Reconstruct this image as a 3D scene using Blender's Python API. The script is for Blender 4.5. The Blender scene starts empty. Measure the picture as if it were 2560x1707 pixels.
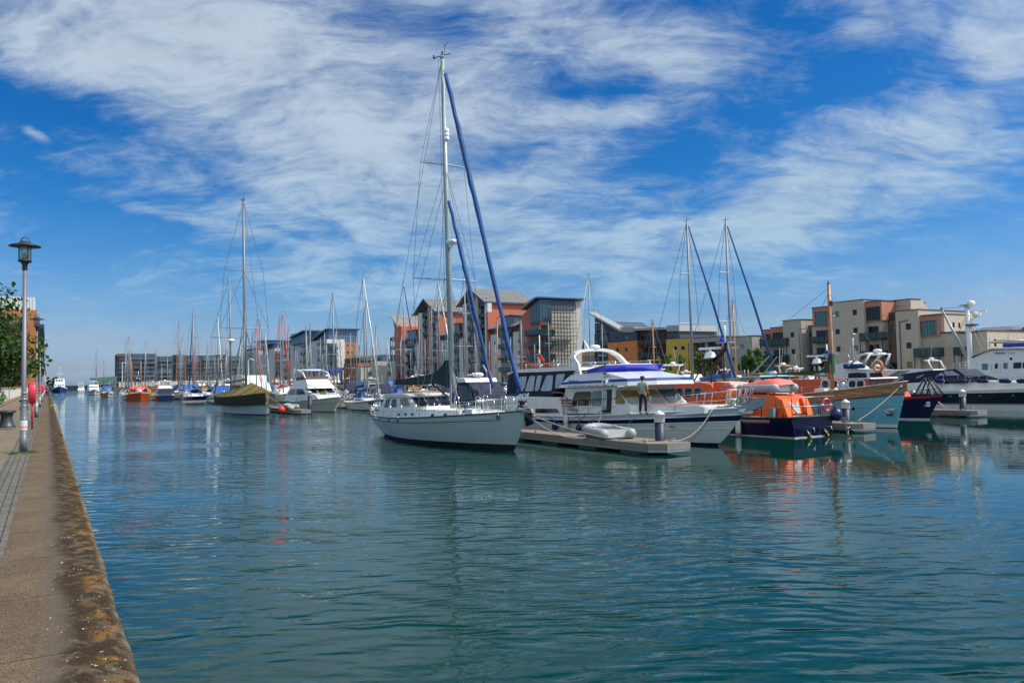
import bpy, math, random
from math import radians, sin, cos, pi, atan, atan2, sqrt
from mathutils import Vector, Matrix
random.seed(7)
S = bpy.context.scene
COL = S.collection

# ------------------------------------------------------------------ camera
CAMH = 3.3
FPX = 1960.0                       # focal length in pixels of the 2560 px wide photograph
PITCH = atan(88 / FPX); ROLL = -0.02
cam = bpy.data.cameras.new('camera'); cam.sensor_width = 36; cam.lens = 36 * FPX / 2560
cam.clip_start = .1; cam.clip_end = 12000
camo = bpy.data.objects.new('camera', cam); COL.objects.link(camo)
RC = Matrix.Rotation(pi / 2 + PITCH, 3, 'X') @ Matrix.Rotation(ROLL, 3, 'Z')
camo.matrix_world = Matrix.Translation((0, 0, CAMH)) @ RC.to_4x4()
S.camera = camo
CP = Vector((0, 0, CAMH))
def ray(x, y): return RC @ Vector(((x - 1280) / FPX, -(y - 853.5) / FPX, -1.0))
# the marina's own axes: a runs along the quay towards the photographer's right, c runs from the quay out over the water
ANG = atan2(-.8601, .5101)
D = Vector((cos(ANG), sin(ANG), 0)); N = Vector((-sin(ANG), cos(ANG), 0))
def W(a, c, z=0.0): return D * a + N * c + Vector((0, 0, z))
def onz(x, y, z=0.0):              # photograph pixel -> (a, c) on the level z
    d = ray(x, y); t = (z - CAMH) / d.z; p = CP + d * t
    return p.dot(D), p.dot(N)
def onc(x, y, c):                  # photograph pixel -> (a, z) on the upright plane at c
    d = ray(x, y); t = (c - CP.dot(N)) / d.dot(N); p = CP + d * t
    return p.dot(D), p.z
def ona(x, y, a):                  # photograph pixel -> (c, z) on the upright plane at a
    d = ray(x, y); t = (a - CP.dot(D)) / d.dot(D); p = CP + d * t
    return p.dot(N), p.z

# ------------------------------------------------------------------ light
SUN_AZ, SUN_EL = 96.0, 51.0        # compass-like: 0 = +Y, 90 = +X
sd = Vector((sin(radians(SUN_AZ)) * cos(radians(SUN_EL)), cos(radians(SUN_AZ)) * cos(radians(SUN_EL)), sin(radians(SUN_EL))))
sun = bpy.data.lights.new('sun', 'SUN'); sun.energy = 5.0; sun.angle = radians(.5); sun.color = (1, .95, .87)
suno = bpy.data.objects.new('sun', sun); COL.objects.link(suno)
suno.rotation_euler = (-sd).to_track_quat('-Z', 'Y').to_euler()
suno.location = (0, 0, 60)
S.view_settings.view_transform = 'Standard'; S.view_settings.look = 'None'
S.view_settings.exposure = 0.0; S.view_settings.gamma = 1.0

world = bpy.data.worlds.new('World'); S.world = world; world.use_nodes = True
wt = world.node_tree; wn = wt.nodes; wl = wt.links; wn.clear()
class NG:
    """tiny node-graph helper"""
    def __init__(s, tree): s.t = tree; s.n = tree.nodes; s.l = tree.links
    def put(s, sock, v):
        if v is None: return
        if isinstance(v, (int, float)): sock.default_value = v
        elif isinstance(v, (tuple, list, Vector)):
            v = tuple(v)
            if len(sock.default_value) == 4 and len(v) == 3: v = v + (1,)
            sock.default_value = v
        else: s.l.new(v, sock)
    def m(s, op, a, b=None, c=None, clamp=False):
        n = s.n.new('ShaderNodeMath'); n.operation = op; n.use_clamp = clamp
        for i, v in enumerate((a, b, c)): s.put(n.inputs[i], v)
        return n.outputs[0]
    def vm(s, op, a, b=None, out=0):
        n = s.n.new('ShaderNodeVectorMath'); n.operation = op
        s.put(n.inputs[0], a); s.put(n.inputs[1], b)
        return n.outputs['Value'] if op in ('DOT_PRODUCT', 'LENGTH') else n.outputs[0]
    def noise(s, vec, scale, detail=4, rough=.5, dist=0, out='Fac'):
        n = s.n.new('ShaderNodeTexNoise'); s.put(n.inputs['Vector'], vec)
        n.inputs['Scale'].default_value = scale; n.inputs['Detail'].default_value = detail
        n.inputs['Roughness'].default_value = rough; n.inputs['Distortion'].default_value = dist
        return n.outputs[out]
    def rng(s, v, a, b, c=0, d=1, smooth=True):
        n = s.n.new('ShaderNodeMapRange'); n.interpolation_type = 'SMOOTHSTEP' if smooth else 'LINEAR'
        s.put(n.inputs[0], v)
        for i, q in enumerate((a, b, c, d)): n.inputs[i + 1].default_value = q
        return n.outputs[0]
    def mix(s, f, a, b, mode='MIX'):
        n = s.n.new('ShaderNodeMix'); n.data_type = 'RGBA'; n.blend_type = mode
        s.put(n.inputs[0], f); s.put(n.inputs[6], a); s.put(n.inputs[7], b)
        return n.outputs[2]
    def mapping(s, vec, scale=(1, 1, 1), rot=(0, 0, 0), loc=(0, 0, 0)):
        n = s.n.new('ShaderNodeMapping'); s.put(n.inputs[0], vec)
        n.inputs['Scale'].default_value = scale; n.inputs['Rotation'].default_value = rot; n.inputs['Location'].default_value = loc
        return n.outputs[0]
    def sep(s, v):
        n = s.n.new('ShaderNodeSeparateXYZ'); s.put(n.inputs[0], v); return n.outputs
    def comb(s, x, y, z=0.0):
        n = s.n.new('ShaderNodeCombineXYZ'); s.put(n.inputs[0], x); s.put(n.inputs[1], y); s.put(n.inputs[2], z); return n.outputs[0]

def build_sky():
    g = NG(wt)
    sky = wn.new('ShaderNodeTexSky'); sky.sky_type = 'NISHITA'; sky.sun_disc = False
    sky.sun_elevation = radians(SUN_EL); sky.sun_rotation = radians(SUN_AZ)
    sky.air_density = 1.0; sky.dust_density = .6; sky.ozone_density = 2.0; sky.altitude = 0
    # deepen the blue the way this polarised, contrasty sky has it
    r_, g_, b_ = g.sep(sky.outputs[0])
    pw = lambda v, e, k: g.m('MULTIPLY', g.m('POWER', g.m('MINIMUM', v, 6.5), e), k)
    skyc = g.comb(g.m('MINIMUM', pw(r_, 2.82, .0328), 3.2), pw(g_, 1.32, .418), pw(b_, 1.1, .955))
    tc = wn.new('ShaderNodeTexCoord')
    d = g.vm('NORMALIZE', tc.outputs['Generated'])
    x, y, z = g.sep(d)
    zz = g.m('ADD', g.m('MAXIMUM', z, 0.0), .34)
    P = g.comb(g.m('DIVIDE', x, zz), g.m('DIVIDE', y, zz))
    def PP(px, py):
        v = ray(px, py).normalized(); q = max(v.z, 0) + .34
        return Vector((v.x / q, v.y / q))
    warp = g.noise(P, 2.2, 4, .55, out='Color')
    Pw = g.vm('ADD', P, g.vm('MULTIPLY', g.vm('SUBTRACT', warp, (.5, .5, .5)), (.22, .22, 0)))
    def ell(c, u, v, w, src=Pw, soft=(1.6, .15)):
        C, U, V = PP(*c), PP(*u), PP(*v); U = U - C; V = V - C
        det = U.x * V.y - U.y * V.x
        a = Vector((V.y, -V.x)) / det; b = Vector((-U.y, U.x)) / det
        qx = g.m('SUBTRACT', g.vm('DOT_PRODUCT', src, (a.x, a.y, 0)), a.dot(C))
        qy = g.m('SUBTRACT', g.vm('DOT_PRODUCT', src, (b.x, b.y, 0)), b.dot(C))
        L = g.vm('LENGTH', g.comb(qx, qy))
        return g.m('MULTIPLY', g.rng(L, soft[0], soft[1]), w)
    tot = None
    for e in CLOUDS:
        o = ell(*e); tot = o if tot is None else g.m('ADD', tot, o)
    # texture: lumpy mid-level patches plus combed-out streaks
    lump = g.noise(g.mapping(Pw, (1, 1.5, 1), (0, 0, .35)), 4.2, 9, .64, .5)
    fine = g.noise(g.mapping(Pw, (1, 1.8, 1), (0, 0, .5)), 15, 6, .66, .3)
    st = g.noise(g.mapping(Pw, (1.4, 7, 1), (0, 0, STREAK)), 2.4, 8, .66, .7)
    st2 = g.noise(g.mapping(P, (1.0, 6, 1), (0, 0, STREAK - .9)), 2.2, 7, .62, .8)
    tex = g.m('ADD', g.m('ADD', g.m('MULTIPLY', lump, 1.05), g.m('MULTIPLY', st, .50)), g.m('ADD', g.m('MULTIPLY', fine, .32), g.m('MULTIPLY', st2, .22)))
    cov = g.m('ADD', tot, g.m('MULTIPLY', g.m('SUBTRACT', tex, 1.02), 2.5))
    a = g.rng(cov, -.22, 1.35, 0, .90)
    hz = g.rng(z, .02, .22, .42, 0)
    a = g.m('MAXIMUM', a, g.m('MULTIPLY', hz, g.rng(lump, .35, .7, .5, 1)))
    shade = g.rng(g.m('ADD', lump, g.m('MULTIPLY', fine, .5)), .42, .95, .86, 1.12)
    # unseen bright cloud added behind the viewer and round the sun as fill light
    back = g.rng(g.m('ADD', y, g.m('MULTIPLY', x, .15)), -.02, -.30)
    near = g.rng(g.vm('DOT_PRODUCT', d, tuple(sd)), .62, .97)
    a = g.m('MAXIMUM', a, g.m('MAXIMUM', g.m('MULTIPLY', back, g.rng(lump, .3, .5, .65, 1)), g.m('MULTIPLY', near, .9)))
    glow = g.m('ADD', 1.0, g.m('ADD', g.m('MULTIPLY', back, BACK_FILL), g.m('MULTIPLY', near, 1.6)))
    cc = g.mix(1.0, CLOUD_COL, g.comb(shade, shade, shade), 'MULTIPLY')
    cc = g.mix(g.rng(z, .0, .35), g.mix(1.0, cc, (.62, .85, 1.0, 1), 'MULTIPLY'), cc)
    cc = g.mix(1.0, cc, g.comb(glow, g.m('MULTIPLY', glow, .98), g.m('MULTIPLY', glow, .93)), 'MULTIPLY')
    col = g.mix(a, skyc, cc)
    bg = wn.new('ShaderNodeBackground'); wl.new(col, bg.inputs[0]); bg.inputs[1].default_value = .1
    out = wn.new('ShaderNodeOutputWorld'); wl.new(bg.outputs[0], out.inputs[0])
STREAK = .4; BACK_FILL = .3
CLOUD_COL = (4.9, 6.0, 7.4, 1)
CLOUDS = [   # centre, end of one axis, end of the other (photograph pixels), weight
    ((300, 60), (900, 150), (250, -120), .6), ((760, 300), (1250, 520), (1050, 90), .68), ((1300, 330), (1750, 420), (1350, 60), .42),
    ((1550, 100), (1950, 180), (1500, -60), .42), ((1100, 540), (1600, 640), (1100, 420), .52), ((2150, 450), (2650, 270), (2190, 560), .8),
    ((1800, 590), (2200, 560), (1820, 670), .5), ((2200, 90), (2330, 10), (2260, 190), .5), ((2500, 110), (2600, 0), (2570, 190), .5),
    ((1300, 700), (2000, 740), (1300, 570), .5), ((2100, -450), (3000, -450), (2100, -120), -.55), ((700, -700), (1900, -700), (700, -350), -.3), ((520, 560), (800, 640), (505, 535), .5), ((800, 700), (1100, 760), (780, 600), .3),
    ((112, 362), (160, 385), (118, 350), .9), ((230, 450), (520, 600), (330, 290), -.42), ((40, 250), (300, 320), (60, 160), -.5),
    ((1880, 340), (2180, 300), (1880, 420), -.5), ((1600, 400), (1760, 380), (1600, 450), -.3), ((1450, 210), (1620, 240), (1450, 170), -.35),
    ((1150, 95), (1260, 110), (1150, 65), -.3), ((2400, 640), (2750, 600), (2400, 560), -.35), ((2100, 200), (2400, 220), (2100, 150), -.3),
]
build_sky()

# ------------------------------------------------------------------ materials
MATS = {}
def mat(name, rgb, rough=.5, metal=0.0, var=.10, scale=2.5, bump=0.0, bscale=30, streak=0.0, spec=.5, coat=0.0, alpha=1.0, trans=0.0, dark=(.5, .45, .4)):
    if name in MATS: return MATS[name]
    m = bpy.data.materials.new(name); m.use_nodes = True
    g = NG(m.node_tree); b = g.n['Principled BSDF']
    tc = g.n.new('ShaderNodeTexCoord'); o = tc.outputs['Object']
    n1 = g.noise(o, scale, 6, .6)
    f = g.rng(n1, .25, .75, 1 - var, 1 + var, False)
    c = g.mix(1.0, tuple(rgb) + (1,), g.comb(f, f, f), 'MULTIPLY')
    if streak:                     # run-off stains
        s1 = g.noise(g.mapping(o, (2.2, 2.2, .18)), 2.2, 5, .65)
        c = g.mix(g.rng(s1, .52, .78, 0, streak), c, g.mix(1.0, c, tuple(dark) + (1,), 'MULTIPLY'))
    g.put(b.inputs['Base Color'], c)
    g.put(b.inputs['Roughness'], g.rng(n1, .2, .8, max(.02, rough * .85), min(1, rough * 1.15), False))
    b.inputs['Metallic'].default_value = metal; b.inputs['Specular IOR Level'].default_value = spec
    if coat: b.inputs['Coat Weight'].default_value = coat; b.inputs['Coat Roughness'].default_value = .08
    if trans: b.inputs['Transmission Weight'].default_value = trans
    if alpha < 1: b.inputs['Alpha'].default_value = alpha
    if bump:
        bn = g.n.new('ShaderNodeBump'); bn.inputs['Strength'].default_value = bump; bn.inputs['Distance'].default_value = .02
        g.l.new(g.noise(o, bscale, 4, .6), bn.inputs['Height']); g.l.new(bn.outputs[0], b.inputs['Normal'])
    MATS[name] = m; return m
gel = mat('white_gelcoat', (.66, .66, .63), .26, var=.07, coat=.25, streak=.28, dark=(.62, .58, .48))
gel2 = mat('cream_gelcoat', (.62, .62, .58), .28, var=.06, coat=.2, streak=.15)
greyhull = mat('pale_grey_paint', (.38, .47, .47), .25, var=.05, coat=.3, streak=.15)
whitep = mat('white_paint', (.78, .78, .76), .4, var=.05)
navy = mat('navy_gelcoat', (.006, .010, .05), .2, var=.1, coat=.3)
blue = mat('blue_paint', (.01, .035, .22), .3, var=.1)
bluecan = mat('blue_canvas', (.008, .05, .17), .8, var=.2, bump=.3, bscale=12)
brightblue = mat('bright_blue_canvas', (.008, .08, .30), .6, var=.15, bump=.3, bscale=10)
navycan = mat('navy_canvas', (.005, .010, .034), .8, var=.2, bump=.3, bscale=10)
darkcan = mat('dark_green_canvas', (.006, .028, .03), .8, var=.25, bump=.4, bscale=8)
greencan = mat('green_canvas', (.004, .07, .03), .75, var=.2, bump=.4, bscale=8)
tealcan = mat('teal_canvas', (.02, .33, .30), .75, var=.2, bump=.3)
olivecan = mat('olive_canvas', (.16, .115, .03), .85, var=.25, bump=.5, bscale=6)
orange = mat('orange_paint', (.72, .085, .010), .35, var=.10, streak=.15)
orangeb = mat('bright_orange_paint', (.80, .115, .010), .4, var=.15, streak=.2)
redp = mat('red_paint', (.55, .02, .015), .4, var=.1)
pinkred = mat('red_plastic', (.62, .03, .06), .4, var=.08)
cyanp = mat('sky_blue_paint', (.13, .38, .48), .4, var=.10, streak=.35, dark=(.55, .5, .45))
antif = mat('antifouling', (.012, .014, .022), .6)
bootw = mat('white_boot_line', (.6, .62, .6), .4)
alu = mat('aluminium', (.20, .22, .25), .5, .2, var=.08)
alup = mat('painted_mast', (.27, .32, .33), .4, .1, var=.12, streak=.3)
steel = mat('stainless_steel', (.62, .62, .63), .22, 1.0, var=.05)
galv = mat('galvanised_steel', (.42, .43, .46), .42, .8, var=.15)
wire = mat('rigging_wire', (.16, .17, .18), .5, .5)
blackm = mat('black_metal', (.014, .015, .018), .45, .2)
darkgr = mat('dark_grey_paint', (.05, .055, .06), .5)
midgr = mat('mid_grey_paint', (.20, .22, .24), .5)
teak = mat('teak', (.27, .13, .085), .6, var=.2, scale=6)
varn = mat('varnished_wood', (.30, .115, .03), .25, var=.25, scale=5, coat=.4)
spar = mat('wooden_spar', (.36, .17, .06), .4, var=.2, scale=4)
redspar = mat('red_brown_spar', (.20, .045, .02), .5, var=.2)
rope = mat('pale_rope', (.36, .33, .27), .9, var=.2, scale=30)
brope = mat('blue_rope', (.01, .03, .16), .9)
hyp = mat('grey_rubber_tube', (.32, .33, .34), .5, var=.08, streak=.1)
fend = mat('white_fender', (.60, .61, .58), .45, var=.15, streak=.3)
fendb = mat('blue_fender', (.006, .014, .08), .4)
glassd = mat('dark_window_glass', (.012, .016, .022), .08, spec=.35, var=.3, scale=.7)
glassb = mat('blue_window_glass', (.025, .06, .10), .07, spec=.8, var=.35, scale=.7)
glasst = mat('teal_window_glass', (.04, .13, .14), .10, spec=.8, var=.3, scale=.7)
glassc = mat('curtained_window', (.20, .14, .03), .2, var=.35, scale=3)
glassv = mat('clear_vinyl', (.30, .33, .37), .12, spec=.8, var=.4, scale=1.5)
rubber = mat('black_rubber', (.015, .015, .016), .6)
yellow = mat('yellow_fabric', (.65, .38, .01), .7)
pinkcov = mat('faded_red_canvas', (.72, .16, .12), .75, var=.15, bump=.4, bscale=8)
pilew = mat('pile_cap_white', (.62, .63, .62), .5, streak=.2)
pileb = mat('pile_coating', (.012, .022, .045), .5, var=.2, streak=.3)
floatc = mat('concrete_float', (.13, .13, .115), .9, var=.25, streak=.6, bump=.3, dark=(.2, .2, .15))
skin = mat('skin', (.42, .23, .15), .6, var=.05)
hair = mat('dark_hair', (.02, .014, .01), .8)
shirt = mat('grey_tshirt', (.26, .30, .26), .85, var=.1, bump=.4, bscale=6)
trous = mat('dark_trousers', (.010, .012, .018), .85, var=.2, bump=.4, bscale=6)

# ------------------------------------------------------------------ mesh building
class MB:
    def __init__(s): s.v = []; s.f = []; s.mi = []; s.sm = []; s.mats = []
    def ad(s, vs, fs, m, smooth=False):
        b = len(s.v); s.v += [tuple(q) for q in vs]
        if m not in s.mats: s.mats.append(m)
        k = s.mats.index(m)
        for f in fs: s.f.append([b + i for i in f]); s.mi.append(k); s.sm.append(smooth)
        return s
    def box(s, x0, x1, y0, y1, z0, z1, m):
        if x1 < x0: x0, x1 = x1, x0
        if y1 < y0: y0, y1 = y1, y0
        if z1 < z0: z0, z1 = z1, z0
        v = [(x, y, z) for x in (x0, x1) for y in (y0, y1) for z in (z0, z1)]
        return s.ad(v, [(0, 1, 3, 2), (4, 6, 7, 5), (0, 4, 5, 1), (2, 3, 7, 6), (0, 2, 6, 4), (1, 5, 7, 3)], m)
    def beam(s, p, q, w, h, m):
        p, q = Vector(p), Vector(q); d = (q - p); L = d.length; d.normalize()
        up = Vector((0, 0, 1)) if abs(d.z) < .95 else Vector((0, 1, 0))
        sx = d.cross(up).normalized() * w / 2; uz = sx.cross(d).normalized() * h / 2
        v = [a + i * sx + j * uz for a in (p, q) for i in (-1, 1) for j in (-1, 1)]
        return s.ad(v, [(0, 1, 3, 2), (4, 6, 7, 5), (0, 4, 5, 1), (2, 3, 7, 6), (0, 2, 6, 4), (1, 5, 7, 3)], m)
    def tube(s, pts, r, m, n=6, r1=None, cap=True, sq=1.0):
        pts = [Vector(p) for p in pts]; K = len(pts)
        rs = r if isinstance(r, (list, tuple)) else [r + ((r1 if r1 is not None else r) - r) * i / max(1, K - 1) for i in range(K)]
        vs = []; prev = None
        for i, p in enumerate(pts):
            t = (pts[min(i + 1, K - 1)] - pts[max(i - 1, 0)]).normalized()
            if prev is None:
                a = Vector((0, 0, 1)) if abs(t.z) < .9 else Vector((1, 0, 0))
                u = t.cross(a).normalized()
            else: u = (prev - t * prev.dot(t)).normalized()
            prev = u; w = t.cross(u)
            for k in range(n):
                an = 2 * pi * k / n; vs.append(p + (u * cos(an) + w * sin(an) * sq) * rs[i])
        fs = [(i * n + k, i * n + (k + 1) % n, (i + 1) * n + (k + 1) % n, (i + 1) * n + k) for i in range(K - 1) for k in range(n)]
        if cap: fs += [tuple(range(n))[::-1], tuple((K - 1) * n + k for k in range(n))]
        return s.ad(vs, fs, m, n > 5)
    def lathe(s, prof, m, c=(0, 0, 0), n=16, ax='Z'):
        vs = []; K = len(prof)
        for r, z in prof:
            for k in range(n):
                an = 2 * pi * k / n; q = (r * cos(an), r * sin(an), z)
                if ax == 'X': q = (q[2], q[0], q[1])
                if ax == 'Y': q = (q[0], q[2], q[1])
                vs.append((q[0] + c[0], q[1] + c[1], q[2] + c[2]))
        fs = [(i * n + k, i * n + (k + 1) % n, (i + 1) * n + (k + 1) % n, (i + 1) * n + k) for i in range(K - 1) for k in range(n)]
        fs += [tuple(range(n))[::-1], tuple((K - 1) * n + k for k in range(n))]
        return s.ad(vs, fs, m, True)
    def slab(s, poly, ya, yb, m, m2=None):
        """poly of (x, z); ya, yb numbers or functions of (x, z): the two faces; m2 = material of the rim"""
        fa = ya if callable(ya) else (lambda x, z: ya); fb = yb if callable(yb) else (lambda x, z: yb)
        n = len(poly); va = [(x, fa(x, z), z) for x, z in poly]; vb = [(x, fb(x, z), z) for x, z in poly]
        s.ad(va + vb, [tuple(range(n)), tuple(range(2 * n - 1, n - 1, -1))], m)
        b = va + vb
        return s.ad(b, [(i, (i + 1) % n, n + (i + 1) % n, n + i) for i in range(n)], m2 or m)
    def quad(s, a, b, c, d, m): return s.ad([a, b, c, d], [(0, 1, 2, 3)], m)
    def build(s, name, parent=None, label=None, loc=None, rz=None):
        me = bpy.data.meshes.new(name); me.from_pydata(s.v, [], s.f); me.update()
        for q in s.mats: me.materials.append(q)
        me.polygons.foreach_set('material_index', s.mi); me.polygons.foreach_set('use_smooth', s.sm)
        o = bpy.data.objects.new(name, me); COL.objects.link(o)
        if parent is not None: o.parent = parent
        if label: o['label'] = label
        if loc is not None: o.location = loc
        if rz is not None: o.rotation_euler = (0, 0, rz)
        return o
def tag(o, label=None, cat=None, group=None, kind=None):
    if label: o['label'] = label
    if cat: o['category'] = cat
    if group: o['group'] = group
    if kind: o['kind'] = kind
    return o
def thing(name, label, cat, a=0, c=0, z=0, group=None, ang=ANG):
    o = bpy.data.objects.new(name, None); COL.objects.link(o); o.empty_display_size = .3
    o.location = W(a, c, z); o.rotation_euler = (0, 0, ang); OFF[o.name] = (a, c, z)
    return tag(o, label, cat, group)
OFF = {}
def put(mb, name, root, label=None):     # a part modelled in the marina's (a, c, z) goes under its thing
    top = root
    while top.parent: top = top.parent
    a, c, z = OFF[top.name]
    mb.v = [(q[0] - a, q[1] - c, q[2] - z) for q in mb.v]
    return mb.build(name, root, label)
def kids(o): return [q for q in bpy.data.objects if q.parent == o]
def dup(root, a, c, z=0, label=None, flip=False, scale=None, cat=None, group=None):
    r = root.copy(); COL.objects.link(r); r.location = W(a, c, z); r.rotation_euler = (0, 0, ANG + (pi if flip else 0))
    if scale: r.scale = (scale, scale, scale)
    if label: r['label'] = label
    if group: r['group'] = group
    for ch in KID[root.name]:
        q = ch.copy(); COL.objects.link(q); q.parent = r
        for gc in KID.get(ch.name, []):
            e = gc.copy(); COL.objects.link(e); e.parent = q
    return r
KID = {}
def index(root):
    KID[root.name] = kids(root)
    for ch in KID[root.name]: KID[ch.name] = kids(ch)
    return root
def text(body, size, m, parent, X, Y, Z, name='lettering', facing='-Y', shear=0.0, bold=0.0, width=None, label=None, slope=0.0):
    cu = bpy.data.curves.new(name, 'FONT'); cu.body = body; cu.size = size; cu.extrude = .004; cu.shear = shear; cu.offset = bold
    t = bpy.data.objects.new('tmp', cu); COL.objects.link(t); bpy.context.view_layer.update()
    me = bpy.data.meshes.new_from_object(t.evaluated_get(bpy.context.evaluated_depsgraph_get()))
    bpy.data.objects.remove(t)
    xs = [v.co.x for v in me.vertices]; k = (width / (max(xs) - min(xs))) if width else 1
    for v in me.vertices:
        x, y, z = v.co; x *= k
        v.co = (X + x, Y - z, Z + y + x * slope) if facing == '-Y' else (X + z, Y + x, Z + y + x * slope)
    me.materials.clear(); me.materials.append(m)
    o = bpy.data.objects.new(name, me); COL.objects.link(o); o.parent = parent
    if label: o['label'] = label
    return o
# ------------------------------------------------------------------ water
def water():
    m = bpy.data.materials.new('harbour_water'); m.use_nodes = True
    g = NG(m.node_tree); b = g.n['Principled BSDF']
    tc = g.n.new('ShaderNodeTexCoord'); o = tc.outputs['Object']
    n = g.noise(o, .05, 3)
    g.put(b.inputs['Base Color'], g.mix(n, (.001, .026, .020), (.0015, .036, .026)))
    b.inputs['Roughness'].default_value = .025; b.inputs['IOR'].default_value = 1.34
    # calmer lanes lie among the boats, the open basin has small wind ripples
    x0, y0, _ = g.sep(o)
    ph = g.noise(o, .22, 3, .55); ph2 = g.noise(g.mapping(o, (.7, 1.2, 1), (0, 0, .6)), .8, 3, .55)
    def train(lam, th, A, jit, env):       # one family of ripples: wavelength, heading, height, wander of the crests
        k = 2 * pi / lam; t = radians(th)
        p = g.m('ADD', g.m('MULTIPLY', x0, k * sin(t)), g.m('MULTIPLY', y0, k * cos(t)))
        p = g.m('ADD', p, g.m('ADD', g.m('MULTIPLY', ph, jit * 3.2), g.m('MULTIPLY', ph2, jit)))
        e = g.rng(g.noise(g.mapping(o, (.5, 1.0, 1), (0, 0, th * .02), (lam * 31, lam * 17, 0)), env, 2, .5), .34, .62, .12, 1)
        return g.m('MULTIPLY', g.m('MULTIPLY', g.m('SINE', p), A), e)
    hgt = None
    for q in ((.47, -9, .0045, 10, .5), (.31, 7, .0026, 10, .8), (.72, -26, .0044, 9, .35), (.21, -3, .0012, 9, 1.1), (1.5, 20, .0075, 7, .2)):
        w_ = train(*q); hgt = w_ if hgt is None else g.m('ADD', hgt, w_)
    n4 = g.noise(g.mapping(o, (.5, 1.2, 1), (0, 0, -.2)), 3.5, 3, .5, .3)
    hgt = g.m('ADD', hgt, g.m('MULTIPLY', n4, .010))
    gust = g.rng(g.noise(g.mapping(o, (.6, 1.2, 1)), .09, 4, .55, .6), .36, .64, .35, 1.5)
    hgt = g.m('MULTIPLY', hgt, gust)
    x, y, z = g.sep(o)
    lee = g.rng(g.m('ADD', y, g.m('MULTIPLY', x, 1.1)), 24, 40, 1.0, .10)   # shelter of the moored boats
    lee = g.m('MAXIMUM', lee, g.m('MULTIPLY', g.rng(x, 2, -12, 0, 1.0), g.rng(y, 22, 120, .9, 2.0)))
    hgt = g.m('MULTIPLY', hgt, lee)
    bn = g.n.new('ShaderNodeBump'); bn.inputs['Strength'].default_value = 1; bn.inputs['Distance'].default_value = WAVE
    g.l.new(hgt, bn.inputs['Height']); g.l.new(bn.outputs[0], b.inputs['Normal'])
    mb = MB(); mb.quad((-6000, -60, 0), (6000, -60, 0), (6000, 9000, 0), (-6000, 9000, 0), m)
    tag(mb.build('water'), kind='structure')
WAVE = 1.0
water()

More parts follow.
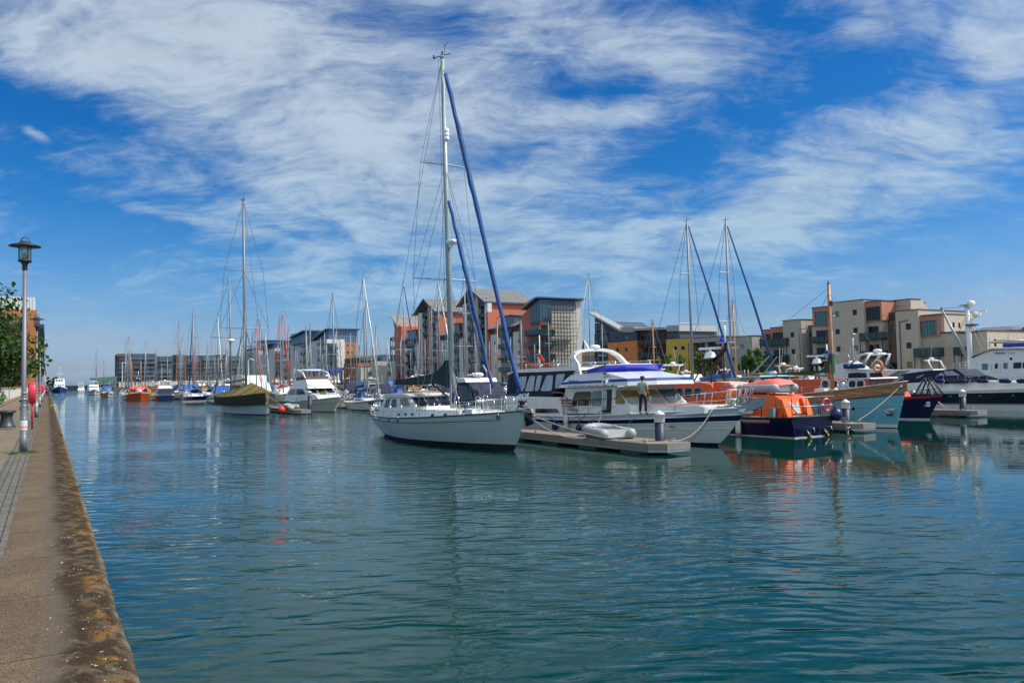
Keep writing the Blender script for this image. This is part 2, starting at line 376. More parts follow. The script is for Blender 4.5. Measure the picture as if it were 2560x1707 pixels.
# ------------------------------------------------------------------ the quay the photographer stands on (object axes = a, c, z)
def quay():
    QA0, QA1 = -640, 6
    m = bpy.data.materials.new('quay_coping_concrete'); m.use_nodes = True
    g = NG(m.node_tree); b = g.n['Principled BSDF']
    tc = g.n.new('ShaderNodeTexCoord'); o = tc.outputs['Object']; x, y, z = g.sep(o)
    big = g.noise(o, 1.1, 5, .6); grain = g.noise(o, 70, 5, .75); mid = g.noise(g.mapping(o, (1.0, 1.3, 1)), 5, 6, .65, .5)
    peb = g.n.new('ShaderNodeTexVoronoi'); g.put(peb.inputs['Vector'], o); peb.inputs['Scale'].default_value = 85
    col = g.mix(g.rng(big, .3, .7), (.150, .108, .062), (.205, .152, .092))
    col = g.mix(g.rng(grain, .38, .62, 0, .95), col, g.mix(1.0, col, (.36, .32, .30, 1), 'MULTIPLY'))
    spk = g.rng(g.noise(o, 120, 2, .5), .66, .74, 0, .5)
    col = g.mix(spk, col, (.50, .45, .38))
    # grey wear in front of the edge, then the dark mossy margin
    wob = g.m('ADD', y, g.m('MULTIPLY', g.m('SUBTRACT', big, .5), .35))
    grey = g.m('MULTIPLY', g.rng(wob, -.08, .06), g.rng(mid, .3, .6, .3, .9))
    col = g.mix(grey, col, (.10, .08, .062))
    moss = g.m('MULTIPLY', g.rng(wob, .02, .20), g.rng(mid, .40, .50, .30, 1))
    col = g.mix(moss, col, g.mix(g.rng(grain, .35, .65), (.014, .009, .005), (.06, .036, .014)))
    och = g.m('MULTIPLY', g.rng(y, .2, .36), g.m('MULTIPLY', g.rng(g.noise(o, 3.2, 7, .7, .3), .50, .62), g.rng(grain, .42, .58)))
    col = g.mix(och, col, (.26, .125, .015))
    rim = g.m('MULTIPLY', g.rng(y, .40, .47), g.rng(g.noise(o, 4, 5, .6), .4, .62, .2, .85))
    col = g.mix(rim, col, (.21, .165, .11))
    lich = g.m('MULTIPLY', g.rng(y, -.12, .15, .0, 1), g.m('MULTIPLY', g.rng(g.noise(g.mapping(o, (1, 1.6, 1)), 16, 3, .6, .4), .67, .71), g.rng(g.noise(o, 1.3, 2), .45, .6)))
    col = g.mix(lich, col, (.62, .58, .48))
    drop = g.rng(g.noise(g.mapping(o, (1, .8, 1)), 5.5, 3, .6, 1.2), .735, .75)
    col = g.mix(drop, col, (.66, .63, .55))
    jn = g.m('ABSOLUTE', g.m('SUBTRACT', g.m('FRACT', g.m('ADD', g.m('DIVIDE', x, 1.62), g.m('MULTIPLY', g.m('SUBTRACT', big, .5), .012))), .5))
    line = g.rng(jn, .0060, .0022, 0, 1)
    col = g.mix(g.m('MULTIPLY', line, .7), col, (.04, .03, .02))
    g.put(b.inputs['Base Color'], col); b.inputs['Roughness'].default_value = .92; b.inputs['Specular IOR Level'].default_value = .2
    hh = g.m('ADD', g.m('MULTIPLY', grain, .6), g.m('ADD', g.m('MULTIPLY', peb.outputs['Distance'], .5), g.m('MULTIPLY', line, -1.5)))
    hh = g.m('ADD', hh, g.m('MULTIPLY', mid, 1.2))
    bn = g.n.new('ShaderNodeBump'); bn.inputs['Strength'].default_value = 1; bn.inputs['Distance'].default_value = .010
    g.l.new(hh, bn.inputs['Height']); g.l.new(bn.outputs[0], b.inputs['Normal'])
    # profile of the coping: flat, a worn rounded arris, then the wall down into the water
    prof = [(-.36, 1.65), (-.1, 1.652), (.2, 1.652), (.36, 1.645), (.43, 1.625), (.475, 1.58), (.49, 1.50), (.49, 1.18), (.43, 1.16), (.42, -2)]
    st = [QA1, 2]; 
    while st[-1] > -40: st.append(st[-1] - .12)
    while st[-1] > QA0: st.append(st[-1] - 4)
    vs = []; fs = []; rr = random.Random(3); K = len(prof)
    w1 = 0
    for i, a in enumerate(st):
        w1 = w1 * .8 + rr.uniform(-.006, .006)
        for j, (c, z) in enumerate(prof):
            e = w1 * (1 if 2 < j < 8 else 0) + (rr.uniform(-.004, .004) if 3 <= j <= 6 else 0)
            vs.append((a, c + e, z - abs(e) * .5))
    for i in range(len(st) - 1):
        for j in range(K - 1): fs.append((i * K + j, i * K + j + 1, (i + 1) * K + j + 1, (i + 1) * K + j))
    mb = MB(); mb.ad(vs, fs, m, True)
    q = tag(mb.build('quay_edge', rz=ANG), kind='structure')
    # strip of grey setts
    def pav(name, c0, c1, z, cols, bw, bh, mort, rot=0, bumpd=.012, patch=None):
        m = bpy.data.materials.new(name + '_surface'); m.use_nodes = True
        g = NG(m.node_tree); b = g.n['Principled BSDF']
        tc = g.n.new('ShaderNodeTexCoord'); o = tc.outputs['Object']
        br = g.n.new('ShaderNodeTexBrick'); g.put(br.inputs['Vector'], g.mapping(o, (1, 1, 1), (0, 0, rot)))
        br.inputs['Scale'].default_value = 1; br.inputs['Brick Width'].default_value = bw; br.inputs['Row Height'].default_value = bh
        br.inputs['Mortar Size'].default_value = mort; br.inputs['Mortar Smooth'].default_value = .3
        for i, cc in enumerate(cols): br.inputs[i + 1].default_value = tuple(cc) + (1,)
        nn = g.noise(o, 6, 6, .65); gr = g.noise(o, 60, 4, .7)
        f = g.m('MULTIPLY', g.rng(nn, .25, .75, .65, 1.3, False), g.rng(gr, .3, .7, .75, 1.2, False))
        g.put(b.inputs['Base Color'], g.mix(1.0, br.outputs[0], g.comb(f, f, f), 'MULTIPLY'))
        b.inputs['Roughness'].default_value = .9; b.inputs['Specular IOR Level'].default_value = .2
        bn = g.n.new('ShaderNodeBump'); bn.inputs['Strength'].default_value = 1; bn.inputs['Distance'].default_value = bumpd
        g.l.new(g.m('ADD', g.m('MULTIPLY', br.outputs['Fac'], -1), g.m('MULTIPLY', gr, .4)), bn.inputs['Height']); g.l.new(bn.outputs[0], b.inputs['Normal'])
        mb = MB(); mb.quad((QA0, c0, z), (QA1, c0, z), (QA1, c1, z), (QA0, c1, z), m)
        tag(mb.build(name, rz=ANG), kind='structure')
    pav('paving_setts', -.80, -.36, 1.645, [(.115, .105, .085), (.15, .14, .115), (.045, .042, .036)], .21, .107, .007)
    pav('path', -3.3, -.80, 1.648, [(.16, .13, .088), (.195, .155, .105), (.13, .10, .075)], .62, .45, .010, pi / 2, .006)
    mg = mat('verge_soil', (.05, .045, .03), .95, var=.3)
    mb = MB(); mb.box(QA0, QA1, -90, -3.3, .5, 1.62, mg); tag(mb.build('ground', rz=ANG), kind='structure')
    # the distant shore on which the flats stand
    pr = mat('promenade_paving', (.26, .22, .18), .9, var=.15, scale=.5); sw = mat('harbour_wall_stone', (.10, .095, .085), .9, var=.3, streak=.5)
    mb = MB(); mb.box(-900, 400, 93, 900, 1.4, 1.7, pr); mb.box(-900, 400, 92.6, 93, -1, 1.72, sw); mb.box(-900, -548, 36, 92.6, 1.4, 1.7, pr)
    mb.box(-548, -547.6, 35.6, 92.6, -1, 1.72, sw); mb.box(-900, -548, 35.6, 36, -1, 1.72, sw)
    tag(mb.build('promenade', rz=ANG), kind='structure')
quay()

# ------------------------------------------------------------------ wall and window builders
def fpt(axis, k, u, w, z): return (u, k + w, z) if axis == 'c' else (k - w, u, z)
def fbox(mb, axis, k, u0, u1, w0, w1, z0, z1, m):
    p = fpt(axis, k, u0, w0, z0); q = fpt(axis, k, u1, w1, z1)
    return mb.box(p[0], q[0], p[1], q[1], p[2], p[2] + (z1 - z0), m)
def pr_(axis, k, Z, x0, y0, x1, y1):     # zoom rectangle -> u0, u1, z0, z1 on the wall
    f = onc if axis == 'c' else ona
    xm, ym = (x0 + x1) / 2, (y0 + y1) / 2
    u0 = f(*Z(x0, ym), k)[0]; u1 = f(*Z(x1, ym), k)[0]; zt = f(*Z(xm, y0), k)[1]; zb = f(*Z(xm, y1), k)[1]
    return min(u0, u1), max(u0, u1), zb, zt
def Zm(ox, oy, s): return lambda x, y: (ox + x / s, oy + y / s)
def window(root, axis, k, r, fm, gm, nv=0, nh=0, inset=.14, th=.07, name='window'):
    u0, u1, z0, z1 = r; mb = MB()
    for a_, b_ in ((u0, u0 + th), (u1 - th, u1)): fbox(mb, axis, k, a_, b_, inset - .05, inset + .05, z0, z1, fm)
    for a_, b_ in ((z0, z0 + th), (z1 - th, z1)): fbox(mb, axis, k, u0 + th, u1 - th, inset - .047, inset + .047, a_, b_, fm)
    for i in range(1, nv + 1):
        u = u0 + (u1 - u0) * i / (nv + 1); fbox(mb, axis, k, u - th * .4, u + th * .4, inset - .04, inset + .04, z0 + th, z1 - th, fm)
    for i in range(1, nh + 1):
        z = z0 + (z1 - z0) * i / (nh + 1); fbox(mb, axis, k, u0 + th, u1 - th, inset - .035, inset + .035, z - th * .4, z + th * .4, fm)
    w = put(mb, name, root)
    mb = MB(); fbox(mb, axis, k, u0 + th * .5, u1 - th * .5, inset - .01, inset + .01, z0 + th * .5, z1 - th * .5, gm); put(mb, 'pane', w)
    return w
def wallface(mb, axis, k, u0, u1, z0, z1, holes, m, dep=.22):
    us = sorted({u0, u1} | {h[i] for h in holes for i in (0, 1)}); zs = sorted({z0, z1} | {h[i] for h in holes for i in (2, 3)})
    us = [u for u in us if u0 <= u <= u1]; zs = [z for z in zs if z0 <= z <= z1]
    for i in range(len(us) - 1):
        for j in range(len(zs) - 1):
            um, zm = (us[i] + us[i + 1]) / 2, (zs[j] + zs[j + 1]) / 2
            if any(h[0] < um < h[1] and h[2] < zm < h[3] for h in holes): continue
            mb.quad(*[fpt(axis, k, u, 0, z) for u, z in ((us[i], zs[j]), (us[i + 1], zs[j]), (us[i + 1], zs[j + 1]), (us[i], zs[j + 1]))], m)
    for h in holes:
        a0, a1, b0, b1 = h
        for (p, q) in (((a0, b0), (a1, b0)), ((a1, b0), (a1, b1)), ((a1, b1), (a0, b1)), ((a0, b1), (a0, b0))):
            mb.quad(fpt(axis, k, p[0], 0, p[1]), fpt(axis, k, q[0], 0, q[1]), fpt(axis, k, q[0], dep, q[1]), fpt(axis, k, p[0], dep, p[1]), m)
def block(root, axis, k, r, depth, m, holes=(), roofm=None, name='wall', cop=None, label=None):
    """a volume whose front wall has real openings"""
    u0, u1, z0, z1 = r; mb = MB()
    wallface(mb, axis, k, u0, u1, z0, z1, holes, m)
    P = lambda u, w, z: fpt(axis, k, u, w, z)
    e = depth
    mb.quad(P(u0, 0, z0), P(u0, e, z0), P(u0, e, z1), P(u0, 0, z1), m); mb.quad(P(u1, 0, z0), P(u1, e, z0), P(u1, e, z1), P(u1, 0, z1), m)
    mb.quad(P(u0, e, z0), P(u1, e, z0), P(u1, e, z1), P(u0, e, z1), m); mb.quad(P(u0, 0, z1), P(u1, 0, z1), P(u1, e, z1), P(u0, e, z1), roofm or m)
    if cop:
        t = .09
        fbox(mb, axis, k, u0 - t, u1 + t, -t, .25, z1 + .003, z1 + .11, cop); fbox(mb, axis, k, u0 - t, u0 + .25, .25, e, z1 + .003, z1 + .11, cop); fbox(mb, axis, k, u1 - .25, u1 + t, .25, e, z1 + .003, z1 + .11, cop)
    return put(mb, name, root, label)
bglass = mat('balcony_glass', (.018, .05, .052), .12, spec=.7, alpha=.72, var=.2)
bmetal = mat('balcony_metal', (.020, .045, .055), .5, .3)
def balcony(root, axis, k, r, proj=1.3, posts=4, gm=None, fm=None, slab=.22):
    """r: u0, u1, underside, rail top"""
    u0, u1, z0, z1 = r; mb = MB(); fm = fm or bmetal
    fbox(mb, axis, k, u0, u1, -proj, -.003, z0, z0 + slab, fm)
    fbox(mb, axis, k, u0, u1, -proj, -proj + .06, z1 - .06, z1, fm)
    for u in (u0, u1 - .06): fbox(mb, axis, k, u, u + .06, -proj + .06, -.01, z1 - .06, z1, fm)
    for i in range(posts + 1):
        u = u0 + (u1 - u0 - .05) * i / posts; fbox(mb, axis, k, u, u + .05, -proj + .003, -proj + .053, z0 + slab, z1 - .06, fm)
    o = put(mb, 'balcony', root)
    mb = MB(); g_ = gm or bglass
    fbox(mb, axis, k, u0 + .02, u1 - .02, -proj + .06, -proj + .075, z0 + slab + .05, z1 - .08, g_)
    for u in (u0 + .02, u1 - .035): fbox(mb, axis, k, u, u + .015, -proj + .08, -.02, z0 + slab + .05, z1 - .08, g_)
    put(mb, 'glass_panel', o)
    return o
glassn = mat('net_curtained_window', (.17, .17, .165), .2, var=.5, scale=1.5)
def gl():  return random.choice((glassd, glassd, glassb, glasst, glassd, glassn))
# ------------------------------------------------------------------ right-hand cream flats
cream = mat('cream_render', (.46, .385, .30), .9, var=.06, scale=.8, streak=.22, bump=.15)
creamg = mat('grey_cream_render', (.41, .36, .295), .9, var=.08, scale=.8, streak=.45)
redcl = mat('red_brown_cladding', (.42, .17, .11), .7, var=.12, scale=2, streak=.15)
timber = mat('weathered_boards', (.15, .11, .085), .85, var=.3, scale=1.2, streak=.5)
cop = mat('dark_coping', (.05, .05, .055), .6)
roofg = mat('grey_roof', (.16, .16, .165), .7, var=.12)
def boards(mb, axis, k, u0, u1, z0, z1, m, n):
    for i in range(n):
        a = z0 + (z1 - z0) * i / n; b = z0 + (z1 - z0) * (i + 1) / n
        fbox(mb, axis, k, u0, u1, -.03, -.001, a + .02, b - .02, m)
def flats_F():
    Z = Zm(1900, 720, 3.564); c0 = 107.0
    G = 1.7
    def q(x0, y0, x1, y1, k=c0): return pr_('c', k, Z, x0, y0, x1, y1)
    a0 = q(15, 400, 210, 700)[0]
    T = thing('apartment_building', 'long cream rendered flats with red brown top boxes and green glass balconies at right', 'building', a0, c0, G)
    def blk(x0, y0, x1, y1, k, dep, m, wins=(), cp=cop, nm='wall', lab=None):
        r = q(x0, y0, x1, y1, k); r = (r[0], r[1], G if y1 > 700 else r[2], r[3])
        hs = [q(*w[:4], k) for w in wins]
        o = block(T, 'c', k, r, dep, m, hs, roofg, nm, cp, lab)
        for w, h in zip(wins, hs): window(T, 'c', k, h, darkgr, w[5] if len(w) > 5 else gl(), nv=w[4] if len(w) > 4 else 1)
        return r
    def bal(x0, y0, x1, y1, k, pj=1.4, legs=True):
        r = q(x0, y0, x1, y1, k - pj); balcony(T, 'c', k, r, pj)
        if legs:
            for u in (r[0], r[1] - .1): mb = MB(); fbox(mb, 'c', k, u, u + .1, -pj + .1, -pj + .2, G, r[2], bmetal); put(mb, 'balcony_post', T)
    # far (left) end
    blk(15, 500, 210, 755, c0, 12, creamg, [(38, 560, 98, 640, 1), (122, 550, 218, 640, 2), (45, 700, 100, 745, 1), (122, 690, 205, 745, 2)], None)
    blk(13, 375, 95, 500, c0, 10, redcl, [(50, 410, 95, 500, 1)]); blk(95, 352, 210, 500, c0 - .02, 10, redcl, [(110, 395, 205, 498, 3)])
    bal(-5, 450, 230, 515, c0); bal(5, 598, 235, 660, c0)
    blk(210, 287, 375, 755, c0 - .6, 13, creamg, [(270, 393, 305, 440), (280, 542, 313, 588), (283, 692, 318, 740)])
    blk(375, 340, 470, 755, c0 + 1.2, 10, timber, [(397, 385, 420, 440, 0), (435, 385, 457, 440, 0), (423, 552, 440, 585, 0), (390, 685, 480, 755, 3)], cop, 'timber_wall')
    blk(470, 335, 640, 755, c0, 12, cream, [(500, 375, 607, 485, 3), (505, 530, 607, 640, 3), (510, 685, 575, 755, 2)], None)
    blk(466, 172, 605, 335, c0 - .4, 11, redcl, [(487, 210, 603, 331, 4, glasst)])
    bal(445, 430, 612, 492, c0); bal(450, 585, 612, 645, c0)
    blk(635, 118, 935, 755, c0 - .8, 14, cream, [(668, 208, 705, 258, 0), (823, 192, 863, 242, 0), (672, 365, 710, 412, 1), (830, 353, 870, 402, 0), (680, 520, 717, 568, 1), (836, 513, 877, 560, 0)])
    blk(935, 290, 1100, 755, c0, 12, cream, [(945, 340, 1058, 455, 3), (950, 503, 1068, 615, 3), (955, 670, 1050, 755, 2)], None)
    blk(933, 120, 1085, 292, c0 - .5, 11, redcl, [(943, 167, 1070, 290, 4, glassd)])
    bal(883, 395, 1085, 467, c0); bal(890, 560, 1093, 627, c0)
    blk(1100, 287, 1225, 755, c0 + 1.3, 9, timber, [(1128, 330, 1152, 388, 0), (1172, 330, 1197, 388, 0), (1157, 513, 1185, 545, 0), (1128, 665, 1236, 755, 3)], cop, 'timber_wall')
    blk(1085, 118, 1150, 287, c0 + 2.2, 7, redcl, [(1095, 165, 1140, 235, 2)])
    blk(1150, 108, 1345, 287, c0 + 3, 2.5, cream, [(1200, 160, 1320, 205, 4, glassd)])
    bal(1095, 215, 1215, 285, c0 + 1.3, .1, False)
    # roof garden shrub in its trough
    blk(1216, 200, 1420, 755, c0 - .8, 14, cream, [(1297, 315, 1345, 370, 0), (1303, 485, 1350, 538, 0), (1310, 657, 1358, 710, 0, glassc)])
    blk(1420, 425, 1602, 755, c0, 12, cream, [(1430, 475, 1563, 600, 4), (1450, 648, 1572, 755, 3)], None)
    blk(1420, 247, 1590, 425, c0 - .5, 6, redcl, [(1428, 290, 1573, 422, 4, glasst)])
    bal(1367, 533, 1590, 612, c0)
    blk(1602, 395, 1782, 755, c0, 12, cream, [(1657, 467, 1707, 522, 0), (1730, 640, 1780, 755, 1)])
    bal(1720, 525, 1792, 603, c0)
    def ablk(x0, y0, x1, y1, dep, wins):
        ax = onc(*Z(x0, (y0 + y1) / 2), c0)[0]; r = pr_('a', ax, Z, x0, y0, x1, y1); r = (r[0], r[1], G if y1 > 700 else r[2], r[3]); hs = [pr_('a', ax, Z, *w) for w in wins]
        block(T, 'a', ax, r, dep, cream, hs, roofg, cop=cop)
        for h in hs: window(T, 'a', ax, h, darkgr, glassd)
    ablk(1650, 236, 1850, 755, 6, [(1715, 305, 1735, 352), (1767, 308, 1787, 357)])
    blk(1782, 402, 1965, 755, c0, 10, redcl, [(1790, 440, 1880, 600, 3)])
    blk(1962, 400, 2032, 755, c0 + .5, 12, redcl, [(1985, 440, 2020, 560, 1)])
    ablk(2030, 386, 2420, 755, 8, [(2085, 455, 2108, 522), (2200, 490, 2230, 560)])
    # drainpipes
    mb = MB()
    for x, y in ((348, 370), (1240, 300)):
        u, z = onc(*Z(x, y), c0 - 1); mb.tube([(u, c0 - .95, z), (u, c0 - .95, G)], .06, darkgr); mb.tube([(u, c0 - .95, z), (u + 1.2, c0 - .9, z + .05), (u + 1.2, c0 - .5, z + .6)], .06, darkgr)
    put(mb, 'drainpipe', T)
    # sunlit sloping gable end of the top floor
    ax = onc(*Z(1338, 200), c0 + 3)[0]; q4 = [ona(*Z(x, y), ax) for x, y in ((1338, 100), (1440, 105), (1532, 236), (1532, 300), (1338, 300))]
    mb = MB(); n = 5; mb.ad([(ax, c, z) for c, z in q4] + [(ax - 12, c, z) for c, z in q4], [tuple(range(5)), (9, 8, 7, 6, 5)] + [(i, (i + 1) % 5, 5 + (i + 1) % 5, 5 + i) for i in range(5)], cream); put(mb, 'gable_wall', T)
    # grey roofed wing behind
    T2 = thing('house', 'low house with dark grey pitched roof just behind the cream flats', 'house', a0 + 60, c0 + 18, G)
    p = [onc(*Z(x, y), c0 + 18) for x, y in ((1880, 345), (2095, 335), (2150, 385), (1880, 392))]
    mb = MB(); mb.box(p[0][0], p[1][0] + 2, c0 + 18.3, c0 + 26, G, p[3][1], cream); put(mb, 'wall', T2)
    mb = MB(); A0, A1 = p[0][0] - .4, p[1][0]; zt, ze = p[1][1], p[3][1]
    mb.ad([(A0, c0 + 18, ze), (A1 + 2.6, c0 + 18, ze), (A1, c0 + 22, zt), (A0, c0 + 22, zt), (A0, c0 + 26.4, ze), (A1 + 2.6, c0 + 26.4, ze)], [(0, 1, 2, 3), (3, 2, 5, 4), (1, 5, 2)], mat('slate_roof', (.11, .11, .125), .7, var=.2)); put(mb, 'roof', T2)
    T3 = thing('house', 'small slate gable rising at the right frame edge beside a television aerial', 'house', a0 + 90, c0 + 12, G)
    p = [onc(*Z(x, y), c0 + 12) for x, y in ((2310, 380), (2352, 335), (2400, 300), (2440, 380))]
    mb = MB(); mb.box(p[0][0] + .3, p[3][0] + 6, c0 + 12.3, c0 + 20, G, p[0][1], cream); put(mb, 'wall', T3)
    mb = MB(); mb.slab([p[0], p[2], (p[3][0] + 6, p[3][1])], c0 + 12, c0 + 20.4, mat('slate_roof', (.11, .11, .125), .7)); put(mb, 'roof', T3)
    for x, yb, yt, kk in ((2288, 390, 337, c0 + 6), (1523, 230, 195, c0 + 5)):
        u, z = onc(*Z(x, yb), kk); _, zt = onc(*Z(x, yt), kk); mb = MB(); mb.tube([(u, kk, z - .5), (u, kk, zt)], .03, steel, 5)
        for i in range(3): mb.tube([(u - .8, kk, zt - .25 * i), (u + .8, kk, zt - .25 * i)], .02, steel, 4)
        put(mb, 'television_aerial', T)
flats_F()

# ------------------------------------------------------------------ terracotta, yellow and grey flats in the middle
terra = mat('terracotta_render', (.56, .20, .055), .9, var=.08, scale=.7, streak=.4)
yell = mat('ochre_render', (.56, .36, .06), .9, var=.08, scale=.7, streak=.4)
greyr = mat('grey_render', (.33, .31, .28), .9, var=.1, scale=.7, streak=.5)
slatew = mat('slate_blue_cladding', (.055, .07, .10), .6, var=.12, scale=1.5)
brickd = mat('brown_brick', (.13, .06, .04), .85, var=.2, scale=3)
paleroof = mat('pale_metal_roof', (.36, .36, .33), .5, .3, var=.08)
def flats_E():
    Z = Zm(1460, 740, 4.523); k = 107.0; G = 1.7
    def q(x0, y0, x1, y1, kk=k): return pr_('c', kk, Z, x0, y0, x1, y1)
    def pt(x, y, kk=k): return onc(*Z(x, y), kk)
    a0 = q(120, 300, 270, 600)[0]
    T = thing('apartment_building', 'terracotta and slate flats with a steep wedge roof, left of the ochre yellow block', 'building', a0, k, G)
    def mk(TT):
        def blk(x0, y0, x1, y1, kk, dep, m, wins=(), cp=None, nm='wall'):
            r = q(x0, y0, x1, y1, kk); r = (r[0], r[1], G if y1 > 740 else r[2], r[3])
            hs = [q(*w[:4], kk) for w in wins]
            block(TT, 'c', kk, r, dep, m, hs, roofg, nm, cp)
            for w, h in zip(wins, hs): window(TT, 'c', kk, h, midgr, w[6] if len(w) > 6 else gl(), nv=w[4] if len(w) > 4 else 0, nh=w[5] if len(w) > 5 else 0)
            return r
        def bal(x0, y0, x1, y1, kk, pj=1.2): balcony(TT, 'c', kk, q(x0, y0, x1, y1, kk - pj), pj)
        return blk, bal
    blk, bal = mk(T)
    blk(122, 425, 272, 860, k + .8, 10, slatew, [(133, 450, 262, 560, 3), (133, 590, 262, 690, 3), (133, 715, 262, 800, 3)])
    blk(122, 300, 278, 425, k, 10, slatew, [(138, 335, 262, 416, 2, 1)])
    p = [pt(x, y) for x, y in ((122, 300), (278, 300), (278, 305), (122, 215))]
    mb = MB(); mb.slab([p[0], p[1], pt(278, 298), pt(122, 218)], k + .01, k + 1.4, slatew); put(mb, 'gable_wall', T)
    blk(278, 385, 440, 518, k + .1, 10, slatew, [(362, 452, 393, 500)]); mb = MB(); mb.slab([pt(278, 385), pt(415, 385), pt(278, 300)], k + .11, k + 10, slatew); put(mb, 'gable_wall', T)
    mb = MB(); mb.slab([pt(72, 180), pt(450, 385), pt(450, 402), pt(435, 402), pt(90, 205)], k - .8, k + 1.6, paleroof); put(mb, 'roof', T)
    bal(120, 505, 266, 572, k + .8); bal(120, 635, 266, 695, k + .8)
    blk(270, 516, 605, 860, k - .3, 11, terra, [(362, 583, 393, 635), (460, 582, 495, 632), (370, 722, 503, 770, 2)])
    blk(428, 405, 600, 520, k + .2, 10, slatew, [(462, 452, 492, 485)])
    mb = MB(); mb.slab([pt(415, 350), pt(575, 350), pt(575, 408), pt(440, 412)], k - .2, k + 9, paleroof); put(mb, 'roof', T)
    blk(598, 392, 935, 860, k + 1.0, 9, brickd, [(640, 436, 780, 540, 3), (790, 432, 928, 540, 3), (618, 575, 760, 685, 3), (775, 572, 928, 685, 3), (618, 715, 760, 800, 3), (775, 715, 928, 800, 3)])
    mb = MB(); mb.slab([pt(562, 365), pt(950, 350), pt(955, 378), pt(575, 392)], k - .9, k + 10, paleroof); put(mb, 'canopy_roof', T)
    bal(603, 487, 933, 550, k + 1.0); bal(603, 628, 933, 692, k + 1.0)
    blk(935, 400, 1085, 492, k, 10, slatew, [(1005, 432, 1045, 480)])
    mb = MB(); mb.slab([pt(955, 335), pt(1090, 330), pt(1098, 395), pt(955, 400)], k - .5, k + 9.6, paleroof); put(mb, 'roof', T)
    T = thing('apartment_building', 'ochre yellow rendered flats behind a row of small round trees', 'building', q(935, 500, 1205, 700)[0], k, G)
    blk, bal = mk(T)
    blk(933, 480, 1208, 860, k - .5, 11, yell, [(1010, 567, 1052, 610), (1098, 565, 1140, 608), (1015, 705, 1055, 750), (1105, 705, 1152, 748)], cop)
    mb = MB(); u, z = pt(1178, 525, k - .7); mb.tube([(u, k - .65, z), (u, k - .65, G)], .06, darkgr); put(mb, 'drainpipe', T)
    T = thing('apartment_building', 'low grey stained flats between the ochre block and the cream block', 'building', q(1208, 500, 1560, 700)[0], k, G)
    blk, bal = mk(T)
    blk(1208, 468, 1562, 522, k - .2, 10, greyr, cp=cop)
    blk(1208, 522, 1562, 860, k + 1.2, 8, brickd, [(1260, 555, 1370, 660, 2), (1400, 555, 1545, 660, 3), (1260, 700, 1370, 790, 2), (1400, 700, 1545, 790, 3)])
    mb = MB(); r = q(1376, 528, 1392, 860, k - .1); mb.box(r[0], r[1], k - .1, k + .4, G, r[3], greyr); r = q(1208, 680, 1562, 700, k); mb.box(r[0], r[1], k - .15, k + 1.2, r[2], r[3], greyr); put(mb, 'pillar', T)
    bal(1250, 598, 1375, 672, k + 1.2, 1.1); bal(1395, 598, 1555, 672, k + 1.2, 1.1)
    blk(1562, 462, 1905, 860, k - .4, 11, greyr, [(1665, 548, 1700, 598), (1770, 545, 1808, 595), (1670, 690, 1705, 740), (1772, 690, 1810, 740)], cop)
    blk(1905, 462, 2030, 860, k + 2, 9, slatew, [(1915, 500, 2000, 600, 2), (1915, 640, 2000, 740, 2)], cop)
    # plain low block glimpsed past the scaffolded tower
    T = thing('apartment_building', 'pale low flats glimpsed through the gap beside the scaffolded tower', 'building', -170, 118, G)
    Z1 = Zm(960, 700, 4.523); kk = 118
    r = pr_('c', kk, Z1, 2225, 800, 2480, 900); block(T, 'c', kk, (r[0], r[1], G, r[3]), 9, creamg, [], roofg, cop=cop)
    for x in (2240, 2330, 2410): window(T, 'c', kk - .3, pr_('c', kk - .3, Z1, x, 860, x + 70, 940), darkgr, glasst, 1)
flats_E()

# ------------------------------------------------------------------ red brick gabled flats and scaffolded tower
brickr = mat('red_brick', (.46, .13, .075), .85, var=.10, scale=1.2, streak=.1)
zincr = mat('standing_seam_zinc', (.22, .21, .195), .55, .3, var=.08, scale=.6)
whr = mat('white_render', (.56, .57, .56), .9, var=.05, streak=.15)
gryr = mat('warm_grey_render', (.46, .43, .38), .9, var=.05, scale=.6, streak=.12)
def seam_roof(mb, A, B, C, E, m, n=9, t=.18):
    """roof slope A-B (front edge, top to bottom) to E-C (back edge) with raised seams running down the slope"""
    A, B, C, E = map(Vector, (A, B, C, E)); nn = (B - A).cross(E - A).normalized()
    if nn.z < 0: nn = -nn
    mb.ad([A, B, C, E, A - nn * t, B - nn * t, C - nn * t, E - nn * t], [(0, 1, 2, 3), (4, 5, 6, 7), (0, 1, 5, 4), (3, 2, 6, 7), (1, 2, 6, 5), (0, 3, 7, 4)], m)
    for i in range(n + 1):
        f = i / n; mb.beam(A.lerp(E, f) + nn * .04, B.lerp(C, f) + nn * .04, .07, .08, m)
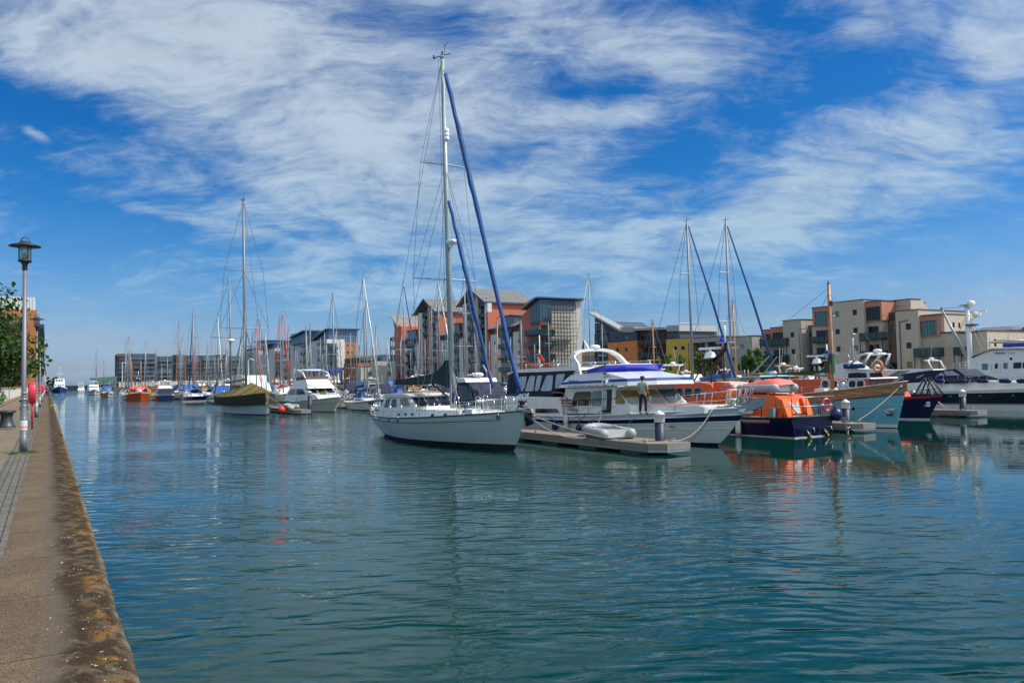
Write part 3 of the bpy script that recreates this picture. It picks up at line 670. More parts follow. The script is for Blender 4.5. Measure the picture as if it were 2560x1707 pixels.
def flats_D():
    Z = Zm(960, 700, 4.523); k = 99.0; G = 1.7
    def q(x0, y0, x1, y1, kk=k): return pr_('c', kk, Z, x0, y0, x1, y1)
    def pt(x, y, kk=k): return onc(*Z(x, y), kk)
    T = thing('apartment_building', 'tall red brick and white waterside flats with steep zinc gables and stacked balconies', 'building', pt(400, 800)[0], k, G)
    fasc = mat('blue_fascia', (.03, .055, .11), .5)
    def strip(x0, x1, y0, m, kk, y1=1105, d=1.2, nm='wall'):
        r = q(x0, y0, x1, y1, kk); mb = MB(); mb.box(r[0], r[1], kk, kk + d, G, r[3], m); return put(mb, nm, T)
    def gable(xa, ya, xl, yl, xr, yr, xe):
        """apex, left eave, right eave, back end of the ridge"""
        A, Lp, Rp = pt(xa, ya), pt(xl, yl), pt(xr, yr)
        zE = (Lp[1] + Rp[1]) / 2
        kb = ona(*Z(*xe), A[0])[0]
        kb = max(k + 10, min(kb, k + 34)); f = k - 1.1; o = k + .9
        mb = MB(); mb.slab([(Lp[0] + .6, G), (Rp[0] - .6, G), (Rp[0] - .6, Rp[1] - .1), (A[0], A[1] - .35), (Lp[0] + .6, Lp[1] - .1)], o, kb, brickr)
        put(mb, 'wall', T)
        mb = MB()
        seam_roof(mb, (A[0], f, A[1]), (Rp[0], f, Rp[1]), (Rp[0], kb + .5, Rp[1]), (A[0], kb + .5, A[1]), zincr, 16)
        seam_roof(mb, (A[0], f, A[1]), (Lp[0], f, Lp[1]), (Lp[0], kb + .5, Lp[1]), (A[0], kb + .5, A[1]), zincr, 16)
        for P_ in (Lp, Rp): mb.beam((A[0], f - .06, A[1] - .25), (P_[0], f - .06, P_[1] - .25), .12, .5, fasc)
        mb.box(Rp[0] - .1, Rp[0] + .12, f, kb + .5, Rp[1] - .42, Rp[1] - .19, fasc)
        put(mb, 'roof', T)
        # dark glazed recess behind the columns
        mb = MB(); mb.slab([(Lp[0] + .9, G + .1), (Rp[0] - .9, G + .1), (Rp[0] - .9, Rp[1] - .5), (A[0], A[1] - .9), (Lp[0] + .9, Lp[1] - .5)], o - .06, o - .01, glassd); put(mb, 'glazing', T)
        return Lp, Rp, A, kb
    # tower one (left) and two (right)
    for (ax, ay, lx, ly, rx, ry, xe, cols) in (
        (480, 213, 360, 400, 610, 352, (892, 230), [(388, 414, 495, brickr), (386, 430, 372, whr), (494, 508, 270, brickr), (508, 530, 300, gryr), (594, 612, 385, brickr)]),
        (1000, 97, 858, 303, 1172, 243, (1495, 113), [(893, 905, 400, brickr), (893, 938, 268, whr), (1028, 1042, 140, brickr), (1042, 1064, 190, gryr), (1144, 1178, 262, whr), (1160, 1180, 360, brickr)])):
        Lp, Rp, A, kb = gable(ax, ay, lx, ly, rx, ry, xe)
        for x0, x1, y0, m in cols: strip(x0, x1, y0, m, k - (.25 if m is not brickr else .3), d=1.25)
        h = 2.9; n = int((Rp[1] - G) / h)
        for side in ((.28, .53), (.68, .92)):
            u0 = Lp[0] + (Rp[0] - Lp[0]) * side[0]; u1 = Lp[0] + (Rp[0] - Lp[0]) * side[1]
            for i in range(1, n + 1):
                z = G + i * h
                balcony(T, 'c', k + .8, (u0, u1, z, z + 1.15), .75, 3)
                r = (u0 + .3, u1 - .3, z + .1, z + 2.3); window(T, 'c', k + .7, r, midgr, random.choice((glassd, glassb, glasst, glassd, glassn)), 2, inset=0)
        # small windows in the lit brick flank
    def bay(x0, x1, ytop, xs, win_x, ygl=None, kk=k + .3, zroof=None):
        """lower linking bay: white walls, dark balcony stack, sloping zinc roof with dormer"""
        r = q(x0, ytop, x1, 1100, kk); z1 = r[3]
        hs = [q(wx - 8, wy - 18, wx + 8, wy + 18, kk) for wx, wy in win_x]
        block(T, 'c', kk, (r[0], r[1], G, z1), 12, whr, hs, roofg)
        for h in hs: window(T, 'c', kk, h, darkgr, glassd)
        s = q(xs[0], ytop + 10, xs[1], 1050, kk); zt = s[3] + .8
        mb = MB(); mb.box(s[0], s[1], kk - .05, kk - .01, G + .3, zt, glassd); put(mb, 'glazing', T)
        n = int((zt - G) / 2.9)
        for i in range(1, n + 1):
            balcony(T, 'c', kk - .06, (s[0] - .1, s[1] + .1, G + i * 2.9, G + i * 2.9 + 1.15), .8, 3)
            window(T, 'c', kk - .2, (s[0] + .3, s[1] - .3, G + i * 2.9 + .1, G + i * 2.9 + 2.2), midgr, random.choice((glassb, glasst, glassd, glassn)), 2, inset=0)
        zr = zroof or (z1 + 5.5)
        mb = MB(); mb.box(r[0], r[1], kk + .02, kk + 11, z1, z1 + 1.6, brickd); put(mb, 'attic_wall', T)
        mb = MB(); seam_roof(mb, (r[0] - .3, kk + 7, zr), (r[0] - .3, kk - .8, z1 + 1.5), (r[1] + .3, kk - .8, z1 + 1.5), (r[1] + .3, kk + 7, zr), zincr, 10)
        mb.box(r[0] - .3, r[1] + .3, kk - 1.0, kk - .75, z1 + 1.1, z1 + 1.45, fasc); put(mb, 'roof', T)
        # dormer
        dm = (s[0] + s[1]) / 2; dw = (s[1] - s[0]) / 2 + .3
        mb = MB(); mb.box(dm - dw, dm + dw, kk + .2, kk + 7, z1 + 1.7, z1 + 4.2, slatew); mb.box(dm - dw - .3, dm + dw + .3, kk - .3, kk + 7, z1 + 4.2, z1 + 4.45, zincr); put(mb, 'dormer', T)
        window(T, 'c', kk + .15, (dm - dw + .2, dm + dw - .2, z1 + 1.9, z1 + 4.0), midgr, glassb, 2, inset=0)
    bay(200, 388, 725, (268, 352), [(225, 815), (227, 918), (229, 1022)])
    bay(640, 895, 672, (800, 848), [(682, 768), (683, 885), (897, 640), (897, 752), (897, 868)])
    bay(1210, 1532, 600, (1325, 1460), [(1256, 715), (1257, 840), (1258, 970), (1522, 690), (1522, 820), (1522, 960)])
    # end pavilion on the left with a single-pitch roof
    r = q(122, 530, 200, 1105, k - .2)
    hs = [q(147, y - 16, 161, y + 16, k - .2) for y in (614, 716, 820, 924, 1027)]
    block(T, 'c', k - .2, (r[0], r[1], G, r[3]), 22, brickr, hs, roofg)
    for h in hs: window(T, 'c', k - .2, h, whitep, glasst)
    A, B = pt(95, 392), pt(180, 530); kb = k + 24
    mb = MB(); seam_roof(mb, (A[0], k - .9, A[1]), (B[0], k - .9, B[1]), (B[0], kb, B[1]), (A[0], kb, A[1]), zincr, 14); put(mb, 'roof', T)
    mb = MB(); mb.slab([(r[0], r[3] - .1), (r[1], r[3] - .1), (A[0] + .9, A[1] - 2.2)], k - .19, kb - 1, brickr); put(mb, 'wall', T)
    for y in (688, 788, 888, 988, 1080):
        rr = q(70, y - 42, 128, y, k + .5); balcony(T, 'c', k + 3, rr, 2.4, 4)
    for x in (72, 126):
        mb = MB(); rr = q(x - 2, 650, x + 2, 1100, k + .6); mb.box(rr[0], rr[1] + .02, k + .6, k + .75, G, rr[3], bmetal); put(mb, 'balcony_post', T)
    # ---- scaffolded tower
    T2 = thing('apartment_building', 'grey corner tower with blue glazed top and red brick flank, right of the gables', 'building', pt(1760, 800)[0], k, G)
    ax_ = pt(1760, 800)[0]
    L0 = pt(1530, 800)[0]; Lm = pt(1655, 800)[0]
    zr = pt(1655, 340)[1]; ze = pt(1590, 325)[1]; zt = pt(1755, 190)[1]
    mb = MB(); mb.slab([(L0, G), (Lm, G), (Lm, zr + .8), (L0, pt(1530, 435)[1])], k + .2, k + 15, brickr); put(mb, 'wall', T2, 'red brick flank')
    hs = [q(x - 14, y - 24, x + 14, y + 24, k + .19) for x, y in ((1567, 540), (1568, 678), (1570, 815))]
    for h in hs: window(T2, 'c', k + .05, h, whitep, glassb, 0, 1, inset=.0)
    cE = ona(*Z(2230, 600), ax_)[0]; cG = ona(*Z(1887, 600), ax_)[0]; cB = ona(*Z(2155, 300), ax_)[0]
    zg = ona(*Z(1900, 333), ax_)[1]; zbl = ona(*Z(1800, 465), ax_)[1]
    mb = MB(); mb.box(Lm, ax_ - .02, k + 1.6, cE - .2, G, zt - .6, gryr); put(mb, 'wall', T2)
    hs = []
    for (x0, y0, x1, y1) in ((2118, 372, 2160, 418), (2122, 510, 2163, 552), (2126, 650, 2167, 690), (2056, 648, 2092, 690), (2058, 782, 2094, 822), (2128, 782, 2168, 822)):
        u = pr_('a', ax_, Z, x0, y0, x1, y1); hs.append(u)
    mb = MB(); wallface(mb, 'a', ax_, cG, cE, G, ona(*Z(2190, 240), ax_)[1], hs, gryr); mb.box(ax_ - .3, ax_ - .23, cG, cE, G, zt - 1, gryr); put(mb, 'wall', T2)
    for h in hs: window(T2, 'a', ax_, h, whitep, glassb)
    mb = MB(); mb.box(Lm, ax_ + .25, k + .1, cG - .01, zbl, zt - .6, glassb); mb.box(ax_ - 1, ax_ + .25, cG, cB, zg, zt - .55, slatew)
    zz = [zbl + (zt - zbl) * i / 5 for i in range(6)]
    for i in range(13):
        c = k + .1 + (cB - k - .1) * i / 12; z0_ = zbl if c < cG else zg
        mb.box(ax_ + .25, ax_ + .31, c - .04, c + .04, z0_, zt - .6, slatew)
    for z in zz[:-1]: mb.box(ax_ + .25, ax_ + .30, k + .1, cG, z - .04, z + .04, slatew)
    for i in range(5): u = Lm + (ax_ - Lm) * i / 4; mb.box(u - .04, u + .04, k + .05, k + .1, zbl, zt - .6, slatew)
    mb.box(Lm, ax_ + .1, k + .3, k + 1.4, zbl + 3.6, zt - .7, slatew)
    put(mb, 'curtain_wall', T2)
    # balcony stack round the corner
    bs = [pr_('a', ax_ + 1.2, Z, 1765, y0, 1900, y1) for (y0, y1) in ((560, 622), (695, 755), (833, 895))]
    zs0 = bs[0][2] - bs[1][2]
    for i, b in enumerate(bs):
        balcony(T2, 'a', ax_, (k - 1.2, cG + .3, b[2], b[2] + 1.3), 1.3, 4)
        balcony(T2, 'c', k + .1, (Lm - 1.0, ax_ + 1.3, b[2] - .003, b[2] + 1.297), 1.3, 5)
        window(T2, 'a', ax_ + .05, (k + .4, cG - .3, b[2] + .25, b[2] + 2.4), midgr, (glassd, glassb, glasst)[i], 3, inset=0)
        window(T2, 'c', k + .05, (Lm + .3, ax_ - .3, b[2] + .25, b[2] + 2.4), midgr, (glassb, glassd, glassd)[i], 2, inset=0)
    mb = MB(); mb.box(Lm, ax_, k + .12, cG - .02, G, zbl - .9, brickr); mb.box(Lm, ax_ + .2, k + .1, cG - .02, zbl - .9, zbl, brickd); put(mb, 'wall', T2)
    # roof
    mb = MB(); mb.slab([(L0 + 2.4, ze), (Lm + .2, ze + 1.4), (ax_ - .3, zt), (ax_ + 1, zt), (ax_ + 1, zt - .35), (ax_ - .5, zt - .4), (L0 + 2.4, ze - .35)], k - .8, cE + .9, zincr, fasc); put(mb, 'roof', T2)
    # scaffolding: a thing of its own
    SC = thing('scaffolding', 'tube scaffolding standing against the grey corner tower', 'scaffolding', ax_ + 1, cG + 2, G)
    pole = mat('scaffold_tube', (.035, .032, .03), .6); plank = mat('scaffold_board', (.38, .30, .16), .8)
    c0_, c1_ = ona(*Z(1925, 600), ax_ + 1.4)[0], ona(*Z(2165, 600), ax_ + 1.4)[0]
    ztop = ona(*Z(2000, 370), ax_ + 1.4)[1]
    mb = MB(); n = 7; lv = 9
    for d in (.5, 1.7):
        for i in range(n + 1):
            c = c0_ + (c1_ - c0_) * i / n; mb.tube([(ax_ + d, c, G), (ax_ + d, c, ztop + random.uniform(.2, 2.2))], .05, pole, 5)
        for j in range(lv + 1):
            z = G + (ztop - G) * j / lv; mb.tube([(ax_ + d, c0_ - .5, z), (ax_ + d, c1_ + .5, z)], .05, pole, 5)
            mb.tube([(ax_ + d, c0_ - .3, z + 1), (ax_ + d, c1_ + .3, z + 1)], .035, pole, 5)
    for j in range(lv + 1):
        z = G + (ztop - G) * j / lv
        for i in range(n + 1): c = c0_ + (c1_ - c0_) * i / n; mb.tube([(ax_ + .2, c, z), (ax_ + 2, c, z)], .04, pole, 5)
    put(mb, 'scaffold_tubes', SC)
    mb = MB()
    for j in (6,): z = G + (ztop - G) * j / lv + .06; mb.box(ax_ + .5, ax_ + 1.7, c0_, c1_, z, z + .06, plank)
    put(mb, 'boards', SC)
flats_D()

# ------------------------------------------------------------------ grey, blue and orange flats further left
blcl = mat('blue_metal_cladding', (.10, .17, .27), .45, .3, var=.08, scale=.8)
lgr = mat('light_grey_render', (.56, .55, .51), .9, var=.05, scale=.5, streak=.12)
orbr = mat('orange_brick', (.38, .15, .045), .85, var=.08, scale=.8)
def flats_B():
    Z = Zm(600, 780, 6.533); k = 98.0; G = 1.7
    def corner(x): return onc(*Z(x, 800), k)[0]
    def q(a, x0, y0, x1, y1): return pr_('a', a, Z, x0, y0, x1, y1)
    def body(T, a, xr, y, m, back, roofy=None, k0=k, holes=(), xl=None):
        r = q(a, xl if xl else xr - 50, y, xr, 1100); c0_ = k0 if xl is None else r[0]
        hs = [q(a, *h) for h in holes]
        block(T, 'a', a, (c0_, r[1], G, r[3]), back, m, hs, roofg)
        for h in hs: window(T, 'a', a, h, midgr, gl(), 1)
        return (c0_, r[1], G, r[3])
    def ntower(T, a, x0, y0, x1, y1, deep=1.0, cols=1, n=5):
        """a glazed corner with balconies, proud of wall plane a"""
        r = q(a + .05, x0, y0, x1, y1)
        mb = MB(); mb.box(a + .02, a + .06, r[0], r[1], r[2], r[3], glassd); put(mb, 'glazing', T)
        for i in range(n):
            z = r[2] + (r[3] - r[2]) * i / n
            balcony(T, 'a', a + .06, (r[0], r[1], z, z + 1.3), deep, 3)
            window(T, 'a', a + .1, (r[0] + .3, r[1] - .3, z + .3, z + 2.5), midgr, random.choice((glassd, glasst, glassb)), 3, inset=0)
    def pent(T, a, x0, y0, x1, y1, back, m=blcl, roofslope=0.0, wins=(), over=1.2):
        r = q(a, x0, y0, x1, y1)
        block(T, 'a', a, r, back, m, [], roofg, 'penthouse')
        mb = MB(); mb.slab([(a + over, r[3] + .1), (a - back - .5, r[3] + roofslope), (a - back - .5, r[3] + roofslope + .35), (a + over, r[3] + .45)], r[0] - 1.6, r[1] + .8, paleroof, blcl)
        put(mb, 'roof', T)
        for w in wins: window(T, 'a', a + .02, q(a + .02, *w), midgr, glassb, 0, inset=0)
        mb = MB()
        for i in range(1, 12): c = r[0] + (r[1] - r[0]) * i / 12; mb.box(a, a + .08, c - .05, c + .05, r[2], r[3], slatew)
        put(mb, 'cladding_seam', T)
    # nearest block and orange wing
    a = corner(1410)
    T = thing('apartment_building', 'light grey flats with blue roofed penthouse and an orange brick right wing', 'building', a, k, G)
    body(T, a, 1712, 445, lgr, 26); ntower(T, a, 1420, 510, 1590, 1035, 1.0, n=5)
    # narrow left return with corner balconies
    for i in range(5): z = G + 3 + i * 3.3; balcony(T, 'c', k, (a - 9, a - 1, z, z + 1.3), 1.0, 3); window(T, 'c', k - .02, (a - 8.6, a - 1.4, z + .3, z + 2.4), midgr, glassd, 2, inset=0)
    body(T, a - .8, 1922, 495, orbr, 20, xl=1712, holes=[(1742, y - 20, 1778, y + 20) for y in (545, 663, 780, 900, 1015)] + [(1805, y - 20, 1842, y + 20) for y in (545, 663, 780, 900, 1015)])
    pent(T, a - 1.2, 1450, 285, 1920, 495, 24, wins=[(1742, 405, 1766, 435), (1845, 405, 1868, 435)], roofslope=-4.5)
    a = corner(1160)
    T = thing('apartment_building', 'light grey flats with corner balconies and blue penthouse, next left of the orange wing', 'building', a, k, G)
    body(T, a, 1305, 495, lgr, 24, holes=[(1222, 640, 1236, 680), (1222, 760, 1236, 800)])
    for i in range(5): z = G + 2.8 + i * 3.4; balcony(T, 'c', k, (a - 13, a - 6, z, z + 1.4), 1.2, 3); window(T, 'c', k - .02, (a - 12.6, a - 6.4, z + .3, z + 2.5), midgr, glassd, 2, inset=0)
    body(T, a - 1.5, 1420, 590, brickd, 10, xl=1225); pent(T, a - 3, 1075, 315, 1400, 500, 24, wins=[(1100, 372, 1118, 402), (1148, 362, 1168, 392)], roofslope=-2)
    a = corner(875)
    T = thing('apartment_building', 'light grey flats with a strip of orange panels between their front bays', 'building', a, k, G)
    body(T, a, 1010, 543, lgr, 24)
    mb = MB(); mb.box(a - 14, a - 6, k - .05, k + .05, G, onc(*Z(820, 600), k)[1], orbr); put(mb, 'orange_panel', T)
    for i in range(5): z = G + 2.8 + i * 3.4; balcony(T, 'c', k - .06, (a - 14, a - 6, z, z + 1.3), 1.0, 3)
    pent(T, a - 4, 870, 465, 1065, 545, 20, roofslope=-1)
    a = corner(570)
    T = thing('apartment_building', 'light grey flats with a tall dark glazed corner and a flat blue roof', 'building', a, k, G)
    body(T, a, 798, 590, lgr, 26); ntower(T, a, 578, 640, 712, 1070, .9, n=5)
    pent(T, a - 3, 560, 515, 865, 592, 22, roofslope=-.5); pent(T, a - 12, 400, 472, 820, 600, 20, roofslope=0)
    a = corner(300)
    T = thing('apartment_building', 'light grey flats at the left end of the row, slatted canopy on the roof', 'building', a, k, G)
    body(T, a, 500, 610, lgr, 30); body(T, a + .5, 495, 740, orbr, 10, xl=440)
    a2 = corner(200); body(T, a2, 300, 655, lgr, 30)
    pent(T, a2 - 3, 205, 590, 330, 655, 20, slatew, 2)
    # small terracotta and cream block to the right
    Zc = Zm(800, 880, 7.84); a = -238
    def qc(x0, y0, x1, y1, aa=a): return pr_('a', aa, Zc, x0, y0, x1, y1)
    r = qc(745, 105, 1125, 600)
    T = thing('apartment_building', 'low terracotta and brown boarded flats under a striped pale roof', 'building', a, r[0], G)
    r2 = qc(745, 205, 1125, 600); block(T, 'a', a, (r2[0], r2[1], G, r2[3]), 14, orbr, [], roofg)
    hh = [qc(895, 120, 945, 185, a - .02)]; block(T, 'a', a - .02, (r[0], r[1], r2[3], r[3]), 13, brickd, hh, roofg); window(T, 'a', a, hh[0], midgr, glassb)
    mb = MB(); zt = qc(745, 60, 1125, 105)[3]; seam_roof(mb, (a - 8, r[0] - .5, zt), (a + .8, r[0] - .5, r[3]), (a + .8, r[1] + .5, r[3]), (a - 8, r[1] + .5, zt), paleroof, 14); put(mb, 'roof', T)
    b = a + 3; r3 = qc(800, 292, 1110, 600, b); hs = [qc(940, 385, 1028, 470, b), qc(945, 500, 1065, 560, b)]
    block(T, 'a', b, (r3[0], r3[1], G, r3[3]), 4, gryr, hs, roofg, cop=cop)
    for h in hs: window(T, 'a', b, h, midgr, glassb, 1, 1)
    b = a + 5; r4 = qc(1125, 180, 1490, 600, b)
    T = thing('apartment_building', 'cream flats with blue top floor tucked left of the red brick gables', 'building', b, r4[0], G)
    hs = [qc(1325, 250, 1380, 300, b), qc(1320, 380, 1395, 470, b), qc(1168, 250, 1184, 300, b)]
    block(T, 'a', b, (r4[0], r4[1], G, r4[3]), 12, gryr, hs, roofg)
    for h in hs: window(T, 'a', b, h, midgr, glassb, 1, 1)
    r5 = qc(1215, 60, 1490, 180, b - .5); block(T, 'a', b - .5, (r5[0], r5[1], r5[2] - .5, r5[3]), 10, blcl, [], roofg, 'penthouse', cop)
flats_B()

# ------------------------------------------------------------------ dark flats closing the far end of the basin, pavilion, lock
def flats_A():
    Z = Zm(200, 780, 6.272); a = -572.0; G = 1.7
    def q(x0, y0, x1, y1, aa=a): return pr_('a', aa, Z, x0, y0, x1, y1)
    dk = mat('dark_slate_brick', (.045, .05, .065), .8, var=.15); rb = mat('rust_brown_brick', (.20, .065, .03), .8, var=.12); pod = mat('pale_podium_stone', (.42, .41, .37), .85, var=.08)
    r0 = q(575, 665, 1200, 1130)
    T = thing('apartment_building', 'long dark slate flats with rust brown frames and pale podium closing the far end', 'building', a, r0[0], G)
    segs = [(575, 1205, 665), (1205, 1480, 705), (1480, 1660, 678), (1660, 1900, 690), (1900, 2160, 690), (2160, 2330, 675), (2330, 2600, 700)]
    zb = q(600, 1085, 800, 1100)[3]
    nw = 0
    for x0, x1, y0 in segs:
        r = q(x0, y0, x1, 1085); mb = MB(); mb.box(a - 16, a, r[0], r[1], zb - .3, r[3], dk); mb.box(a - 15, a - 1.5, r[0] + .5, r[1] - .5, r[3], r[3] + .5, cop); put(mb, 'wall', T)
        h = (r[3] - zb) / 6
        for i in range(6):
            n = max(1, int((r[1] - r[0]) / 7.5))
            for j in range(n):
                u0 = r[0] + (r[1] - r[0]) * (j + .18) / n; u1 = r[0] + (r[1] - r[0]) * (j + .86) / n
                if nw < 96: window(T, 'a', a + .05, (u0, u1, zb + i * h + .3, zb + i * h + h * .86), midgr, random.choice((glassb, glassd, glasst, glassb)), 2, inset=0, th=.18); nw += 1
        mb = MB()
        for i in range(1, 6):
            if random.random() < .8: mb.box(a, a + 1.2, r[0] + 1.2, r[1] - 1.2, zb + i * h - .12, zb + i * h + .12, midgr)
        put(mb, 'balcony_slab', T)
    mb = MB(); r = q(600, 1085, 2600, 1130, a + 3); mb.box(a - 10, a + 3, r[0], r[1], G, r[3], pod)
    n = 40
    for i in range(n): u = r[0] + (r[1] - r[0]) * i / n; mb.box(a + 3, a + 3.15, u, u + .25, G, r[3], dk)
    put(mb, 'podium', T)
    for x0, y0, x1, y1, m in ((805, 785, 968, 1080, rb), (1505, 680, 1660, 1080, rb), (1755, 770, 1895, 1080, rb), (580, 668, 800, 700, rb), (658, 788, 752, 1088, whr)):
        u0, u1, z0, z1 = q(x0, y0, x1, y1, a + 1.5); mb = MB(); t = (u1 - u0) * .13
        mb.box(a + .3, a + 1.5, u0, u0 + t, z0, z1, m); mb.box(a + .3, a + 1.5, u1 - t, u1, z0, z1, m); mb.box(a + .3, a + 1.5, u0 + t, u1 - t, z1 - t, z1, m)
        put(mb, 'brick_frame', T)
    # glass pavilion with an upswept roof
    r = q(150, 1035, 575, 1200)
    T = thing('pavilion', 'low glass pavilion with a green upswept wedge roof at the far lock', 'building', a, r[0], G)
    b = a + 4; zt = q(150, 1035, 300, 1100, b)[3]
    mb = MB(); mb.box(b - 10, b, r[0] + 6, r[1], G, zt - 1.2, glassd)
    for i in range(16): u = r[0] + 6 + (r[1] - r[0] - 6) * i / 16; mb.box(b, b + .2, u, u + .3, G, zt - 1.2, midgr)
    put(mb, 'glazed_wall', T)
    mb = MB(); vg = mat('copper_green_roof', (.10, .19, .16), .6)
    mb.ad([(b + 1.5, r[0], zt), (b + 1.5, r[1], zt + 1), (b - 11, r[1], zt + 1), (b - 11, r[0], zt), (b + 1, r[0] + 3.5, zt - 4.4), (b + 1, r[0] + 12, zt - 4.4), (b + 1.2, r[1], zt - .3), (b - 10, r[1], zt - .3), (b - 10, r[0] + 4, zt - 4)],
          [(0, 1, 2, 3), (0, 4, 5, 6, 1), (0, 3, 8, 4), (3, 2, 7, 8)], vg); put(mb, 'roof', T)
    # lock wall with handrail
    T = thing('lock_gate', 'dark lock gate with a white handrail across the far end of the channel', 'lock gate', -600, 10, 0)
    mb = MB(); mb.box(-603, -600, -2, 40, -1, 3.2, mat('dark_lock_timber', (.015, .025, .045), .8)); put(mb, 'gate', T)
    mb = MB()
    for i in range(22): mb.tube([(-600.2, i * 2 - 2, 3.2), (-600.2, i * 2 - 2, 4.4)], .06, galv, 4)
    for z in (3.8, 4.4): mb.tube([(-600.2, -2, z), (-600.2, 40, z)], .07, galv, 4)
    put(mb, 'handrail', T)
    land = mat('far_land', (.06, .08, .05), .9)
    mb = MB(); mb.box(-900, -603, -90, 36, .4, 1.2, land); tag(mb.build('ground', rz=ANG), kind='structure')
flats_A()

# ------------------------------------------------------------------ flats at the left, behind the trees
def flats_left():
    G = 1.65; a1 = -203.0; k = -2.1
    T = thing('apartment_building', 'tall orange brick flats with a white roof box behind the quayside tree', 'building', a1, k, G)
    top = ona(80, 775, a1)[1]; h = 2.9
    n = int((top - G) / h); wt_ = mat('white_roof_cladding', (.62, .62, .60), .5, var=.05)
    mb = MB(); mb.box(a1 - 70, a1, k - 16, k, G, top, orbr); put(mb, 'wall', T)
    mb = MB(); zt = ona(80, 743, a1)[1]; mb.box(a1 - 8, a1 - .3, k - 16, k - .4, top + .05, zt, wt_)
    for i in range(30): c = k - 16 + 15.6 * i / 30; mb.box(a1 - .3, a1 - .26, c, c + .1, top + .1, zt - .05, galv)
    put(mb, 'roof_box', T)
    for i in range(n):
        z = G + i * h
        window(T, 'a', a1 + .02, (k - 3.4, k - 2.2, z + .3, z + 2.4), darkgr, glassb, 1, inset=0)
        window(T, 'a', a1 + .02, (k - 7.6, k - 5.2, z + .3, z + 2.4), darkgr, glassb, 2, inset=0)
        if i: balcony(T, 'a', a1, (k - 8, k - 1.8, z, z + 1.2), 1.6, 4)
    for j in range(6):
        for i in range(1, n):
            aa = a1 - 4 - j * 11; z = G + i * h; balcony(T, 'c', k, (aa - 4, aa, z, z + 1.2), -1.3, 2)
    return T
flats_left()
# ------------------------------------------------------------------ trees and planting
def leafmat(name, c1, c2):
    m = bpy.data.materials.new(name); m.use_nodes = True; g = NG(m.node_tree); b = g.n['Principled BSDF']
    tc = g.n.new('ShaderNodeTexCoord'); ge = g.n.new('ShaderNodeNewGeometry')
    f = g.m('ADD', g.m('MULTIPLY', ge.outputs['Random Per Island'], .7), g.m('MULTIPLY', g.noise(tc.outputs['Object'], .9, 3), .4))
    g.put(b.inputs['Base Color'], g.mix(g.rng(f, .15, .95), c1, c2)); b.inputs['Roughness'].default_value = .55
    b.inputs['Specular IOR Level'].default_value = .3
    tr = g.n.new('ShaderNodeBsdfTranslucent'); g.put(tr.inputs[0], g.mix(1, g.mix(f, c1, c2), (1.3, 1.5, .5, 1), 'MULTIPLY'))
    mx = g.n.new('ShaderNodeMixShader'); mx.inputs[0].default_value = .3
    g.l.new(b.outputs[0], mx.inputs[1]); g.l.new(tr.outputs[0], mx.inputs[2])
    g.l.new(mx.outputs[0], g.n['Material Output'].inputs[0]); return m
leafA = leafmat('maple_leaves', (.012, .035, .006), (.055, .105, .016))
leafB = leafmat('lime_green_leaves', (.06, .11, .012), (.17, .22, .03))
leafC = leafmat('mid_green_leaves', (.025, .09, .012), (.07, .17, .02))
bark = mat('bark', (.10, .075, .055), .95, var=.3, bump=.5)
def crown(mb, clumps, nleaf, size, m, rnd):
    """clumps: (centre, radius); leaves scattered in and mostly near the rim of each clump"""
    wts = [r ** 2 for c, r in clumps]
    for i in range(nleaf):
        c, r = rnd.choices(clumps, wts)[0]
        d = Vector((rnd.gauss(0, 1), rnd.gauss(0, 1), rnd.gauss(0, 1))).normalized() * r * (rnd.random() ** .42) * rnd.uniform(.85, 1.12)
        d.z *= .82
        p = Vector(c) + d; s = size * rnd.uniform(.6, 1.35)
        n = (d.normalized() + Vector((rnd.uniform(-1, 1), rnd.uniform(-1, 1), rnd.uniform(-.3, 1.2)))).normalized()
        u = n.orthogonal().normalized(); an = rnd.uniform(0, 6.3); v = n.cross(u); u, v = u * cos(an) + v * sin(an), v * cos(an) - u * sin(an)
        q = [p - u * s * .5, p + v * s * .42 + n * s * .06, p + u * s * .62, p - v * s * .42 + n * s * .06]
        mb.ad(q, [(0, 1, 2, 3)], m)
def tree(a, c, z, H, R, th, n, size, m, label, seed, group=None, lean=0, cl=None, name='broadleaf_tree'):
    rnd = random.Random(seed)
    T = thing(name, label, 'tree', a, c, z, group)
    clumps = []
    K = cl or 14
    for i in range(K):
        t = rnd.random(); ang = rnd.uniform(0, 6.28); zz = th + (H - th) * (.12 + .8 * t)
        rr = R * (1 - abs(t - .42) ** 1.6 * 1.5) * rnd.uniform(.35, .8)
        clumps.append(((cos(ang) * rr, sin(ang) * rr, zz), R * rnd.uniform(.26, .46)))
    clumps.append(((0, 0, th + (H - th) * .55), R * .5))
    mb = MB()
    mb.tube([(0, 0, -.1), (lean * .3, .03, th * .5), (lean, 0, th), (lean * 1.3, .1, th + (H - th) * .6)], [H * .028, H * .022, H * .019, H * .006], bark, 8)
    for c_, r_ in clumps[:10]:
        b0 = Vector((lean, 0, th * rnd.uniform(.8, 1.3))); mb.tube([b0, b0.lerp(Vector(c_), .5) + Vector((0, 0, -.1)), Vector(c_)], [H * .010, H * .007, H * .002], bark, 5)
    mb.build('trunk', T)
    mb = MB(); crown(mb, clumps, n, size, m, rnd); mb.build('crown', T)
    return T
tree(-40.5, -4.9, 1.6, 6.6, 4.6, 1.3, 30000, .19, leafA, 'large dark broadleaf tree at the left frame edge, nearest the camera', 3, cl=30)
tree(-53, -5.7, 1.6, 7.4, 3.8, 1.3, 34000, .20, leafA, 'dark broadleaf tree standing second along the quayside path, next to the second lamp', 5, cl=26)
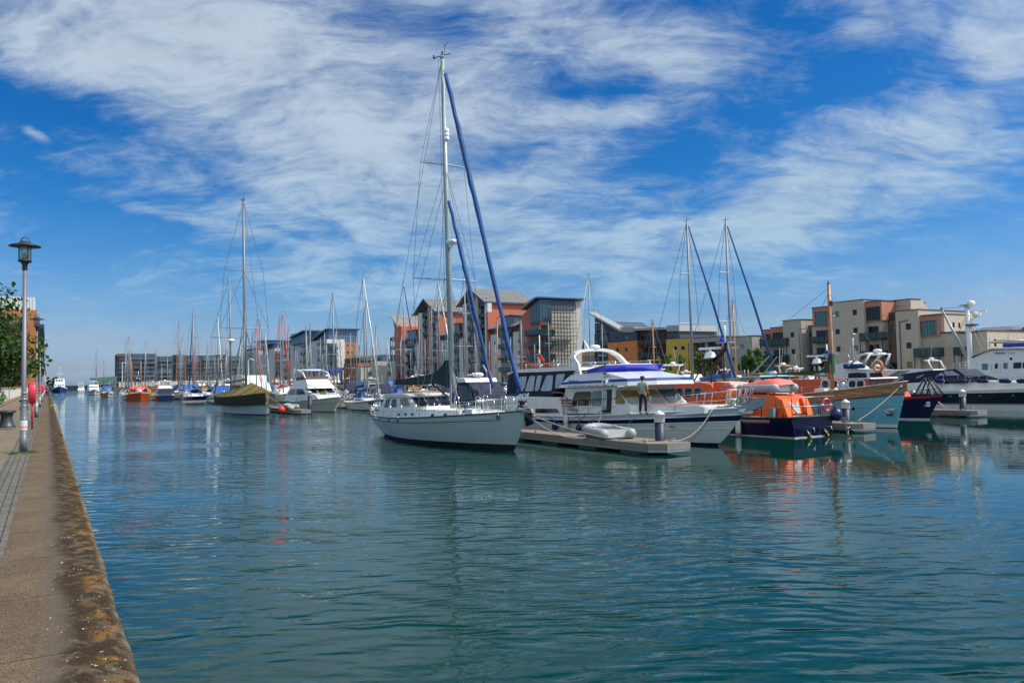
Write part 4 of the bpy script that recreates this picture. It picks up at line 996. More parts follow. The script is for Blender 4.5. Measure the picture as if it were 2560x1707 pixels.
def px_tree(xp, yt, yb, wpx, k, m, label, seed, th=.35, grp='young street trees in front of the flats', n=1400):
    a, z1 = onc(xp, yt, k); _, z0 = onc(xp, yb, k); dist = W(a, k).y
    R = wpx * .62 / FPX * dist; H = z1 - 1.7
    T = tree(a, k, 1.7, H, R, H * th, 2600, R * .2, m, label, seed, grp, cl=14, name='street_tree'); return T
for x, yt, w, m, lab, sd_ in ((1645, 890, 22, leafB, 'yellow green street tree at the foot of the dark balconies, left of the ochre block', 1),
        (1670, 884, 26, leafB, 'rounded yellow green street tree at the left corner of the ochre block', 2),
        (1701, 884, 20, leafB, 'small lollipop street tree in the middle of the ochre wall', 3),
        (1748, 877, 30, leafB, 'yellow green street tree right of the ochre wall behind a mast', 4),
        (1768, 884, 22, leafB, 'small yellow green street tree before the grey flats', 5),
        (1782, 880, 24, leafB, 'yellow green street tree in front of the grey pillar balconies', 6),
        (1866, 873, 40, leafC, 'large bright green tree before the stained grey wall', 7),
        (1897, 869, 34, leafC, 'bright green tree against the left end of the cream flats', 8)):
    px_tree(x, yt, 950, w, 101.5, m, lab, sd_, th=.22 if w > 32 else .36)
for i, (x, yt, w) in enumerate(((122, 941, 12), (132, 944, 12), (139, 942, 14))):
    px = ray(x, yt); T = None
    a = -585 + i * 4; c, z = ona(x, yt, a); tree(a, c, 1.2, z - 1.2, w / 2 / FPX * 500, 1.5, 500, .8, leafA, ('tiny distant dark tree left of the blue ship', 'tiny distant dark tree just behind the blue ship bow', 'tallest tiny distant tree behind the blue ship')[i], 20 + i, 'distant trees beyond the lock', cl=8)
# shrub growing over the fence foot at the frame edge
def shrub(name, label, a, c, z, blobs, n, size, m, seed, cat='shrub'):
    T = thing(name, label, cat, a, c, z); rnd = random.Random(seed); mb = MB()
    crown(mb, blobs, n, size, m, rnd); mb.build('foliage', T)
    mb = MB()
    for b, r in blobs: mb.tube([(b[0] * .4, b[1] * .4, -.05), b], [.03, .01], bark, 5)
    mb.build('stem', T)
shrub('hedge_shrub', 'bright green shrub at the fence foot behind the bollard', -76, -3.75, 1.62, [((i * 1.5 - 8, -.3 + .2 * sin(i * 2.1), .65 + .2 * sin(i * 1.7)), .75 + .15 * cos(i)) for i in range(12)], 6000, .13, leafC, 4)
rnd = random.Random(12)
def weeds(label, spots, seed, grp=None):
    rnd = random.Random(seed); mb = MB(); wm = leafC
    for (a, c, n, r) in spots:
        for i in range(n):
            x = a + rnd.gauss(0, r); y = c + rnd.gauss(0, r * .35); h = rnd.uniform(.01, .05)
            an = rnd.uniform(0, 6.3); dx, dy = cos(an) * .012, sin(an) * .012
            mb.ad([(x - dx, y - dy, 1.648), (x + dx, y + dy, 1.648), (x + dy * 3 * rnd.random() + dx, y - dx * 3, 1.648 + h)], [(0, 1, 2)], wm)
    tag(mb.build('weeds', rz=ANG), label, None, grp, 'stuff')
weeds('small green weeds growing round the first lamp post and along the sett joint', [(-23.4, -.5, 260, .12), (-23.2, -.36, 220, .25), (-23.0, -.72, 150, .15), (-30, .42, 40, .08), (-14.6, .46, 30, .05), (-49, -.5, 100, .15)], 8)

# ------------------------------------------------------------------ quay furniture
dkl = mat('dark_green_grey_paint', (.035, .045, .05), .45, .2)
gp = mat('galvanised_post', (.17, .165, .185), .5, .4, var=.06, scale=.8)
lgl = mat('lantern_glass', (.45, .55, .45), .1, alpha=.45, spec=.8)
def lamp(a, c, label):
    T = thing('street_lamp', label, 'street lamp', a, c, 1.648, 'quay lamp posts')
    mb = MB(); mb.lathe([(.088, 0), (.088, .36), (.080, .37), (.078, 1.05), (.074, 1.06), (.074, 1.2), (.060, 1.28), (.046, 4.62)], gp, n=18)
    for z in (.38, .85, 1.16, 1.32, 1.48): mb.lathe([(.082, z), (.086, z + .01), (.082, z + .022)], galv, n=18)
    mb.build('post', T)
    mb = MB(); mb.lathe([(.084, .55), (.085, .56), (.085, .78), (.084, .79)], mat('white_notice', (.60, .60, .60), .5), n=18); mb.lathe([(.0852, .62), (.0862, .625), (.0862, .645), (.0852, .65)], mat('orange_band', (.7, .15, .03), .5), n=18); mb.build('sticker', T)
    mb = MB(); mb.lathe([(.05, 4.60), (.062, 4.62), (.062, 4.74), (.10, 4.80), (.15, 4.82), (.155, 4.84), (.15, 4.86), (.02, 4.862)], dkl, n=20)
    for i in range(4):
        an = i * pi / 2 + .5; x, y = .145 * cos(an), .145 * sin(an); mb.tube([(x, y, 4.80), (x, y, 5.20)], .012, dkl, 6)
    mb.build('lantern_frame', T)
    mb = MB(); mb.lathe([(.115, 4.865), (.128, 4.87), (.128, 5.19), (.12, 5.195)], lgl, n=20); mb.build('glass', T)
    mb = MB(); mb.lathe([(.035, 4.865), (.05, 4.87), (.05, 5.0), (.03, 5.06)], dkl, n=10); mb.build('bulb', T)
    mb = MB(); mb.lathe([(.36, 5.205), (.365, 5.215), (.33, 5.235), (.18, 5.285), (.13, 5.30), (.12, 5.33), (.10, 5.345), (.02, 5.35)], dkl, n=28); mb.build('shade', T)
    mb = MB(); mb.tube([(.115 * cos(t), 0, 5.31 + .135 * sin(t)) for t in [pi * i / 12 for i in range(13)]], .011, dkl, 6)
    o = mb.build('handle_loop', T); o.rotation_euler.z = 1.05
    return T
L0 = index(lamp(-23.36, -.51, 'tall grey street lamp nearest the camera, on the grey setts'))
for i, a in enumerate((-48.87, -71.6, -97.0, -122.5, -148, -173.5, -199, -224.5, -250, -275)):
    w = ('second street lamp, half overlapping the dark tree', 'third street lamp along the quay', 'fourth street lamp along the quay', 'fifth street lamp along the quay', 'sixth lamp along the quay', 'seventh lamp along the quay', 'eighth lamp along the quay', 'ninth lamp along the quay', 'tenth lamp along the quay', 'farthest street lamp along the quay')[i]
    dup(L0, a, -.5, 1.648, w)
def bollard(a, c, label):
    T = thing('mooring_bollard', label, 'bollard', a, c, 1.648, 'mooring bollards on the quay')
    mb = MB(); mb.lathe([(.33, 0), (.335, .02), (.28, .10), (.225, .25), (.205, .42), (.225, .54), (.26, .58)], mat('dark_cast_iron', (.045, .055, .06), .45, .3, var=.2, bump=.2), n=28); mb.build('post', T)
    mb = MB(); mb.lathe([(.26, .582), (.33, .60), (.345, .635), (.33, .665), (.25, .69), (.1, .70), (.01, .702)], mat('dark_cast_iron', (.045, .055, .06), .45, .3), n=28); mb.build('cap', T)
    return T
b0 = index(bollard(-38.1, -1.42, 'dark waisted iron bollard nearest the camera at the left frame edge'))
dup(b0, -66, -1.42, 1.648, 'dark iron bollard farther along the path behind the lamps')
def ring(a, c, label):
    T = thing('lifebuoy_housing', label, 'lifebuoy housing', a, c, 1.648, 'lifebuoy housings', ANG + pi / 2)
    mb = MB(); mb.tube([(0, 0, 0), (0, 0, 1.2)], .03, mat('red_post', (.45, .02, .02), .4), 8); mb.build('post', T)
    mb = MB(); n = 26; vs = []
    prof = [(1.0, -.10), (1.02, -.06), (1.02, .06), (1.0, .10)]
    poly = [(.30 * cos(2 * pi * i / n), .40 * sin(2 * pi * i / n) * (1.15 if i > n / 2 else 1)) for i in range(n)]
    for s_, t_ in ((.80, -.125), (.95, -.11), (1, -.07), (1, .07), (.95, .11), (.80, .125)):
        vs += [(t_, x * s_, 1.42 + z * s_) for x, z in poly]
    fs = [(j * n + i, j * n + (i + 1) % n, (j + 1) * n + (i + 1) % n, (j + 1) * n + i) for j in range(5) for i in range(n)] + [tuple(range(n))[::-1], tuple(5 * n + i for i in range(n))]
    mb.ad(vs, fs, pinkred, True); mb.build('case', T)
    mb = MB(); mb.box(-.03, .03, -.06, .06, 1.0, 1.05, galv); mb.tube([(-.13, 0, 1.05), (-.13, 0, 1.8)], .008, redp, 5); mb.build('hinge', T)
    return T
r0 = index(ring(-35.77, -.5, 'pink red lifebuoy housing on a red post beside the nearest lamp'))
dup(r0, -86, -.5, 1.648, 'pink red lifebuoy housing farther along the quay')
# railings with brick and white pillars along the left of the path
def fence():
    wpt = mat('white_masonry_paint', (.58, .57, .53), .8, streak=.2); bk = mat('yellow_brown_brick', (.33, .19, .09), .9, var=.2)
    T = thing('fence', 'cream pillared railing on a brick plinth along the left side of the path', 'fence', -60, -3.6, 1.62)
    mb = MB(); mb.box(-195, -58, -3.75, -3.5, 1.6, 1.95, bk); put(mb, 'plinth', T)
    for i in range(50):
        mb = MB(); a = -58 - i * 2.75; mb.box(a - .2, a + .2, -3.8, -3.45, 1.95, 3.1, wpt); mb.box(a - .26, a + .26, -3.86, -3.39, 3.103, 3.25, bk); put(mb, 'pillar', T)
    mb = MB(); mb.box(-195, -58, -3.66, -3.60, 3.0, 3.08, wpt); mb.box(-195, -58, -3.66, -3.60, 2.1, 2.16, wpt)
    i = -58
    while i > -195:
        mb.box(i - .05, i + .05, -3.645, -3.615, 2.16, 3.0, wpt); i -= .5
    put(mb, 'railing', T)
    T = thing('fence', 'dark close boarded fence half hidden by the shrub at the left frame edge', 'fence', -40, -3.7, 1.62)
    mb = MB(); a = -30
    while a > -57.5:
        mb.box(a - .07, a + .07, -3.75, -3.71, 1.62, 3.1, darkgr); a -= .16
    mb.box(-57.5, -30, -3.71, -3.66, 2.7, 2.8, darkgr); put(mb, 'boards', T)
fence()
# mooring ladders / yellow post on the quay edge
def ladder(a, label):
    T = thing('quay_ladder', label, 'ladder', a, .52, 0, 'yellow quay ladders'); ym = mat('yellow_paint', (.55, .42, .04), .5, var=.2)
    mb = MB()
    for s_ in (-.2, .2):
        mb.tube([(s_, .05, -.6), (s_, .05, 1.75), (s_, -.05, 2.0), (s_, -.3, 2.0), (s_, -.35, 1.66)], .025, ym, 6)
    put_ = mb.build('rail', T); mb = MB()
    for i in range(8): mb.tube([(-.2, .05, -.3 + i * .27), (.2, .05, -.3 + i * .27)], .02, ym, 6)
    mb.build('rung', T)
    return T
l0 = index(ladder(-62, 'yellow ladder clipped to the quay edge'))
# ------------------------------------------------------------------ boats: shared builders (a forward along the berth, c across)
class Hull:
    def __init__(s, a0, L, c, B, zs, ob=1.0, os=.3, tw=.7, wlw=.84, bp=2.0, flare=1.6, d=1, draft=.5, sp=1.2, tm=.42, wbp=1.55):
        s.a0, s.L, s.c, s.B, s.zs, s.ob, s.os, s.tw, s.wlw, s.bp, s.fl, s.d, s.dr, s.sp, s.tm, s.wbp = a0, L, c, B, zs, ob, os, tw, wlw, bp, flare, d, draft, sp, tm, wbp
    def shp(s, t, tw, p):
        if t < s.tm: return tw + (1 - tw) * sin(pi / 2 * t / s.tm)
        return max(0, 1 - ((t - s.tm) / (1 - s.tm)) ** p)
    def zsh(s, t):
        z0, zm, z1 = s.zs; return z0 * (1 - t) * (1 - 2 * t) + zm * 4 * t * (1 - t) + z1 * t * (2 * t - 1)
    def x(s, t, v): vv = max(v, 0) ** s.sp; return t * s.L + (s.ob * t ** 4 - s.os * (1 - t) ** 4) * vv + (0 if v >= 0 else v * .25 * t ** 6 * s.ob)
    def w(s, t, v):
        hd = s.B / 2 * s.shp(t, s.tw, s.bp); hw = s.B / 2 * s.wlw * s.shp(t, s.tw * .8, s.wbp)
        return (hw + (hd - hw) * v ** s.fl if v >= 0 else hw * (1 + v * .45)) + .015
    def P(s, t, v, sd, out=0.0):
        z = v * s.zsh(t) if v >= 0 else v * s.dr
        return (s.a0 + s.d * s.x(t, v), s.c + s.d * sd * (s.w(t, v) + out), z)
    def t_at(s, a, v=1.0):
        lo, hi = 0.0, 1.0
        for _ in range(30):
            m = (lo + hi) / 2
            if s.d * (s.a0 + s.d * s.x(m, v) - a) < 0: lo = m
            else: hi = m
        return (lo + hi) / 2
    def mesh(s, bands, deck, bul=.08, n=26, capm=None):
        mb = MB(); ts = [i / n for i in range(n + 1)]
        ts = sorted(ts + [.985, .995])
        vs = [-1.0]; ms = []
        for vt, m, k in bands:
            v0 = vs[-1]
            for i in range(1, k + 1): vs.append(v0 + (vt - v0) * i / k); ms.append(m)
        K = len(vs)
        for sd in (-1, 1):
            pts = [[s.P(t, v, sd) for v in vs] for t in ts]
            for j in range(K - 1):
                P = []; 
                for i in range(len(ts)): P += [pts[i][j], pts[i][j + 1]]
                mb.ad(P, [(2 * i, 2 * i + 1, 2 * i + 3, 2 * i + 2) for i in range(len(ts) - 1)], ms[j], True)
        for j in range(K - 1):
            for t in (0, 1):
                mb.ad([s.P(t, vs[j], -1), s.P(t, vs[j], 1), s.P(t, vs[j + 1], 1), s.P(t, vs[j + 1], -1)], [(0, 1, 2, 3)], ms[j])
        dk = []
        for t in ts:
            z = s.zsh(t) - bul; w = max(.01, s.w(t, 1) - .05); x = s.a0 + s.d * min(s.x(t, 1), s.x(1, 1) - .04)
            dk.append((x, w, z))
        q = []; 
        for x, w, z in dk: q += [(x, s.c - w, z), (x, s.c, z + .04), (x, s.c + w, z)]
        mb.ad(q, [(3 * i + k, 3 * i + k + 1, 3 * i + 4 + k, 3 * i + 3 + k) for i in range(len(ts) - 1) for k in (0, 1)], deck, True)
        for sd in (-1, 1):      # inner bulwark and cap
            q = []
            for i, t in enumerate(ts):
                q += [s.P(t, 1, sd), (dk[i][0], s.c + s.d * sd * dk[i][1], dk[i][2] + bul), (dk[i][0], s.c + s.d * sd * dk[i][1], dk[i][2])]
            mb.ad(q, [(3 * i + k, 3 * i + k + 1, 3 * i + 4 + k, 3 * i + 3 + k) for i in range(len(ts) - 1) for k in (0, 1)], capm or bands[-1][1])
        q = [s.P(0, 1, -1), s.P(0, 1, 1), (dk[0][0], s.c + dk[0][1], dk[0][2]), (dk[0][0], s.c - dk[0][1], dk[0][2])]
        mb.ad(q, [(0, 1, 2, 3)], capm or bands[-1][1])
        return mb
    def strake(s, mb, v, r, m, t0=0, t1=1, out=.005, n=24, sides=(-1, 1)):
        for sd in sides: mb.tube([s.P(t0 + (t1 - t0) * i / n, v, sd, out) for i in range(n + 1)], r, m, 6)
    def rail(s, T, ts, h, wires=(1.0, .5), m=None, r=.013, inset=.08, name='guard_rail', sides=(-1, 1), lean=0, closed=True, rw=.009, t1=None):
        m = m or steel; mb = MB()
        for sd in sides:
            for t in ts:
                p = s.P(t, 1, sd, -inset); mb.tube([p, (p[0] + lean, p[1], p[2] + h)], r, m, 6)
            for f in wires:
                pts = []
                for i in range(len(ts) * 4 - 3):
                    k = i // 4; tt = ts[k] + ((ts[k + 1] - ts[k]) * (i % 4) / 4 if k < len(ts) - 1 else 0); p = s.P(tt, 1, sd, -inset); pts.append((p[0] + lean * f, p[1], p[2] + h * f))
                mb.tube(pts, r if f == 1.0 else rw, m, 5)
        if closed and len(sides) == 2:
            for f in wires:
                a, b = s.P(ts[-1], 1, -1, -inset), s.P(ts[-1], 1, 1, -inset); mb.tube([(a[0], a[1], a[2] + h * f), (b[0], b[1], b[2] + h * f)], r, m, 5)
        return put(mb, name, T)
class House:
    """a cabin with sloping sides: side profile in (a, z), half width w0 + ka(a-ar) + kz(z-zr)"""
    def __init__(s, c, w0, ar=0, ka=0, zr=0, kz=0): s.c, s.w0, s.ar, s.ka, s.zr, s.kz = c, w0, ar, ka, zr, kz
    def w(s, a, z): return max(.05, s.w0 + s.ka * (a - s.ar) + s.kz * (z - s.zr))
    def body(s, mb, poly, m, m2=None): return mb.slab(poly, lambda a, z: s.c - s.w(a, z), lambda a, z: s.c + s.w(a, z), m, m2)
    def patch(s, mb, poly, m, sd=-1, out=.012, th=.03):
        return mb.slab(poly, lambda a, z: s.c + sd * (s.w(a, z) + out), lambda a, z: s.c + sd * (s.w(a, z) + out - th), m)
    def win(s, T, poly, m, fm, name='window', grow=.05, both=True):
        cx = sum(p[0] for p in poly) / len(poly); cz = sum(p[1] for p in poly) / len(poly)
        big = []
        for x, z in poly:
            dx, dz = x - cx, z - cz; L = sqrt(dx * dx + dz * dz) or 1; big.append((x + dx / L * grow * 1.3, z + dz / L * grow * 1.3))
        for sd in ((-1, 1) if both else (-1,)):
            mb = MB(); s.patch(mb, big, fm, sd, .010, .03); f = put(mb, name, T)
            mb = MB(); s.patch(mb, poly, m, sd, .016, .03); put(mb, 'pane', f)
def Pz(Z, c, pts): return [onc(*Z(x, y), c) for x, y in pts]
def rr(poly, k=3, r=.25):
    """round a polygon's corners"""
    out = []; n = len(poly)
    for i in range(n):
        p0, p, p1 = Vector(poly[i - 1]), Vector(poly[i]), Vector(poly[(i + 1) % n])
        a = p.lerp(p0, r); b = p.lerp(p1, r)
        for j in range(k + 1):
            t = j / k; out.append(tuple(a * (1 - t) ** 2 + p * 2 * t * (1 - t) + b * t * t))
    return out
def sag(p, q, s, n=14): p, q = Vector(p), Vector(q); return [p.lerp(q, i / n) - Vector((0, 0, 4 * s * (i / n) * (1 - i / n))) for i in range(n + 1)]
def mast_rig(T, base, top, r0, m, spreads, chain, stays, wr=.011, radar=None, halyards=True, n=10):
    """spreads: (fraction up, half span, sweep); chain: half beam at deck and z"""
    B, Tt = Vector(base), Vector(top)
    mb = MB(); mb.tube([B, B.lerp(Tt, .5), Tt], [r0, r0, r0 * .72], m, n); mb.tube([Tt, Tt + Vector((0, 0, .12))], r0 * .85, m, n)
    put(mb, 'mast', T)
    mb = MB(); tips = []
    for f, h, sw in spreads:
        p = B.lerp(Tt, f); tp = []
        for sd in (-1, 1):
            q = p + Vector((-sw, sd * h, .05)); mb.tube([p, q], [r0 * .38, r0 * .22], m, 5); tp.append(q)
        tips.append(tp)
    put(mb, 'spreader', T)
    mb = MB()
    for k, sd in enumerate((-1, 1)):
        foot = Vector((B.x - .25, B.y + sd * chain[0], chain[1])); prev = foot
        for i, (f, h, sw) in enumerate(spreads):
            mb.tube([prev, tips[i][k]], wr, wire, 4); prev = tips[i][k]
        mb.tube([prev, Tt + Vector((0, sd * .05, -.2))], wr, wire, 4)
        f0 = B.lerp(Tt, spreads[0][0]); mb.tube([foot + Vector((.6, 0, 0)), f0], wr, wire, 4); mb.tube([foot + Vector((-.6, 0, 0)), f0], wr, wire, 4)
        if len(spreads) > 1: mb.tube([tips[0][k], B.lerp(Tt, spreads[1][0])], wr, wire, 4)
        if halyards:
            mb.tube([B + Vector((-r0 * 1.2, sd * r0 * 1.4, .5)), Tt + Vector((-r0, sd * r0, -.1))], wr * .9, wire, 4)
    for p, q in stays: mb.tube([p, q], wr, wire, 4)
    put(mb, 'rigging', T)
def masthead(T, top, k=1.0):
    x, y, z = top; mb = MB()
    mb.tube([(x - .5 * k, y - .25 * k, z + .15), (x + .5 * k, y + .25 * k, z + .12)], .022, blackm, 5); mb.lathe([(.02, z + .1), (.05, z + .15), (.05, z + .35), (.02, z + .4)], blackm, (x, y, 0), 8)
    mb.tube([(x + .25, y, z + .1), (x + .35, y, z + .7 * k)], .012, blackm, 4); mb.tube([(x - .5 * k, y - .25 * k, z + .1), (x - .5 * k, y - .25 * k, z + .3)], .05, blackm, 6); mb.tube([(x + .35, y, z + .5), (x + .6, y + .1, z + .75)], .015, blackm, 4)
    put(mb, 'masthead_instruments', T)
def dome(T, p, r, h, m=None, name='radar_dome', bracket=None):
    mb = MB(); m = m or whitep
    mb.lathe([(r * .55, 0), (r * .9, h * .2), (r, h * .45), (r * .96, h * .65), (r * .7, h * .9), (r * .2, h)], m, p, 16)
    if bracket: mb.tube([bracket, (p[0], p[1], p[2] + .02)], .045, steel, 6)
    put(mb, name, T)
def fender(T, p, r, L, m, rope_to=None, name='fender', parent_thing=False):
    mb = MB(); x, y, z = p
    mb.lathe([(.02, L / 2 + .06), (r * .35, L / 2), (r * .85, L / 2 - r * .7), (r, L / 2 - r * 1.3), (r, -L / 2 + r * 1.3), (r * .85, -L / 2 + r * .7), (r * .3, -L / 2)], m, p, 14)
    if rope_to: mb.tube([(x, y, z + L / 2), rope_to], .012, rope, 5)
    return mb
def free_fender(label, p, r, L, m, rope_to, group='fenders hung over the side'):
    T = thing('fender', label, 'fender', p[0], p[1], p[2], group); put(fender(None, p, r, L, m), 'fender_body', T)
    mb = MB(); mb.tube([(p[0], p[1], p[2] + L / 2), rope_to], .012, rope, 5); put(mb, 'lanyard', T)
def mooring(label, pts, r=.022, m=None, grp='mooring ropes'):
    a, c, z = pts[0]; T = thing('mooring_rope', label, 'rope', a, c, z, grp); mb = MB(); mb.tube(pts, r, m or rope, 6); put(mb, 'rope', T)
def outb(mb, a, c, z): # outboard leg
    mb.box(a - .12, a + .12, c - .08, c + .08, z - .2, z + .5, blackm)

# ------------------------------------------------------------------ the pale grey deckhouse sloop
def sloop():
    c = 18.0
    H = Hull(-44.4, 14.0, c, 4.1, (1.12, 1.30, 1.80), 1.15, 1.9, .42, .86, 2.1, .8, draft=.35, sp=.8, wbp=1.6)
    T = thing('sailing_yacht', 'large pale grey sloop with white deckhouse and two blue furled headsails, nearest the camera', 'sailing boat', -37, c, 0)
    hb = H.mesh([(-.02, antif, 2), (.15, antif, 1), (.80, greyhull, 7), (1.0, greyhull, 2)], gel2, .10, 34, greyhull)
    put(hb, 'hull', T)
    mb = MB(); H.strake(mb, 1.0, .035, darkgr, out=0); H.strake(mb, .88, .014, bootw, .02, .9); H.strake(mb, .80, .018, darkgr, 0, .93); H.strake(mb, .765, .012, bootw, 0, .93)
    put(mb, 'rubbing_strake', T)
    mb = MB()
    for a, z in (onc(*Z4(1838, 652), 17.4), onc(*Z4(440, 686), 16.3), onc(*Z4(558, 686), 16.2)):
        t = H.t_at(a); p = H.P(t, .93 if a > -33 else .97, -1, .01); mb.lathe([(.16, -.02), (.17, 0), (.10, .02)], steel, (p[0], p[1], p[2]), 12, 'Y')
    put(mb, 'fairlead', T)
    # deckhouse
    cs = 16.75; w0 = 1.35
    HS = House(c, w0, -39, -.03, 1.2, -.16)
    base = Pz(Z4, cs, [(250, 668), (350, 380), (380, 356), (600, 356), (635, 380), (722, 520), (740, 600), (742, 668)])
    mb = MB(); HS.body(mb, base, gel2); put(mb, 'deckhouse', T)
    mb = MB(); rf = Pz(Z4, cs, [(340, 388), (352, 356), (400, 340), (600, 344), (672, 372), (668, 390), (600, 386)])
    HS2 = House(c, w0 - .08, -39, -.03, 1.2, 0); HS2.body(mb, rf, gel); put(mb, 'deckhouse_roof', T)
    wins = [((365, 412), (415, 412), (402, 525), (352, 525)), ((440, 412), (492, 412), (505, 520), (428, 520)), ((530, 405), (622, 400), (672, 505), (560, 515))]
    gm = [glassd, glassd, glassc]
    for w, g_ in zip(wins, gm): HS.win(T, rr(Pz(Z4, cs, w), 2, .12), g_, gel, both=True, grow=.04)
    # raked front screens of the deckhouse facing the bow
    f0, f1 = onc(*Z4(650, 392), cs), onc(*Z4(722, 512), cs)
    for i in range(3):
        u0 = c - 1.05 + i * .72; u1 = u0 + .62; nx = .03
        mb = MB(); mb.quad((f0[0] + nx, u0, f0[1] - .02), (f0[0] + nx, u1, f0[1] - .02), (f1[0] + nx, u1, f1[1] + .06), (f1[0] + nx, u0, f1[1] + .06), glassd); put(mb, 'windscreen', T)
    # trunk cabin ahead
    TR = House(c, 1.22, -36, -.07, 1.3, -.25)
    mb = MB(); TR.body(mb, Pz(Z4, cs, [(740, 668), (745, 590), (800, 558), (1190, 566), (1400, 596), (1450, 640), (1455, 668)]), gel2); put(mb, 'trunk_cabin', T)
    for x in (545, 628, 712, 960, 1105, 1380):
        y = 618 if x < 800 else 630; q = Pz(Z4, cs, [(x - 16, y - 18), (x + 18, y - 18), (x + 18, y + 16), (x - 16, y + 16)]); (HS if x < 800 else TR).win(T, q, glassd, steel, 'portlight', .025)
    mb = MB(); TR.body(mb, Pz(Z4, cs, [(1230, 592), (1235, 570), (1330, 570), (1340, 598)]), darkgr); put(mb, 'hatch', T)
    mb = MB()
    for x0, x1, y in ((1340, 1405, 565), (1480, 1570, 545)):
        a0, z0 = onc(*Z4(x0, y), 17.2); a1, _ = onc(*Z4(x1, y), 17.2); mb.box(a0, a1, 16.9, 17.5, z0 - .25, z0, whitep)
    put(mb, 'deck_locker', T)
    # cockpit clutter: pushpit, wheel, outboard, life raft, dorade vents
    H.rail(T, [0, .02, .06, .10], .75, (1.0, .55), closed=False, name='pushpit')
    mb = MB(); rnd = random.Random(2)
    for i in range(2):
        p = H.P(.01, 1, -1 + 2 * i, -.15); q = H.P(.01, 1, 1, -.15)
    a = H.a0 - 1.7
    for f in (.4, .75): mb.tube([(a + .1, c - .9, 1.1 + f), (a, c, 1.1 + f), (a + .1, c + .9, 1.1 + f)], .014, steel, 6)
    for cc in (-.9, -.3, .3, .9): mb.tube([(a + .05, c + cc, 1.05), (a + .05, c + cc, 1.1 + .75)], .014, steel, 6)
    mb.tube([(a, c - .6, .5), (a - .25, c - .6, 1.0), (a + .1, c - .6, 3.0)], .02, blackm, 6)
    put(mb, 'stern_gantry', T)
    mb = MB(); mb.box(a + .15, a + .4, c + .3, c + .6, 1.2, 1.75, blackm); mb.box(a + .2, a + .35, c + .38, c + .5, .6, 1.2, blackm); put(mb, 'outboard_motor', T)
    mb = MB(); mb.tube([(a + .9 + .35 * 0, c + .42 * cos(t), 1.75 + .42 * sin(t)) for t in [i * pi / 8 for i in range(17)]], .02, steel, 6); mb.box(a + .8, a + 1.0, c - .1, c + .1, 1.05, 1.8, gel2); put(mb, 'steering_wheel', T)
    mb = MB()
    for i, (x, y) in enumerate(((120, 470), (130, 540), (160, 590), (200, 560), (250, 600), (180, 500))):
        aa, z = onc(*Z4(x, y), 17 + i * .4); mb.tube([(aa, 17 + i * .4, 1.1), (aa + .15, 17.1 + i * .4, z)], .02, (blackm, galv, whitep)[i % 3], 6); mb.box(aa - .1, aa + .2, 17 + i * .4, 17.25 + i * .4, z - .1, z + .08, (blackm, whitep, galv)[i % 3])
    put(mb, 'self_steering_gear', T)
    # guard rails
    ts = [H.t_at(v) for v in (-43.6, -41.9, -40.2, -38.5, -36.8, -35.1, -33.4, -31.7)]
    H.rail(T, ts, .72, (1.0, .5), closed=False, name='guard_rail')
    tp = [H.t_at(v) for v in (-31.6, -30.6, -29.8, -29.4)]
    H.rail(T, tp, .78, (1.0, .5), lean=.35, name='pulpit', r=.02)
    mb = MB()
    for a_, w_ in ((-34.4, .8), (-32.4, .7)):
        for sd in (-1, 1):
            mb.tube([(a_ - .25, c + sd * w_, 1.75), (a_ - .2, c + sd * w_, 2.35), (a_, c + sd * w_, 2.45), (a_ + .2, c + sd * w_, 2.35), (a_ + .25, c + sd * w_, 1.75)], .022, steel, 6)
    put(mb, 'mast_guard_hoop', T)
    mb = MB()
    for a_, z in ((-33.9, 1.9), (-32.2, 2.0)):
        mb.lathe([(.03, 0), (.04, .2), (.08, .25), (.09, .32), (.02, .35)], mat('ventilator_blue', (.04, .10, .25), .4), (a_, c - .6, z - .2), 10)
    put(mb, 'ventilator', T)
    # stem head and anchor
    mb = MB(); z = 1.72; a1 = H.P(1, 1, 1)[0]
    mb.box(a1 - .5, a1 + .45, c - .14, c + .14, z, z + .12, steel); mb.beam((a1 + .05, c, z - .15), (a1 + .5, c, z + .1), .14, .22, blackm)
    mb.ad([(a1 + .1, c - .18, z - .1), (a1 + .62, c, z - .45), (a1 + .1, c + .18, z - .1), (a1 + .35, c, z + .12), (a1 - .05, c, z - .62)], [(0, 1, 3), (1, 2, 3), (0, 4, 1), (1, 4, 2), (0, 2, 4)], blackm); put(mb, 'anchor', T)
    mb = MB(); mb.lathe([(.12, 0), (.20, .02), (.2, .06), (.12, .10), (.12, .22), (.2, .26), (.18, .3)], blackm, (a1 - .32, c, z + .22), 14); put(mb, 'furling_drum', T)
    # mast and rig
    base, top = (-36.47, c, 1.75), (-37.05, c, 20.3)
    stem = (a1 - .35, c, z + .45)
    mast_rig(T, base, top, .145, alup, [(.36, 1.8, .5), (.69, 1.28, .35)], (1.75, 1.3), [(Vector(top), Vector((-46.1, c - .2, 1.3))), (Vector((-36.9, c, 13.6)), Vector((-42.2, c - 1.4, 1.2))), (Vector((-36.9, c, 13.6)), Vector((-42.2, c + 1.4, 1.2))), (Vector((-37.0, c, 19.8)), Vector(stem))], .012)
    masthead(T, top)
    def sail(p, q, r, m, nm, waves=26):
        p, q = Vector(p), Vector(q); pts = []; rs = []; rd = random.Random(4)
        for i in range(waves + 1):
            f = i / waves; pts.append(p.lerp(q, f) + Vector((rd.uniform(-.02, .02), rd.uniform(-.02, .02), 0))); rs.append(r * (.62 + .38 * (1 - abs(f - .35))) * rd.uniform(.88, 1.12))
        mb = MB(); mb.tube(pts, rs, m, 8); put(mb, nm, T)
    st = Vector(stem); tp_ = Vector(top)
